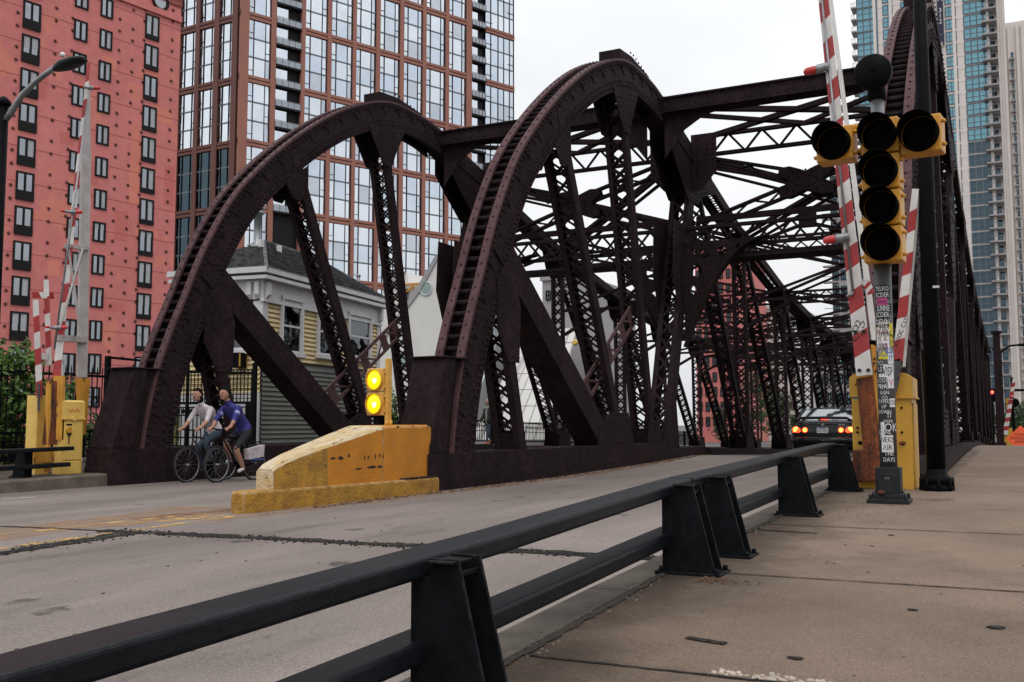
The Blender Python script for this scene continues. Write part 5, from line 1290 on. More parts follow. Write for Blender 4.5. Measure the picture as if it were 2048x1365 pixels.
# side outline (y,z) with plan tapering towards the nose
xr = lambda y: -7.22 + (y - 8.5) * .008; xl = lambda y: -7.45 - max(0, y - 8.5) * .165 if y < 10.7 else -7.83
top = [(8.55, .52), (8.62, .56), (8.75, .60), (9.0, .665), (9.5, .765), (10.1, .88), (10.62, .975), (10.75, .99), (11.3, .995), (11.70, 1.0), (11.77, .98)]
nn = 14; ys = [8.52] + [t[0] for t in top]
def col_(y, z): return [V((xr(y) - .0, y, .28)), V((xr(y), y, z - .03)), V((xr(y) - .03, y, z)), V((xl(y) + .03, y, z)), V((xl(y), y, z - .03)), V((xl(y), y, .28))]
cols_ = [col_(y, z) for y, z in top]
for i in range(len(cols_) - 1):
    for j in range(5):
        b.use('wornslope' if (j == 2 and i < 7) or (j in (1, 3) and i < 6) else ('yellowold' if i < 4 and j in (0, 4) else 'yellow'))
        b.quad(cols_[i][j], cols_[i][j + 1], cols_[i + 1][j + 1], cols_[i + 1][j])
b.use('wornslope'); b.poly(cols_[0]); b.use('yellow'); b.poly(cols_[-1][::-1])
BLK = b; b = MB(); b = BLK; b.use('ink')        # scraped graffiti blotches on the face, and the block seam
def blot(y, z, w, h, n=9):
    pts = []
    for i in range(n): t = 2 * pi * i / n; q = random.uniform(.55, 1.1); pts.append((xr(y) + .004, y + cos(t) * w * q, z + sin(t) * h * q))
    b.poly(pts)
for (y, z, w, h) in ((9.74, .60, .07, .025), (9.60, .605, .06, .016), (9.9, .63, .02, .03), (10.22, .60, .012, .035), (10.3, .595, .02, .02), (10.45, .605, .012, .04), (10.55, .61, .015, .03), (10.62, .60, .012, .035), (10.38, .475, .16, .017), (10.1, .465, .1, .012), (10.55, .475, .06, .02), (9.6, .78, .02, .012), (9.75, .82, .012, .01), (10.95, .975, .05, .015), (11.3, .978, .03, .008), (11.68, .975, .025, .02), (11.72, .72, .012, .03), (11.7, .66, .01, .02)): blot(y, z, w, h)
b.use('yellowold'); b.bx((xr(10.62) + .001, 10.61, .29), (xr(10.62) + .003, 10.625, .96))
o = b.build('block', parent=T, bevel=.008)

S = thing('amber_signal', (-7.62, 11.35, 1.0), 'two lit round amber lamps in a yellow box on the median block', 'signal')
b = MB(); b.use('lightyel')
ctr = hy(747, 784, 11.3); ang = radians(-5); fx = V((cos(ang), sin(ang), 0)); fy = V((-sin(ang), cos(ang), 0)); AX = (fx, fy, UP)
zc0, zc1 = hy(747, 808, 11.3).z, hy(747, 760, 11.3).z; pit = zc1 - zc0; hw_ = pit / 2
for zc in (zc0, zc1): b.box((ctr.x, ctr.y + .12, zc), (.285, .16, pit - .012), AX)
for zc in (zc0, zc1):
    for s in (-1, 1):
        for q in (-1, 1): b.box(V((ctr.x, ctr.y + .10, zc)) + fx * s * .155 + UP * q * .10, (.03, .10, .035), AX)
b.build('housing', parent=S, bevel=.015)
for zc in (zc0, zc1):
    b = MB(); b.use('sigyel'); c = V((ctr.x, ctr.y + .04, zc)); b.lathe([(.145, 0), (.147, .04), (.132, .045), (.132, .0)], c + fy * .0, -fy, 28, caps=False); r = b.build('lens_ring', parent=S)
    b = MB(); b.use('amber'); b.lathe([(.134, 0), (.132, .012), (.10, .035), (.05, .048), (0, .052)], c, -fy, 28); b.build('lens', parent=S)
    b = MB(); b.use('amberhot'); b.lathe([(.038, .0), (.03, .006), (0, .009)], c - fy * .047 + fx * .022 - UP * .012, -fy, 16); b.build('bulb', parent=S)
b = MB(); b.use('lightyel'); c = V((ctr.x, ctr.y + .12, 0)) + fx * .172
b.box((c.x, c.y, (zc0 + zc1) / 2 + .0), (.055, .09, pit * 2 + .26), AX); b.build('bracket', parent=S, bevel=.008)
b = MB(); b.use('blackmetal'); b.box((ctr.x - .02, ctr.y + .14, (zc0 - hw_ + .99) / 2), (.14, .12, zc0 - hw_ - .99), AX); b.use('zinc')
for q in (.25, .7): b.box((ctr.x - .06, ctr.y + .075, .99 + (zc0 - hw_ - .99) * q), (.03, .012, .03), AX)
b.build('mount', parent=S)
for q in (.12, .19): b = MB(); b.use('sigyel'); b.tube([V((ctr.x, ctr.y, 0)) + fx * (.12 + q) + UP * .98, V((ctr.x, ctr.y, 0)) + fx * (.12 + q) + UP * 1.06], .018, 8); b.build('conduit_stub', parent=S)

# ------------------------------------------------------------------ striped barrier arms
def striped(b, p0, p1, w0, w1, face, th, n, first='red', slant=.5):
    """tapered board p0->p1 with n slanted stripes; face = normal of the painted side"""
    p0, p1 = V(p0), V(p1); a = (p1 - p0); L = a.length; a /= L; face = V(face); sd = a.cross(face).normalized(); face = sd.cross(a)
    W = lambda t: (w0 + (w1 - w0) * t) / 2
    ks = ['red', 'white'] if first == 'red' else ['white', 'red']
    def pt(t, s): tt = min(1, max(0, t + s * slant * (w0 + w1) / 2 / L / 1.0 * .5)); return p0 + a * L * tt + sd * W(tt) * s
    for i in range(n):
        t0, t1 = i / n, (i + 1) / n
        if i == 0: A, B_ = p0 - sd * W(0), p0 + sd * W(0)
        else: A, B_ = pt(t0, -1), pt(t0, 1)
        if i == n - 1: D_, C_ = p1 - sd * W(1), p1 + sd * W(1)
        else: D_, C_ = pt(t1, -1), pt(t1, 1)
        b.use(ks[i % 2]); b.ext([A, B_, C_, D_], -face * th)
def lamp(T, p, d, mount_dir, k=1.0):
    p, d = V(p), V(d).normalized(); b = MB(); b.use('zinc'); sc_ = lambda P_: [(r_ * k, z_ * k) for r_, z_ in P_]
    b.lathe(sc_([(.03, -.02), (.045, .0), (.045, .05), (.05, .055), (.035, .09)]), p, d, 12); b.ball(p - d * .01, .045 * k); b.tube([p - d * .01, p - d * .01 + V(mount_dir) * .08 * k], .018 * k, 8)
    o = b.build('lamp', parent=T); b = MB(); b.use('redlamp'); b.lathe(sc_([(.036, .0), (.042, .02), (.040, .09), (.025, .12), (0, .128)]), p + d * .085 * k, d, 14); b.build('lens', parent=o)

# right barrier: cabinet, counterweight channel, long road arm, short pedestrian arm
YG = 10.75
zb = wz(YG)
G = thing('barrier_gate', (-1.3, YG, zb), 'raised red and white barrier on a yellow cabinet with a rusty counterweight, right kerb', 'barrier gate', 'barrier gates at the bridge ends')
X = lambda px, py, y=YG: hy(px, py, y).x
Zg = lambda px, py, y=YG: hy(px, py, y).z
yf = 10.55
cl0, cl1 = hy(1703, 800, yf).x, hy(1748, 800, yf).x
cr0, cr1 = hy(1787, 800, yf).x, hy(1823, 800, yf).x
ztop = hy(1810, 746, yf).z
b = MB(); b.use('cab'); b.bx((cl0, yf, zb - .02), (cr1, yf + .50, ztop - .24)); b.bx((cr1 - .02, yf + .04, zb), (cr1 + .014, yf + .46, ztop - .3)); b.build('cabinet', parent=G, bevel=.006)
b = MB(); b.use('cab'); b.ext([(cl0 - .015, yf - .015, ztop - .235), (cl0 - .015, yf - .015, ztop - .04), (cl0 + .03, yf - .015, ztop), (cr1 - .06, yf - .015, ztop), (cr1 + .015, yf - .015, ztop - .05), (cr1 + .015, yf - .015, ztop - .235)], (0, .54, 0)); b.bx((cr0 - .02, yf - .03, ztop - .255), (cr1 + .03, yf + .5, ztop - .235))
b.use('white'); b.use('stickblue'); p = hy(1703 + 8.5, 796, yf - .002); b.bx((p.x - .028, yf - .004, p.z - .01), (p.x + .034, yf - .001, p.z + .014)); b.use('stickyel'); b.bx((p.x - .028, yf - .004, p.z - .038), (p.x + .034, yf - .001, p.z - .012)); b.build('cabinet_hood', parent=G, bevel=.008)
b = MB(); b.use('blackmetal')
for (px, py) in ((1803, 816), (1804, 865), (1715, 856), (1715, 865), (1720, 886), (1805, 887), (1802, 760)):
    q = hy(px, py, yf); b.tube([(q.x, yf, q.z), (q.x, yf - .014, q.z)], .012 if py < 880 else .02, 8)
b.use('rust'); p = hy(1805, 887, yf); b.bx((p.x - .03, yf - .03, p.z - .005), (p.x + .03, yf, p.z + .012)); b.use('ink'); p = hy(1703, 765, yf - .018); b.bar((p.x + .03, yf - .018, p.z - .03), (p.x + .09, yf - .018, p.z + .05), .004, .02, (0, 1, 0)); b.build('cabinet_bolt', parent=G)
yc = yf - .16       # counterweight channel stands in front of the cabinet
q = lambda px, py, y=yc: hy(px, py, y)
b = MB(); b.use('rust'); b.ext([q(1712, 758), q(1747, 752), q(1764, 905), q(1727, 905)], (0, .10, 0)); b.build('counterweight_channel', parent=G, bevel=.005)
b = MB(); b.use('rustyel'); b.ext([q(1747, 690), q(1758, 697), q(1771, 900), q(1764, 905)], (0, .13, 0)); b.ext([q(1741, 689), q(1747, 690), q(1764, 905), q(1760, 905)], (0, .02, 0))
for (px, py) in ((1749, 718), (1752, 742), (1748, 727)): w = q(px, py); b.use('ink'); b.tube([(w.x, w.y - .012, w.z), (w.x, w.y, w.z)], .012, 8)
b.build('channel_flange', parent=G)
b = MB(); b.use('rust'); b.ext([q(1704, 903), q(1708, 900), q(1764, 902), q(1766, 962), q(1712, 966), q(1706, 940)], (0, .14, 0)); b.build('counterweight', parent=G, bevel=.012)
# road arm: striped front board with white web behind
ya = yc - .03
p0, p1 = (q(1713, 754, ya) + q(1745, 748, ya)) / 2, (q(1632, -40, ya) + q(1652, -42, ya)) / 2
w0, w1 = (q(1745, 748, ya) - q(1713, 754, ya)).length, (q(1652, 0, ya) - q(1633, 0, ya)).length
b = MB(); striped(b, p0, p1, w0 * 1.0, w1 * .98, (0, -1, 0), .025, 19, 'white', .6)
r = V((1, 0, 0)); b.use('white'); b.ext([p0 + r * w0 * .48 + V((0, .02, .35)), p0 + r * (w0 * .48 + .05) + V((0, .10, .35)), p1 + r * (w1 * .48 + .03) + V((0, .10, 0)), p1 + r * w1 * .48 + V((0, .02, 0))], (0, .015, 0))
ARM = b.build('road_arm', parent=G)
a = (p1 - p0).normalized()
b = MB(); b.use('zinc'); c0 = p0.lerp(p1, .20); b.tube([c0 + V((-.02, -.02, 0)), p1 + V((-.01, -.02, 0))], .012, 8); b.tube([c0 + V((-.02, -.02, 0)), c0 + V((-.05, -.05, -.02)), c0 + V((-.075, -.05, -.04))], .02, 8); b.build('conduit', parent=G)
b = MB(); b.use('castiron')
for t in (.012, .105):
    for s in (-1, 1): c = p0.lerp(p1, t) + r * s * w0 * .27; b.tube([c, c + V((0, -.02, 0))], .018, 8)
b.build('arm_bolt', parent=G)
c = p0.lerp(p1, .20) + r * w0 * .50
b = MB(); striped(b, c + V((.02, -.02, .12)), c + V((.075, -.02, -.02)), .07, .07, (-.3, -1, 0), .012, 4, 'white', .4); b.build('reflector_flag', parent=G)
for (px, py) in ((1655, 135), (1695, 475)): lamp(G, q(px - 6, py, ya - .05), (-1, -.05, -.12), (.3, .6, -.3))
b = MB(); b.use('ink')      # pen doodle on the arm
def scrawl(pts, wd=.006):
    P = [q(x, y, ya - .004) for x, y in pts]
    for u, w in zip(P[:-1], P[1:]): b.bar(u, w, .003, wd, (1, 0, 0) if abs((w - u).x) < abs((w - u).z) else (0, 0, 1))
scrawl([(1704, 664), (1708, 652), (1713, 650), (1716, 657), (1711, 665), (1705, 661)]); scrawl([(1704, 670), (1712, 668), (1719, 661)]); scrawl([(1710, 647), (1714, 641), (1719, 643), (1720, 650), (1726, 642), (1729, 648), (1727, 656), (1723, 655)]); scrawl([(1705, 676), (1710, 682), (1719, 672)]); scrawl([(1724, 660), (1724, 672)]); scrawl([(1720, 650), (1717, 656)])
b.build('doodle', parent=G)
# pedestrian arm
yp = yf - .10
s0, s1 = (q(1797, 742, yp) + q(1803, 742, yp)) / 2, q(1832, 374, yp)
u0, u1 = q(1795, 722, yp), q(1831, 378, yp)
b = MB(); striped(b, u0, u1, .098, .062, (0, -1, 0), .02, 8, 'red', .5); b.use('white'); b.ext([u0 + r * .042 + V((0, .02, -.06)), u0 + r * .065 + V((0, .06, -.06)), u1 + r * .04 + V((0, .06, -.05)), u1 + r * .03 + V((0, .02, -.05))], (0, .012, 0)); b.build('pedestrian_arm', parent=G)
b = MB(); b.use('postgrey'); b.ext([q(1786, 720, yp), q(1801, 718, yp), q(1799, 760, yp), q(1789, 800, yp), q(1782, 795, yp)], (0, .03, 0)); b.tube([q(1802, 733, yp) + V((0, -.02, 0)), q(1802, 733, yp)], .02, 10); b.tube([q(1795, 752, yp) + V((0, -.02, 0)), q(1795, 752, yp)], .02, 10); b.build('arm_bracket', parent=G)
b = MB(); b.use('ink'); e0, e1 = q(1791, 692, yp - .004), q(1807, 648, yp - .004); dd = (e1 - e0).normalized(); b.text('KOOC CTG', e0, dd, V((0, -1, 0)).cross(dd) * -1 if False else dd.cross(V((0, 1, 0))) * -1, .058, off=-.0); b.build('pen_writing', parent=G)

# ------------------------------------------------------------------ main signal post with stickers and bell
SP = V((-.99, 9.1, wz(9.1)))
SG = thing('bridge_signal', SP, 'sticker covered post carrying six dark yellow framed signal lamps and a bell', 'traffic signal')
pr_ = .072; lean = V((-.012, 0, 0))
ztopP = hy(1756, 190, 9.1).z
b = MB(); b.use('postgrey'); b.tube([SP + V((0, 0, .28)), V((SP.x, SP.y, hy(1770, 535, 9.1).z + .1))], pr_, 20); b.use('zinc'); b.tube([V((SP.x, SP.y, hy(1770, 535, 9.1).z)), V((SP.x, SP.y, ztopP))], .056, 18); b.build('post', parent=SG)
b = MB(); b.use('castiron')
b.bx((SP.x - .17, SP.y - .15, SP.z - .005), (SP.x + .17, SP.y + .15, SP.z + .035))
b.ext([(SP.x - .12, SP.y - .12, SP.z + .03), (SP.x + .12, SP.y - .12, SP.z + .03), (SP.x + .12, SP.y + .12, SP.z + .03), (SP.x - .12, SP.y + .12, SP.z + .03)], (0, 0, .05))
b.bx((SP.x - .10, SP.y - .10, SP.z + .03), (SP.x + .10, SP.y + .10, SP.z + .30)); b.bx((SP.x - .085, SP.y - .112, SP.z + .08), (SP.x + .085, SP.y - .10, SP.z + .25))
for sx in (-1, 1):
    for sy in (-1, 1): b.tube([SP + V((sx * .14, sy * .12, .03)), SP + V((sx * .14, sy * .12, .075))], .017, 6)
    b.ext([SP + V((sx * .10, -.02, .03)), SP + V((sx * .15, -.02, .03)), SP + V((sx * .10, -.02, .12))], (0, .04, 0))
b.use('rust'); b.ball(SP + V((-.05, -.125, .09)), (.035, .02, .02)); b.use('zinc'); b.text('3', SP + V((0, -.114, .21)), (0, 0, 1), (-1, 0, 0), .05, 'CENTER'); b.build('base_casting', parent=SG, bevel=.012)
# sticker patches wrapped on the post
vd = V((.10, -1, 0)).normalized(); rt = V((-vd.y, vd.x, 0)) * -1
rt = V((0, 0, 1)).cross(vd) * -1
rt = rt if rt.x > 0 else -rt
def patch(b, key, z, h, a0, a1, dr=.0012):
    b.use(key); n = 8; rr = pr_ + dr; c = V((SP.x, SP.y, 0))
    for i in range(n):
        t0, t1 = a0 + (a1 - a0) * i / n, a0 + (a1 - a0) * (i + 1) / n
        f = lambda t, zz: c + rt * sin(t) * rr + vd * cos(t) * rr + UP * zz
        b.quad(f(t0, z - h / 2), f(t1, z - h / 2), f(t1, z + h / 2), f(t0, z + h / 2))
ZP = lambda py: hy(1772, py, 9.03).z
def stick(py, text, size, bg, fg, w=1.9, a=0.0, sx=.8):
    b = MB(); ls = text.split('|'); h = size * 1.02 * len(ls) + .012; z = ZP(py)
    if bg: patch(b, bg, z, h, a - w / 2, a + w / 2)
    b.use(fg)
    for i, l in enumerate(ls):
        sx = min(.8, .118 / (max(1, len(l)) * size * .60))
        rr = pr_ + .003; aa = a; c = V((SP.x, SP.y, 0)) + UP * (z + (len(ls) / 2 - i - .5) * size * .98)
        r2 = rt * cos(aa) - vd * sin(aa); v2 = vd * cos(aa) + rt * sin(aa)
        b.text(l, c, r2, UP, size, 'CENTER', wrap=(v2, rr), sx=sx, off=.0)
    b.build('sticker', parent=SG)
for a_ in ((584, 'TELKO|SCDER', .055, 'ink', 'paintwhite', 1.9, -.15), (603, 'juvee', .05, 'stickpink', 'ink', 1.3, -.2), (617, 'SUNNIE', .075, 'ink', 'paintwhite', 2.2, -.05), (637, 'SCDER|DEVN', .062, 'ink', 'paintwhite', 1.7, -.2), (653, 'PUTIT', .055, 'paintwhite', 'ink', 1.3, -.2), (662, 'HEY|THERE', .06, 'stickyel', 'ink', 2.2, .05), (679, 'FEAR|IS A|LIAR', .062, 'paintwhite', 'purpleink', 1.6, -.25), (693, 'READ|SLOW', .035, 'paintwhite', 'ink', 1.2, -.2), (684, 'ME|O|PIE', .05, 'stickyel', 'ink', .55, .95), (707, 'OOH', .09, 'stickyel', 'stickblue', 1.2, -.2), (710, 'USE|IT', .07, 'paintwhite', 'stickblue', .8, .7), (733, 'TO|LS', .055, 'ink', 'paintwhite', .8, -.65), (744, 'WISP', .11, 'paintwhite', 'ink', 1.9, .1), (767, 'CODE|BENE', .045, 'ink', 'paintwhite', 1.0, -.45), (766, 'V', .08, 'paintwhite', 'stickpink', .8, .6), (786, 'NYC|SIGN|CO', .045, None, 'paintwhite', 1.2, -.2), (806, 'VOCI', .06, 'paintwhite', 'ink', .8, .75), (814, 'TAPED|UP|DOWN', .045, 'ink', 'paintwhite', 1.2, -.3), (832, 'TI', .06, None, 'paintwhite', 1, .2), (842, 'ooze', .05, None, 'paintwhite', 1, .1), (856, 'OK', .10, 'ink', 'paintwhite', 1.1, .45), (858, ' ', .10, 'paintwhite', 'ink', .5, -.55), (871, 'QUAIL|MAN', .052, None, 'paintwhite', 1.2, -.35), (888, 'NEKS|AIR', .065, 'paintwhite', 'ink', 1.4, -.05), (908, 'SEIZE|THE|DAYS', .052, None, 'paintwhite', 1.4, .1)): stick(*a_)
# heads
def head(zs, x, y, w, ax, label=None):
    fx, fy = ax; o = MB(); o.use('sigyel')
    for z in zs:
        o.box(V((x, y, z)), (w, .20, w - .012), (fx, fy, UP)); c = V((x, y, z))
        for s in (-1, 1):
            for q in (-1, 1): o.box(c + fx * s * (w / 2 + .015) + UP * q * w * .3 - fy * .05, (.035, .06, .03), (fx, fy, UP))
        o.lathe([(w * .49, 0), (w * .49, .02), (w * .45, .02)], c - fy * .10, -fy, 26, caps=False)
    hd_ = o.build('signal_head', parent=SG, bevel=.014)
    for z in zs:
        c = V((x, y, z)) - fy * .10; b = MB(); b.use('blacklens'); k = 26; n = len(b.v); rr = w * .465; dep = .21
        b.lathe([(rr, -.0), (rr, .11)], c, -fy, k, caps=False)
        # cut visor: longer at the top than at the bottom
        for i in range(k + 1):
            t = 2 * pi * i / k; L = .10 + (dep - .10) * (.5 + .5 * sin(t)) ** .6
            for (r_, l_) in ((rr + .004, 0), (rr + .004, L), (rr - .004, L), (rr - .004, 0)): b.v.append(c + (fx * cos(t) + UP * sin(t)) * r_ - fy * l_)
        n += 2 * k
        for i in range(k):
            for j in range(3): b.face((n + i * 4 + j, n + i * 4 + j + 1, n + (i + 1) * 4 + j + 1, n + (i + 1) * 4 + j), True)
        b.build('visor', parent=hd_)
        b = MB(); b.use('blacklens'); b.lathe([(rr * .96, .0), (rr * .7, .03), (0, .05)], c, -fy, 24); b.build('lens', parent=hd_)
yw = radians(-4); AXm = (V((cos(yw), sin(yw), 0)), V((-sin(yw), cos(yw), 0)))
ys_ = 9.02; w = .315
zt_ = hy(1775, 240, ys_).z; x_ = hy(1765, 350, ys_).x
head([zt_ - w * (k + .5) for k in range(4)], x_, ys_, w, AXm)
yw = radians(-6); AXl = (V((cos(yw), sin(yw), 0)), V((-sin(yw), cos(yw), 0)))
pl = hy(1674, 293, 9.02); head([pl.z], pl.x, 9.02, w * 1.0, AXl)
pR = hy(1845, 274, 9.02); head([pR.z], pR.x, 9.02, w * 1.05, AXl)
b = MB(); b.use('sigyel'); b.tube([(pl.x, 9.1, pl.z + w / 2 + .02), (pR.x - .06, 9.1, pl.z + w / 2 + .02)], .025, 10)
for xx in (pl.x, pR.x - .05): b.tube([(xx, 9.1, pl.z + w / 2 - .02), (xx, 9.1, pl.z + w / 2 + .05)], .04, 10)
b.use('castiron'); b.tube([(pR.x - .04, 9.1, pl.z + w / 2 + .03), (pR.x - .04, 9.1, pl.z + w / 2 + .06)], .05, 10)
b.build('crossbar', parent=SG)
for z in (zt_ - w * .1, zt_ - w * 3.9): b = MB(); b.use('castiron'); b.tube([(SP.x, 9.1, z), (x_, 9.02, z)], .03, 8); b.build('head_bracket', parent=SG)
b = MB(); b.use('blackmetal'); c = hy(1750, 153, 9.1); c.y = 9.02
b.lathe([(.05, .10), (.145, .085), (.158, .06), (.158, .0), (.150, -.012), (.148, -.004), (.10, -.018), (.03, -.028), (0, -.03)][::-1], c, (-.05, -1, -.1), 32); b.lathe([(.0, -.03), (.02, -.03), (.02, .0)], c + V((0, -.16, 0)), (0, -1, 0), 10)
b.tube([(SP.x, SP.y, ztopP - .05), (SP.x, SP.y, ztopP + .03), (SP.x, SP.y, ztopP + .12)], [.075, .08, .06], 14); b.build('bell', parent=SG)

# ------------------------------------------------------------------ dark lamp post beside the truss
LP = hz(1874, 982, wz(10.3)); T = thing('lamp_post', LP, 'tall black tapered lamp post with a flared cast base beside the signal', 'lamp post')
b = MB(); b.use('blackmetal'); b.tube([LP + V((0, 0, .08)), LP + V((0, 0, 3.0)), LP + V((0, 0, 7.5))], [.088, .075, .045], 16); b.build('pole', parent=T)
b = MB(); b.use('blackmetal'); b.lathe([(.115, 0), (.14, .01), (.145, .05), (.12, .075), (.13, .09), (.15, .11), (.14, .14), (.105, .16), (.092, .22)], LP - V((0, 0, .01)), UP, 18)
for k in range(8): t = 2 * pi * k / 8 + .2; b.tube([LP + V((cos(t) * .145, sin(t) * .145, .0)), LP + V((cos(t) * .14, sin(t) * .14, .13))], .018, 6)
b.build('base', parent=T)
b = MB(); b.use('white'); p = hy(1872, 574, LP.y - .09); b.box(p, (.06, .02, .022)); b.build('tag_plate', parent=T)
b = MB(); b.use('blackmetal'); c = LP + V((0, 0, 7.5)); b.tube([c, c + V((-.3, -.2, .5)), c + V((-1.4, -.5, .7))], .04, 8); b.build('arm', parent=T)
b = MB(); b.use('blackmetal'); b.ball(c + V((-1.7, -.6, .7)), (.34, .14, .08)); b.build('lamp_head', parent=T)

# ------------------------------------------------------------------ left barrier gate
zl = lz(11.6)
G2 = thing('barrier_gate', (-14.0, 11.6, zl), 'raised barrier on a pale yellow cabinet with braced white arm, far left kerb', 'barrier gate', 'barrier gates at the bridge ends')
CB = hz(134, 950, zl)      # cabinet foot near corner
X0 = CB.x
def Q(px, py, x=None, y=None): return hy(px, py, y) if y else hx(px, py, x)
xf = -13.78               # face towards the road
yA, yB = hx(121, 940, xf).y, hx(163, 944, xf).y
zt = hx(140, 803, xf).z; zt2 = hx(140, 789, xf).z
b = MB(); b.use('cablight'); b.bx((xf - .20, yA, zl - .05), (xf, yB, zt - .28)); b.bx((xf - .002, yA + .03, zl + .22), (xf + .015, yB - .03, zt - .34)); b.bx((xf - .002, yA + .03, zl - .03), (xf + .012, yB - .03, zl + .2)); b.build('cabinet', parent=G2, bevel=.008)
b = MB(); b.use('cablight'); zh = hx(140, 845, xf).z; b.ext([(xf - .21, yA - .01, zt - .27), (xf + .02, yA - .01, zt - .27), (xf + .02, yA - .01, zt - .01), (xf - .05, yA - .01, zt + .02), (xf - .21, yA - .01, zt + .02)], (0, yB - yA + .02, 0)); b.bx((xf - .22, yA - .02, zt - .30), (xf + .035, yB + .02, zt - .27))
b.use('redlamp'); ym = (yA + yB) / 2
for k in range(9): b.bar((xf + .022, ym - .12 + k * .028, zt - .15 + .035 * sin(k * 2.4)), (xf + .022, ym - .12 + (k + 1) * .028, zt - .15 + .035 * sin((k + 1) * 2.4)), .004, .009, (0, 0, 1))
b.build('cabinet_hood', parent=G2, bevel=.01)
b = MB(); b.use('cablight'); p = hx(146, 838, xf); b.tube([(xf, p.y, p.z), (xf + .04, p.y, p.z)], .04, 12); b.use('ink'); p = hx(137, 864, xf); b.tube([(xf, p.y, p.z - .03), (xf + .03, p.y, p.z - .03)], .04, 10); b.use('sigyel'); b.tube([(xf, p.y - .02, p.z + .03), (xf + .05, p.y - .02, p.z + .03)], .05, 12); b.use('rust'); b.bar((xf + .016, p.y, p.z - .06), (xf + .016, p.y, p.z - .2), .003, .03, (0, 1, 0)); b.use('ink'); b.bx((xf + .012, p.y - .06, p.z + .10), (xf + .018, p.y + .05, p.z + .13)); b.build('lock', parent=G2)
# arms on both sides of the cabinet
ya_, yb_ = 11.05, 11.45
L = lambda px, py: hx(px, py, xf - .10)
b = MB(); striped(b, L(112, 760), L(178, 128), .115, .05, (1, -1, 0), .04, 17, 'red', .5); b.build('road_arm', parent=G2)
b = MB(); b.use('greywhite'); R2 = lambda px, py: hx(px, py, xf - .45)
b.ext([R2(152, 755), R2(169, 755), R2(177, 300), R2(176, 168), R2(169, 168), R2(161, 300)], (.03, .02, 0)); b.ext([R2(165, 755), R2(169, 755), R2(177, 300), R2(174, 300)], (.035, .03, 0)); b.build('arm_channel', parent=G2)
b = MB(); b.use('greywhite')
for (a_, c_) in (((120, 655), (166, 498)), ((162, 675), (137, 495))): b.bar(L(*a_), L(*c_), .03, .12, (1, -1, 0))
b.bar(L(117, 676), R2(168, 680), .12, .10); b.bar(L(134, 492), R2(172, 498), .10, .06); b.build('arm_brace', parent=G2)
b = MB(); b.use('zinc'); b.tube([L(110, 700) + V((.06, -.06, 0)), L(176, 210) + V((.06, -.06, 0))], .016, 6); b.build('conduit', parent=G2)
for (px, py) in ((111, 657), (141, 427), (177, 180)): lamp(G2, L(px - 1, py) + V((.07, -.10, 0)), (-.45, -.9, 0.05), (-.3, .3, 0), .55); lamp(G2, L(px + 1, py) + V((.09, -.06, 0)), (.75, .6, 0.05), (-.3, .0, 0), .8)
b = MB(); b.use('rustyel'); b.ext([L(107, 752), L(112, 752), L(109, 880), L(104, 880)], (.10, .1, 0)); b.build('channel_flange', parent=G2)
b = MB(); b.use('rustyel'); b.ext([L(92, 760), L(97, 760), L(95, 945), L(88, 945)], (.03, .03, 0)); b.build('channel_flange', parent=G2)
b = MB(); b.use('rustyel'); b.ext([R2(150, 757), R2(172, 757), R2(163, 870), R2(158, 870)], (.05, .05, 0)); b.build('channel_flange', parent=G2)
b = MB(); b.use('rust'); b.ext([L(97, 762), L(105, 775), L(98, 890), L(84, 890)], (.04, .12, 0)); b.build('counterweight_channel', parent=G2)
b = MB(); b.use('rustyel'); w_ = hx(68, 928, xf - .05); b.ext([hx(68, 898, xf), hx(108, 896, xf), hx(110, 925, xf), hx(68, 928, xf)], (-.12, 0, 0)); b.build('counterweight', parent=G2, bevel=.01)
b = MB(); b.use('cablight'); c = hx(78, 900, xf - .5); b.bx((c.x - .16, c.y - .14, zl - .02), (c.x + .10, c.y + .12, hx(78, 792, xf - .5).z)); b.build('side_cabinet', parent=G2, bevel=.01)
# folding pedestrian arms
E2 = lambda px, py: hx(px, py, xf - .35)
b = MB(); striped(b, E2(79, 795), E2(71, 600), .095, .085, (1, -1, 0), .03, 6, 'red', .4); striped(b, E2(98, 730), E2(92, 560), .085, .075, (1, -1, 0), .03, 5, 'white', .4); striped(b, E2(66, 590), E2(108, 592), .10, .10, (1, -1, 0), .03, 3, 'red', .4)
b.use('white'); b.bar(E2(82, 713), E2(94, 714), .04, .10); b.bar(E2(120, 690), E2(128, 782), .04, .09, (1, -1, 0)); b.bar(E2(114, 714), E2(128, 716), .06, .10); b.build('pedestrian_arm', parent=G2)
b = MB(); b.use('postgrey'); b.bar(E2(78, 768), E2(77, 822), .03, .09, (1, -1, 0)); b.build('arm_bracket', parent=G2)

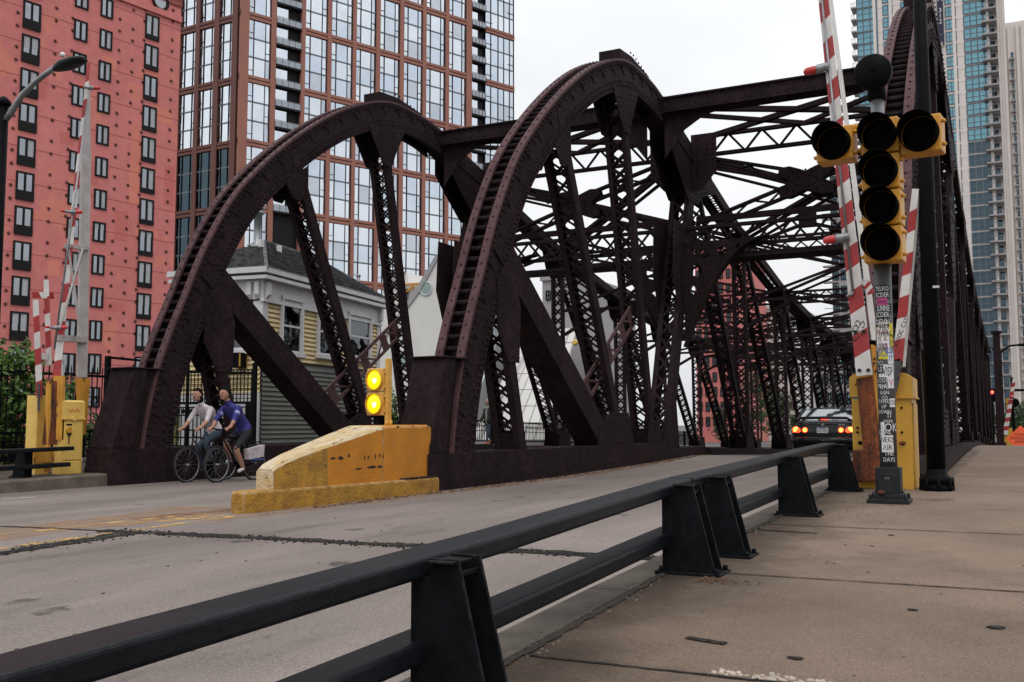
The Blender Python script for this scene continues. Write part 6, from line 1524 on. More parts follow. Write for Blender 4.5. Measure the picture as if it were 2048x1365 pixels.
# ------------------------------------------------------------------ railings and fence on the far side
def ornamental_railing(x, y0, y1, h, label, zf):
    T = thing('railing', (x, (y0 + y1) / 2, zf((y0 + y1) / 2)), label, 'railing')
    b = MB(); b.use('blackmetal'); n = int((y1 - y0) / .13)
    seg = [y0 + (y1 - y0) * i / 12 for i in range(13)]
    for i in range(12):
        a, c = seg[i], seg[i + 1]
        for (dz, w, hh) in ((h, .10, .05), (h - .16, .03, .03), (h - .42 * h, .025, .025), (.12, .04, .04)): b.bar((x, a, zf(a) + dz), (x, c, zf(c) + dz), w, hh)
    b.build('rails', parent=T)
    b = MB(); b.use('blackmetal')
    for i in range(n):
        y = y0 + (y1 - y0) * i / n; z = zf(y); b.bar((x, y, z + .12), (x, y, z + h), .022, .022)
        if i % 2 == 0:
            c = V((x, y, z + h - .21)); b.ext([c + V((-.012, -.045, 0)), c + V((-.012, 0, -.06)), c + V((-.012, .045, 0)), c + V((-.012, 0, .06))], (.024, 0, 0))
    b.build('balusters', parent=T)
    for k in range(int((y1 - y0) / 2.4) + 1):
        y = y0 + k * 2.4; b = MB(); b.use('blackmetal'); b.bx((x - .05, y - .05, zf(y) - .1), (x + .05, y + .05, zf(y) + h + .06)); b.build('post', parent=T)
    return T
ornamental_railing(-17.0, 7.5, 16.5, .62, 'low black ornamental railing behind the left barrier gate', lz)
ornamental_railing(-17.35, 25.5, 58, .85, 'long black bridge railing behind the walking man', lz)
def picket_fence():
    x = -17.9; y0, y1 = 11.4, 15.6; T = thing('picket_fence', (x, y0, .2), 'tall black picket fence in front of the red brick building', 'fence')
    zt = hx(170, 735, x).z
    b = MB(); b.use('blackmetal')
    n = int((y1 - y0) / .135)
    for i in range(n + 1):
        y = y0 + (y1 - y0) * i / n; b.tube([(x, y, -.2), (x, y, zt - .04), (x, y, zt + .03)], [.017, .017, .004], 4, smooth=False)
    b.build('pickets', parent=T)
    b = MB(); b.use('blackmetal')
    for z in (zt - .18, .35): b.bar((x, y0, z), (x, y1, z), .03, .05)
    b.build('rails', parent=T)
    for y in (y0, y1 - .0): b = MB(); b.use('blackmetal'); b.bx((x - .05, y - .05, -.2), (x + .05, y + .05, zt + .28)); b.build('post', parent=T)
    b = MB(); b.use('blackmetal'); b.bar((x, y1, zt + .25), (x - .2, y1 + 2.6, zt + .22), .05, .05); b.bar((x - .2, y1 + 2.6, -.2), (x - .2, y1 + 2.6, zt + .25), .06, .06, (0, 1, 0)); b.build('gate_frame', parent=T)
picket_fence()
def house_gate():
    # black gate and fence panel in front of the house's short side
    C = V((-18.8, 21.9, 0)); d2 = V((-.990, -.140, 0)); n2 = V((.140, -.990, 0)); O = C + n2 * .9 + d2 * -.1
    T = thing('garden_gate', (O.x, O.y, .2), 'black barred gate and railing panel before the cream house wall', 'gate')
    at = lambda s, z, o=0: O + d2 * s + n2 * o + UP * z
    zt = hp(470, 740, O, n2).z; b = MB(); b.use('blackmetal'); zm = hp(470, 806, O, n2).z
    for i in range(24): b.bar(at(i * .115, .2 if i % 1 else zm, 0), at(i * .115, zt + .0, 0), .022, .022)
    for z in [zm + (zt - zm) * k / 8 for k in range(9)]: b.bar(at(-.05, z), at(2.75, z), .018, .018)
    b.bar(at(-.1, zt - .1), at(2.8, zt - .02), .05, .06); b.bar(at(-.1, zm), at(2.8, zm), .06, .07); b.build('bars', parent=T)
    for s in (-.1, 1.35, 2.8): b = MB(); b.use('blackmetal'); b.bar(at(s, .1), at(s, zt + .18), .10, .10, (0, 1, 0)); b.build('post', parent=T)
    b = MB(); b.use('blackmetal')
    for i in range(22): s = i * .13; b.bar(at(s, .35, .05), at(s, zm - .12, .05), .026, .02)
    for z in (.42, zm - .12, zm - .34, .65): b.bar(at(-.05, z, .05), at(2.75, z, .05), .035, .035)
    for i in range(11): c = at(.06 + i * .26, zm - .23, .05); b.ext([c - d2 * .06, c - UP * .09, c + d2 * .06, c + UP * .09], n2 * .02)
    b.bx((O.x + .05, O.y - .06, .1), (O.x + .40, O.y + .02, zm)) if False else None
    b.bar(at(.0, .2, .03), at(.0, zm, .03), .30, .06, (0, 1, 0)); b.build('lower_panel', parent=T)
    b = MB(); b.use('trim'); b.bar(at(3.05, .2), at(3.05, zt + .1), .10, .10, (0, 1, 0)); b.build('white_post', parent=T)
house_gate()

# ------------------------------------------------------------------ street lamp at the left edge
SLb = V((-16.45, 11.0, lz(11))); T = thing('street_lamp', SLb, 'street lamp with grey curved arm and flat dark head at the left edge', 'street lamp')
yl = 11.0; pt = hy(8, 212, yl); b = MB(); b.use('blackmetal'); pb = hy(7, 212, yl); b.tube([(pb.x, yl, SLb.z), (pb.x, yl, pt.z)], [.10, .085], 14); b.lathe([(.10, 0), (.125, .02), (.12, .08), (.04, .16)], (pb.x, yl, pt.z), UP, 14); b.build('pole', parent=T)
b = MB(); b.use('zinc'); b.tube([hy(12, 240, yl), hy(22, 225, yl), hy(45, 190, yl), hy(70, 165, yl), hy(92, 148, yl), hy(118, 130, yl)], [.05, .055, .05, .045, .045, .045], 10); b.build('arm', parent=T)
b = MB(); b.use('castiron'); a_, c_ = hy(110, 138, yl), hy(169, 117, yl); d_ = (c_ - a_).normalized(); u_ = V((0, 1, 0)).cross(d_) * -1
L_ = (c_ - a_).length; sec = [(0, .05, .05), (.12, .10, .07), (.35, .155, .085), (.7, .15, .075), (.95, .10, .045), (1.0, .04, .02)]; n = len(b.v); m = 10
for (t, w_, h_) in sec:
    for j in range(m): th = 2 * pi * j / m; b.v.append(a_ + d_ * L_ * t + V((0, 1, 0)) * cos(th) * w_ + u_ * sin(th) * h_)
for i in range(len(sec) - 1):
    for j in range(m): q_ = (j + 1) % m; b.face((n + i * m + j, n + i * m + q_, n + (i + 1) * m + q_, n + (i + 1) * m + j), True)
b.face(range(n, n + m)); b.face(range(n + 5 * m, n + 6 * m)); b.use('white'); b.ball(hy(125, 110, yl), .045); b.build('lamp_head', parent=T)

# ------------------------------------------------------------------ far end of the bridge: signs, signal, barrier, lamp
def far():
    Y = 62.0; at = lambda px, py, y=Y: hy(px, py, y)
    g_ = lambda y: lerp(WALK, y)
    T = thing('stop_sign_post', (at(1996, 850).x, Y, g_(Y)), 'white stop here on red sign on a post at the far bridge end', 'sign')
    a, c = at(1989, 798), at(2005, 829); b = MB(); b.use('paintwhite'); b.bx((a.x, Y - .03, c.z), (c.x, Y, a.z)); b.use('ink'); h = a.z - c.z; xm = (a.x + c.x) / 2
    for i, (t, s) in enumerate((('STOP', .30), ('HERE ON', .17), ('RED', .28))): b.text(t, (xm, Y - .035, a.z - h * (.18 + .24 * i)), (1, 0, 0), UP, s * h * .85, 'CENTER', sx=.62 if i == 1 else .8)
    b.bar((xm + .15, Y - .04, c.z + h * .25), (xm - .1, Y - .04, c.z + h * .10), .01, .05); b.bar((xm - .1, Y - .04, c.z + h * .10), (xm + .02, Y - .04, c.z + h * .09), .01, .05); b.bar((xm - .1, Y - .04, c.z + h * .10), (xm - .08, Y - .04, c.z + h * .2), .01, .05); b.build('sign_panel', parent=T)
    b = MB(); b.use('blackmetal'); b.bx((xm - .05, Y, g_(Y)), (xm + .05, Y + .1, a.z + .2)); b.build('post', parent=T)
    Y2 = 55.0; c = hy(2042, 878, Y2); r = (hy(2042, 851, Y2) - c).length
    T = thing('road_work_sign', (c.x, Y2, g_(Y2)), 'orange diamond road construction sign at the right edge', 'sign')
    b = MB(); b.use('orange'); b.ext([c + V((r, 0, 0)), c + V((0, 0, r)), c - V((r, 0, 0)), c - V((0, 0, r))], (0, .03, 0)); b.use('ink')
    for i, t in enumerate(('ROAD', 'CONSTRUCTION', 'AHEAD')): b.text(t, c + V((0, -.006, (.30 - .27 * i) * r)), (1, 0, 0), UP, r * .30, 'CENTER', sx=.62 if i == 1 else .9)
    b.build('sign_panel', parent=T)
    b = MB(); b.use('zinc'); b.bx((c.x - .03, Y2 + .03, g_(Y2)), (c.x + .03, Y2 + .08, c.z)); b.bx((c.x - .4, Y2 - .2, g_(Y2)), (c.x + .4, Y2 + .3, g_(Y2) + .06)); b.build('stand', parent=T)
    T = thing('barrier_gate', (at(2011, 880).x, Y, g_(Y)), 'small raised red and white barrier at the far end of the pavement', 'barrier gate', 'barrier gates at the bridge ends')
    b = MB(); striped(b, at(2010, 870), at(2029, 757), .26, .16, (0, -1, 0), .06, 13, 'white', .4); b.build('road_arm', parent=T)
    b = MB(); b.use('cab'); p = at(2006, 890); b.bx((p.x - .2, Y + .1, g_(Y)), (p.x + .5, Y + .5, g_(Y) + 1.2)); b.build('cabinet', parent=T)
    b = MB(); b.use('redlamp'); p = at(2023, 795); b.ball(p - V((0, .1, 0)), .1); b.build('lamp', parent=T)
    T = thing('traffic_signal', (at(2015, 860).x, Y + 1, g_(Y)), 'small yellow signal on a black post behind the far barrier arm', 'traffic signal')
    b = MB(); b.use('sigyel'); p, q_ = at(2012, 797, Y + 1), at(2022, 818, Y + 1); b.bx((p.x, Y + .9, q_.z), (q_.x, Y + 1.2, p.z)); b.build('signal_head', parent=T)
    b = MB(); b.use('blacklens'); b.lathe([(.24, 0), (.24, .3)], at(2024, 806, Y + .9), (.6, -.8, 0), 16); b.build('visor', parent=T)
    b = MB(); b.use('blackmetal'); b.tube([(q_.x + .1, Y + 1.3, g_(Y)), (q_.x + .1, Y + 1.3, p.z + 1.2)], .08, 8); b.bar(at(2026, 781, Y + 1), at(2090, 780, Y + 1), .10, .14); b.build('post', parent=T)
    T = thing('red_signal', (at(1982, 785, 59).x, 59, g_(59)), 'glowing red signal at the far end of the truss', 'traffic signal')
    b = MB(); b.use('blackmetal'); p = at(1984, 785, 59); b.bx((p.x - .12, 59, p.z - .5), (p.x + .14, 59.25, p.z + .2)); b.bx((p.x - .05, 59.1, g_(59)), (p.x + .05, 59.2, p.z)); b.build('signal_head', parent=T)
    b = MB(); b.use('redlight'); b.lathe([(.09, 0), (.06, .03), (0, .04)], (p.x, 59, p.z), (0, -1, 0), 14); b.build('lens', parent=T)
    T = thing('steel_column', (at(1993, 860, 61).x, 61, g_(61)), 'dark square steel column standing behind the stop sign', 'column')
    b = MB(); b.use('steel'); p, q_ = at(1985, 667, 61), at(2001, 700, 61); b.bx((p.x, 61, g_(61)), (q_.x, 61.5, p.z)); b.bx((p.x - .08, 60.9, p.z), (q_.x + .08, 61.6, p.z + .12)); b.bx((p.x - .1, 60.9, g_(61)), (q_.x + .1, 61.6, g_(61) + .4)); b.build('shaft', parent=T)
    T = thing('street_lamp', (at(2002, 860, 66).x, 66, g_(66)), 'thin street lamp with twin curved arms beyond the far column', 'street lamp')
    b = MB(); b.use('blackmetal'); p = at(2001, 706, 66); b.tube([(p.x, 66, g_(66)), (p.x, 66, p.z)], .07, 8); b.tube([p, at(2006, 700, 66), at(2020, 692, 66), at(2040, 690, 66)], .06, 8); b.tube([p, at(1994, 704, 66), at(1983, 697, 66)], .06, 8); b.build('pole', parent=T)
    b = MB(); b.use('blackmetal'); b.ball(at(2048, 690, 66), (.45, .15, .1)); b.build('lamp_head', parent=T)
far()

# ------------------------------------------------------------------ people
SC = .887
def figure(T, J, reg, head_c, head_r, face=(0, -1, 0), hand_mat='skin', radii=None):
    """one continuous body grown over a joint skeleton; reg maps bone group -> material"""
    R0 = dict(pelvis=.135, spine=.125, chest=.145, neckb=.075, neck=.055, head=.06)
    for s in 'LR': R0.update({'sh' + s: .075, 'el' + s: .048, 'wr' + s: .032, 'ha' + s: .034, 'hip' + s: .105, 'kn' + s: .066, 'an' + s: .045, 'toe' + s: .036, 'heel' + s: .04})
    if radii: R0.update(radii)
    E = [('pelvis', 'spine', 'torso'), ('spine', 'chest', 'torso'), ('chest', 'neckb', 'torso'), ('neckb', 'neck', 'skin'), ('neck', 'head', 'skin')]
    for s in 'LR': E += [('chest', 'sh' + s, 'torso'), ('sh' + s, 'el' + s, 'upper'), ('el' + s, 'wr' + s, 'fore'), ('wr' + s, 'ha' + s, 'hand'), ('pelvis', 'hip' + s, 'legs'), ('hip' + s, 'kn' + s, 'legs'), ('kn' + s, 'an' + s, 'shin'), ('an' + s, 'toe' + s, 'foot')]
    names = []
    for a, c, _ in E:
        for n in (a, c):
            if n not in names: names.append(n)
    me = bpy.data.meshes.new('person'); me.from_pydata([tuple(V(J[n]) * SC) for n in names], [(names.index(a), names.index(c)) for a, c, _ in E], []); me.update()
    o = bpy.data.objects.new('body', me); COL.objects.link(o)
    sk = o.modifiers.new('skin', 'SKIN'); sk.use_smooth_shade = True
    lay = me.skin_vertices[0].data if me.skin_vertices else None
    if lay is None:
        me.skin_vertices.new(); lay = me.skin_vertices[0].data
    for i, n in enumerate(names): r = R0[n] * SC; lay[i].radius = (r, r); lay[i].use_root = (n == 'pelvis')
    ss = o.modifiers.new('sub', 'SUBSURF'); ss.levels = 2; ss.render_levels = 2
    dg = bpy.context.evaluated_depsgraph_get(); m2 = bpy.data.meshes.new_from_object(o.evaluated_get(dg))
    b = MB()
    seg = [(V(J[a]) * SC, V(J[c]) * SC, g_) for a, c, g_ in E]
    vs = [v.co.copy() for v in m2.vertices]; b.v += vs
    for p in m2.polygons:
        c = p.center; best = (1e9, None)
        for a, e, g_ in seg:
            d = e - a; t = max(0, min(1, (c - a).dot(d) / d.length_squared)); q = (c - a - d * t).length - (.06 * SC if g_ == 'torso' else 0)
            if q < best[0]: best = (q, g_)
        b.use(reg.get(best[1], 'skin')); b.face(list(p.vertices), True)
    bpy.data.objects.remove(o); bpy.data.meshes.remove(me); bpy.data.meshes.remove(m2)
    hc = V(head_c) * SC; fd = V(face).normalized(); sd = fd.cross(UP).normalized(); hr = head_r * SC
    b.use('skin'); b.ball(hc, (hr * .80, hr * .92, hr * 1.18), 14, 10); b.ball(hc - UP * hr * .62 + fd * hr * .25, (hr * .55, hr * .55, hr * .5), 10, 6)
    b.ball(hc + fd * hr * .95 - UP * hr * .12, hr * .19, 8, 5); b.ball(hc + fd * hr * .86 + UP * hr * .05, (hr * .14, hr * .14, hr * .22), 8, 5)
    for s in (-1, 1): b.ball(hc + sd * s * hr * .80 - UP * hr * .05, (hr * .14, hr * .2, hr * .26), 8, 5)
    b.use('darkred'); b.ball(hc + fd * hr * .80 - UP * hr * .48, (hr * .24, hr * .1, hr * .06), 8, 4)
    b.use('hairdark')
    for s in (-1, 1): b.ball(hc + fd * hr * .80 + sd * s * hr * .32 + UP * hr * .08, hr * .09, 6, 4); b.ball(hc + fd * hr * .82 + sd * s * hr * .32 + UP * hr * .24, (hr * .2, hr * .08, hr * .05), 6, 4)
    b.use(hand_mat)     # fingers, slightly curled, and a thumb on the side of the palm
    for s in 'LR':
        w, h = V(J['wr' + s]) * SC, V(J['ha' + s]) * SC; d = (h - w).normalized(); u = d.cross(UP); u = u.normalized() if u.length > .1 else V((1, 0, 0)); nn = u.cross(d)
        for k, ln in enumerate((.062, .07, .066, .052)):
            p0 = h + u * (k - 1.5) * .017; p1 = p0 + (d * .75 - nn * .35) * ln * .55; p2 = p1 + (d * .45 - nn * .75) * ln * .5; b.tube([p0, p1, p2], [.0088, .008, .006], 6)
        p0 = w.lerp(h, .55) + u * .03; b.tube([p0, p0 + (d * .5 + u * .6) * .035, p0 + (d * .9 + u * .35) * .06], [.010, .009, .007], 6)
    for i in range(len(b.v)): b.v[i] = b.v[i] + T.location
    return b.build('body', parent=T)
def hair(T, c, r, face, key, long=False):
    hc = V(c) * SC + T.location; hr = r * SC; fd = V(face).normalized(); b = MB(); b.use(key); n0 = len(b.v)
    n, m = 18, 9
    for i in range(m + 1):
        ph = pi / 2 - i / m * (2.2 if long else 1.75)
        for j in range(n):
            t = 2 * pi * j / n; d = V((cos(ph) * cos(t), cos(ph) * sin(t), sin(ph))); fr = d.dot(fd)
            if fr > .1 and ph < .42: d = d - fd * (fr - .1)
            k = 1.10 + random.uniform(-.03, .03)
            b.v.append(hc + V((d.x * hr * .84, d.y * hr * .96, d.z * hr * 1.16)) * k - fd * hr * .06 + UP * hr * .03)
    for i in range(m):
        for j in range(n): q = (j + 1) % n; b.face((n0 + i * n + j, n0 + i * n + q, n0 + (i + 1) * n + q, n0 + (i + 1) * n + j), True)
    if long: b.ball(hc - fd * hr * .75 - UP * hr * .9, (hr * .6, hr * .5, hr * .9), 10, 6)
    return b.build('hair', parent=T)
def riding(lean=.32, kn=.0):
    """cyclist pose, riding towards -y; saddle over y=+.25"""
    J = dict(pelvis=(0, .22, .98), spine=(0, .15, 1.15), chest=(0, .02 - lean * .3, 1.36), neckb=(0, -.07 - lean * .3, 1.49), neck=(0, -.11 - lean * .3, 1.56), head=(0, -.13 - lean * .3, 1.62))
    for s, sg, up in (('L', 1, kn), ('R', -1, 1 - kn)):
        J['sh' + s] = (sg * .18, -.02 - lean * .3, 1.42); J['el' + s] = (sg * .24, -.18 - lean * .3, 1.17); J['wr' + s] = (sg * .22, -.42, 1.05); J['ha' + s] = (sg * .22, -.49, 1.035)
        J['hip' + s] = (sg * .10, .20, .94); J['kn' + s] = (sg * .12, -.14 - up * .05, .62 + up * .17); J['an' + s] = (sg * .12, .10 - up * .1, .20 + up * .26); J['toe' + s] = (sg * .12, -.06 - up * .1, .15 + up * .26)
    return J
def bicycle(loc, label, frame, bag=None):
    T = thing('bicycle', loc, label, 'bicycle', 'bicycles on the left road'); L = lambda x, y, z: V(loc) + V((x, y, z)) * SC
    for y in (-.52, .52):
        b = MB(); b.use('tyre'); pts = [L(0, y + .335 * cos(2 * pi * k / 28), .34 + .335 * sin(2 * pi * k / 28)) for k in range(29)]; b.tube(pts, .018, 8, caps=False); w = b.build('wheel', parent=T)
        b = MB(); b.use('zinc'); pts = [L(0, y + .31 * cos(2 * pi * k / 28), .34 + .31 * sin(2 * pi * k / 28)) for k in range(29)]; b.tube(pts, .009, 6, caps=False)
        for k in range(14): t = 2 * pi * k / 14; b.tube([L(0, y, .34), L(0, y + .31 * cos(t), .34 + .31 * sin(t))], .0016, 4)
        b.tube([L(-.05, y, .34), L(.05, y, .34)], .02, 8); b.build('rim', parent=w)
    b = MB(); b.use(frame); r = .016
    for p, q in (((0, .05, .28), (0, .24, .86)), ((0, .05, .28), (0, -.34, .80)), ((0, .22, .80), (0, -.36, .88)), ((0, .52, .34), (0, .05, .28)), ((0, .52, .34), (0, .22, .80)), ((0, -.36, .90), (0, -.42, .66)), ((0, -.42, .66), (0, -.52, .34))): b.tube([L(*p), L(*q)], r, 8)
    b.build('frame', parent=T)
    b = MB(); b.use('blackmetal'); b.tube([L(0, -.36, .88), L(0, -.38, 1.0)], .013, 8); b.tube([L(-.27, -.46, 1.02), L(-.2, -.42, 1.02), L(0, -.38, 1.0), L(.2, -.42, 1.02), L(.27, -.46, 1.02)], .013, 8); b.build('handlebar', parent=T)
    b = MB(); b.use('darkcloth'); b.ext([L(-.07, .34, .89), L(.07, .34, .89), L(.02, .06, .885), L(-.02, .06, .885)], (0, 0, .04)); b.build('saddle', parent=T, bevel=.012)
    b = MB(); b.use('blackmetal'); b.lathe([(.085, -.006), (.085, .006)], L(.05, .05, .28), (1, 0, 0), 18); b.tube([L(.06, .05, .28), L(.07, .03, .13)], .012, 6); b.tube([L(-.06, .05, .28), L(-.07, .0, .43)], .012, 6); b.bx(L(.07, -.02, .115), L(.17, .08, .135)); b.bx(L(-.17, -.06, .42), L(-.07, .05, .44)); b.build('crankset', parent=T)
    if bag:
        b = MB(); b.use('blackmetal'); b.bar(L(0, .2, .74), L(0, .72, .76), .10, .012); b.bar(L(0, .6, .75), L(0, .53, .36), .012, .012, (0, 1, 0)); b.build('rack', parent=T)
        b = MB(); b.use(bag); b.ext([L(.07, .12, .62), L(.07, .62, .70), L(.07, .60, .46), L(.07, .16, .42)], (.10, 0, 0)); b.use('stickblue'); b.bx(L(.17, .2, .40), L(.175, .6, .425)); b.build('pannier', parent=T, bevel=.02)
    return T
def rider(loc, label, reg, haircol, long, kn, lean=.32):
    T = thing('person', loc, label, 'person'); J = riding(lean=lean, kn=kn); hc = (0, -.20 - lean * .3, 1.70)
    figure(T, J, reg, hc, .108, (0, -1, -.05)); hair(T, hc, .108, (0, -1, 0), haircol, long); return T
pB = hz(437, 962, rz(13)); pB = V((-12.15, 13.4, rx(-12.15, 13.4)))
bicycle(pB, 'dark bicycle with a pale side bag under the rider in blue', 'blackmetal', 'whitecloth')
tB = rider(pB, 'cyclist in a blue top and dark shorts riding left past the girder', dict(torso='blue', upper='blue', fore='skin', hand='skin', legs='darkcloth', shin='skin', foot='whitecloth'), 'hairdark', False, .15, .55)
for s in (-1, 1): b = MB(); b.use('bluestripe'); b.tube([pB + V((s * .198, -.225, 1.35)) * SC, pB + V((s * .212, -.255, 1.29)) * SC], .066 * SC, 12); b.build('sleeve_stripe', parent=tB)
pA = V((-12.75, 13.32, rx(-12.75, 13.32)))
bicycle(pA, 'bicycle of the rider in the white top', 'darkcloth')
rider(pA, 'cyclist in a white top and jeans with dark hair riding left', dict(torso='whitecloth', upper='whitecloth', fore='skin', hand='skin', legs='jeans', shin='jeans', foot='darkcloth'), 'hairdark', True, .9)

def walking(st=.16, arm=.12, look=0):
    J = dict(pelvis=(0, 0, .94), spine=(0, 0, 1.12), chest=(0, -.01, 1.32), neckb=(0, -.01, 1.46), neck=(0, -.02, 1.52), head=(0, -.03, 1.58))
    for s, sg in (('L', 1), ('R', -1)):
        J['sh' + s] = (sg * .19, 0, 1.40); J['el' + s] = (sg * .25, sg * arm * .5 + .03, 1.13); J['wr' + s] = (sg * .25, sg * arm * 1.4 - .05, .90); J['ha' + s] = (sg * .245, sg * arm * 1.6 - .07, .82)
        J['hip' + s] = (sg * .095, 0, .90); J['kn' + s] = (sg * .10, -sg * st * .6 - .05, .50); J['an' + s] = (sg * .10, -sg * st * 1.2 + .03, .085 + (.06 if sg < 0 else 0)); J['toe' + s] = (sg * .11, -sg * st * 1.2 - .14, .04 + (.02 if sg < 0 else 0))
    return J
def walker(px, x, yaw, label, reg, haircol, jacket=None, **kw):
    y = hx(px, 888, x).y; loc = V((x, y, lz(y) + .0)); T = thing('person', loc, label, 'person'); J = walking(**kw); hc = (0, -.045, 1.64)
    figure(T, J, reg, hc, .108, (0, -1, 0)); hair(T, hc, .108, (0, -1, 0), haircol)
    if jacket:      # open jacket: two fronts, back and skirt around the torso
        b = MB(); b.use(jacket); n = 20; rows = [(1.44, .15, .11), (1.38, .20, .15), (1.2, .195, .15), (1.0, .20, .16), (.84, .215, .175)]; k0 = len(b.v)
        for (z, rx, ry) in rows:
            for j in range(n + 1): t = -pi / 2 + .42 + (2 * pi - .84) * j / n; b.v.append(loc + V((cos(t) * rx, sin(t) * ry, z)) * SC)
        for i in range(len(rows) - 1):
            for j in range(n): b.face((k0 + i * (n + 1) + j, k0 + i * (n + 1) + j + 1, k0 + (i + 1) * (n + 1) + j + 1, k0 + (i + 1) * (n + 1) + j), True)
        for s in (-1, 1):
            e = 'L' if s > 0 else 'R'; b.tube([loc + V(J[q]) * SC for q in ('sh' + e, 'el' + e, 'wr' + e)], [.082 * SC, .066 * SC, .052 * SC], 10)
        o = b.build('jacket', parent=T); o.modifiers.new('solid', 'SOLIDIFY').thickness = .012
    T.rotation_euler = (0, 0, yaw); return T
walker(977, -16.5, -.35, 'walking man in a dark olive jacket, jeans and orange shoes', dict(torso='plaid', upper='olive', fore='olive', hand='skin', legs='jeans', shin='jeans', foot='shoeorange'), 'hairgrey', 'olive')
walker(1098, -16.3, 2.9, 'dark haired pedestrian in a grey checked shirt between the middle truss posts', dict(torso='plaid', upper='plaid', fore='plaid', hand='skin', legs='darkcloth', shin='darkcloth', foot='darkcloth'), 'hairdark')
walker(1141, -16.0, 3.3, 'pedestrian in a white quilted top and jeans behind the big diagonal', dict(torso='whitecloth', upper='whitecloth', fore='whitecloth', hand='skin', legs='jeans', shin='jeans', foot='darkcloth'), 'hairdark')
y_ = hx(322, 888, -14.6).y
def hidden():
    loc = V((-14.9, hx(324, 888, -14.9).y, lz(14))); T = thing('person', loc, 'pedestrian almost hidden behind the foot of the left arch', 'person'); J = walking(); J['wrL'] = (.34, -.12, 1.02); J['haL'] = (.40, -.14, 1.02); J['elL'] = (.28, .03, 1.12)
    figure(T, J, dict(torso='darkcloth', upper='darkcloth', fore='skin', hand='skin', legs='darkcloth', shin='skin', foot='shoeorange'), (0, -.045, 1.64), .108); hair(T, (0, -.045, 1.64), .108, (0, -1, 0), 'hairdark')
hidden()

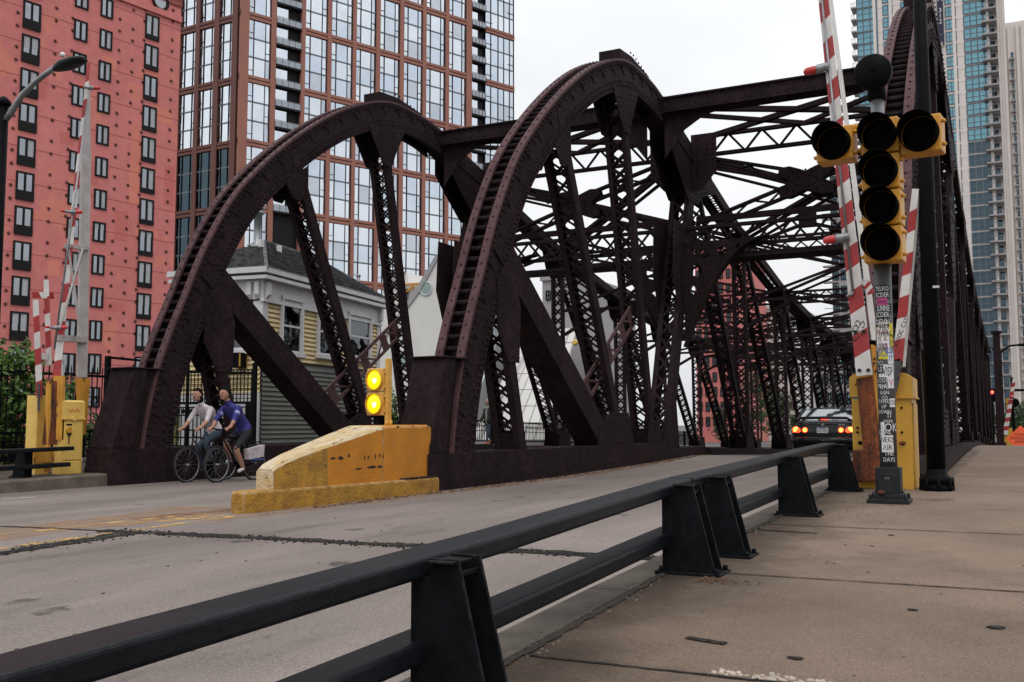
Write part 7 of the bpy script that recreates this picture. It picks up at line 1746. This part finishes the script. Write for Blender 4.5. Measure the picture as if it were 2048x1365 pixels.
# ------------------------------------------------------------------ car
def car():
    Y = 25.4; c = hy(1646, 880, Y); O = V((c.x, Y, rz(Y + .6) - .0)); T = thing('parked_car', O, 'black saloon car braking on the bridge with lit tail lamps', 'car')
    T.name = 'car'
    W = .80; P = lambda x, y, z: O + V((x, y, z))
    sec = [  # y, half width, z bottom, z shoulder, z top
        (.0, .70, .26, .50, .60), (.03, .745, .21, .52, .74), (.10, .775, .17, .55, .845), (.35, .79, .16, .57, .885), (.8, .80, .16, .58, .895), (2.0, .80, .16, .58, .88), (3.0, .79, .16, .56, .83), (3.7, .775, .17, .52, .74), (4.05, .72, .2, .45, .62), (4.15, .64, .25, .42, .52)]
    b = MB(); b.use('carpaint'); rows = []
    for (y, w, z0, zs, zt) in sec:
        ring = [(0, z0), (w * .9, z0), (w * .97, z0 + .06), (w, (z0 + zs) / 2 + .05), (w * .985, zs + .03), (w * .93, (zs + zt) / 2 + .04), (w * .84, zt - .012), (w * .6, zt), (0, zt + .01)]
        full = [(x, z) for x, z in ring] + [(-x, z) for x, z in ring[-2:0:-1]]
        rows.append(len(b.v)); b.v += [P(x, y, z) for x, z in full]; m = len(full)
    for a, e in zip(rows[:-1], rows[1:]):
        for j in range(m): q = (j + 1) % m; b.face((a + j, a + q, e + q, e + j), True)
    b.face(range(rows[0], rows[0] + m)); b.face(range(rows[-1], rows[-1] + m))
    # cabin pillars and roof
    roof = [(1.05, .56, 1.195), (1.3, .575, 1.225), (1.9, .58, 1.235), (2.35, .56, 1.205)]
    rr = []
    for (y, w, z) in roof: rr.append(len(b.v)); b.v += [P(-w - .03, y, z - .05), P(-w * .9, y, z - .01), P(-w * .5, y, z + .01), P(0, y, z + .014), P(w * .5, y, z + .01), P(w * .9, y, z - .01), P(w + .03, y, z - .05)]
    for a, e in zip(rr[:-1], rr[1:]):
        for j in range(6): b.face((a + j, a + j + 1, e + j + 1, e + j), True)
    for s in (-1, 1):
        for (p, q, w_) in (((.71, .42, .885), (.60, 1.05, 1.18), .07), ((.72, 1.75, .885), (.61, 1.78, 1.2), .05), ((.70, 3.1, .84), (.59, 2.35, 1.18), .05)): b.bar(P(s * p[0], p[1], p[2]), P(s * q[0], q[1], q[2]), w_, .035, (s, 0, 0))
    b.build('body', parent=T)
    b = MB(); b.use('carglass'); n = 8
    for i in range(n):
        x0, x1 = -1 + 2 * i / n, -1 + 2 * (i + 1) / n; f = lambda x: .06 * (1 - x * x)
        b.quad(P(x0 * .67, .40 - f(x0), .90), P(x1 * .67, .40 - f(x1), .90), P(x1 * .565, 1.03 - f(x1), 1.185), P(x0 * .565, 1.03 - f(x0), 1.185), True)
    b.build('rear_window', parent=T)
    b = MB(); b.use('winglassd')
    for s in (-1, 1): b.quad(P(s * .715, .6, .90), P(s * .715, 3.0, .87), P(s * .60, 2.3, 1.185), P(s * .60, 1.1, 1.18))
    b.quad(P(-.66, 3.08, .86), P(.66, 3.08, .86), P(.55, 2.37, 1.18), P(-.55, 2.37, 1.18)); b.build('side_window', parent=T)
    for s in (-1, 1):
        b = MB(); b.use('tail2'); b.ext([P(s * .735, .055, .60), P(s * .735, .055, .72), P(s * .66, .045, .745), P(s * .55, .02, .70), P(s * .53, .01, .63), P(s * .58, .005, .595)], (0, -.02, 0)); b.use('tail'); b.lathe([(.075, 0), (.05, .012), (0, .016)], P(s * .64, .02, .665), (0, -1, 0), 16); b.build('tail_light', parent=T)
        b = MB(); b.use('tail2'); b.lathe([(.07, .0), (.06, .02), (0, .025)], P(s * .43, .012, .66), (0, -1, 0), 18); b.use('tail'); b.lathe([(.05, .02), (.0, .034)], P(s * .43, .01, .66), (0, -1, 0), 16); b.build('tail_light', parent=T)
        for y in (.75, 3.35):
            b = MB(); b.use('tyre'); b.lathe([(.18, -.09), (.285, -.09), (.30, -.06), (.30, .06), (.285, .09), (.18, .09)], P(s * .70, y, .285), (1, 0, 0), 24); w = b.build('wheel', parent=T); b = MB(); b.use('zinc'); b.lathe([(.185, .07), (.17, .085), (.05, .06), (0, .07)], P(s * .70, y, .285), (s, 0, 0), 20); b.build('rim', parent=w)
        b = MB(); b.use('carpaint'); b.ball(P(s * .83, 2.75, .93), (.09, .05, .065), 10, 6); b.build('mirror', parent=T)
    b = MB(); b.use('tail2'); b.bx(P(-.10, .30, .915), P(.10, .33, .955)); b.build('brake_light', parent=T)
    b = MB(); b.use('carpaint'); b.tube([P(-.68, .12, .875), P(-.55, .14, .955), P(0, .15, .965), P(.55, .14, .955), P(.68, .12, .875)], [.02, .022, .022, .022, .02], 8, sq=1.6); b.build('spoiler', parent=T)
    b = MB(); b.use('carpaint'); b.tube([P(-.76, .10, .40), P(-.6, -.035, .40), P(0, -.06, .40), P(.6, -.035, .40), P(.76, .10, .40)], [.08, .10, .10, .10, .08], 10); b.use('zinc'); b.bx(P(.02, -.168, .40), P(.06, -.162, .408)); b.build('bumper', parent=T)
    b = MB(); b.use('paintwhite'); b.bx(P(-.135, -.03, .59), P(.135, -.015, .72)); b.use('stickblue'); b.bx(P(-.10, -.032, .69), P(.10, -.029, .712)); b.use('ink'); b.text('A02 9974', P(0, -.034, .64), (1, 0, 0), UP, .085, 'CENTER', sx=.72); b.build('licence_plate', parent=T)
    b = MB(); b.use('paintwhite'); b.bar(P(-.03, .045, .79), P(.01, .06, .82), .012, .012); b.bar(P(-.04, .04, .785), P(.03, .04, .785), .01, .01); b.text('GS 300', P(.44, .03, .785), (1, 0, 0), UP, .05, 'CENTER'); b.build('emblem', parent=T)
car()
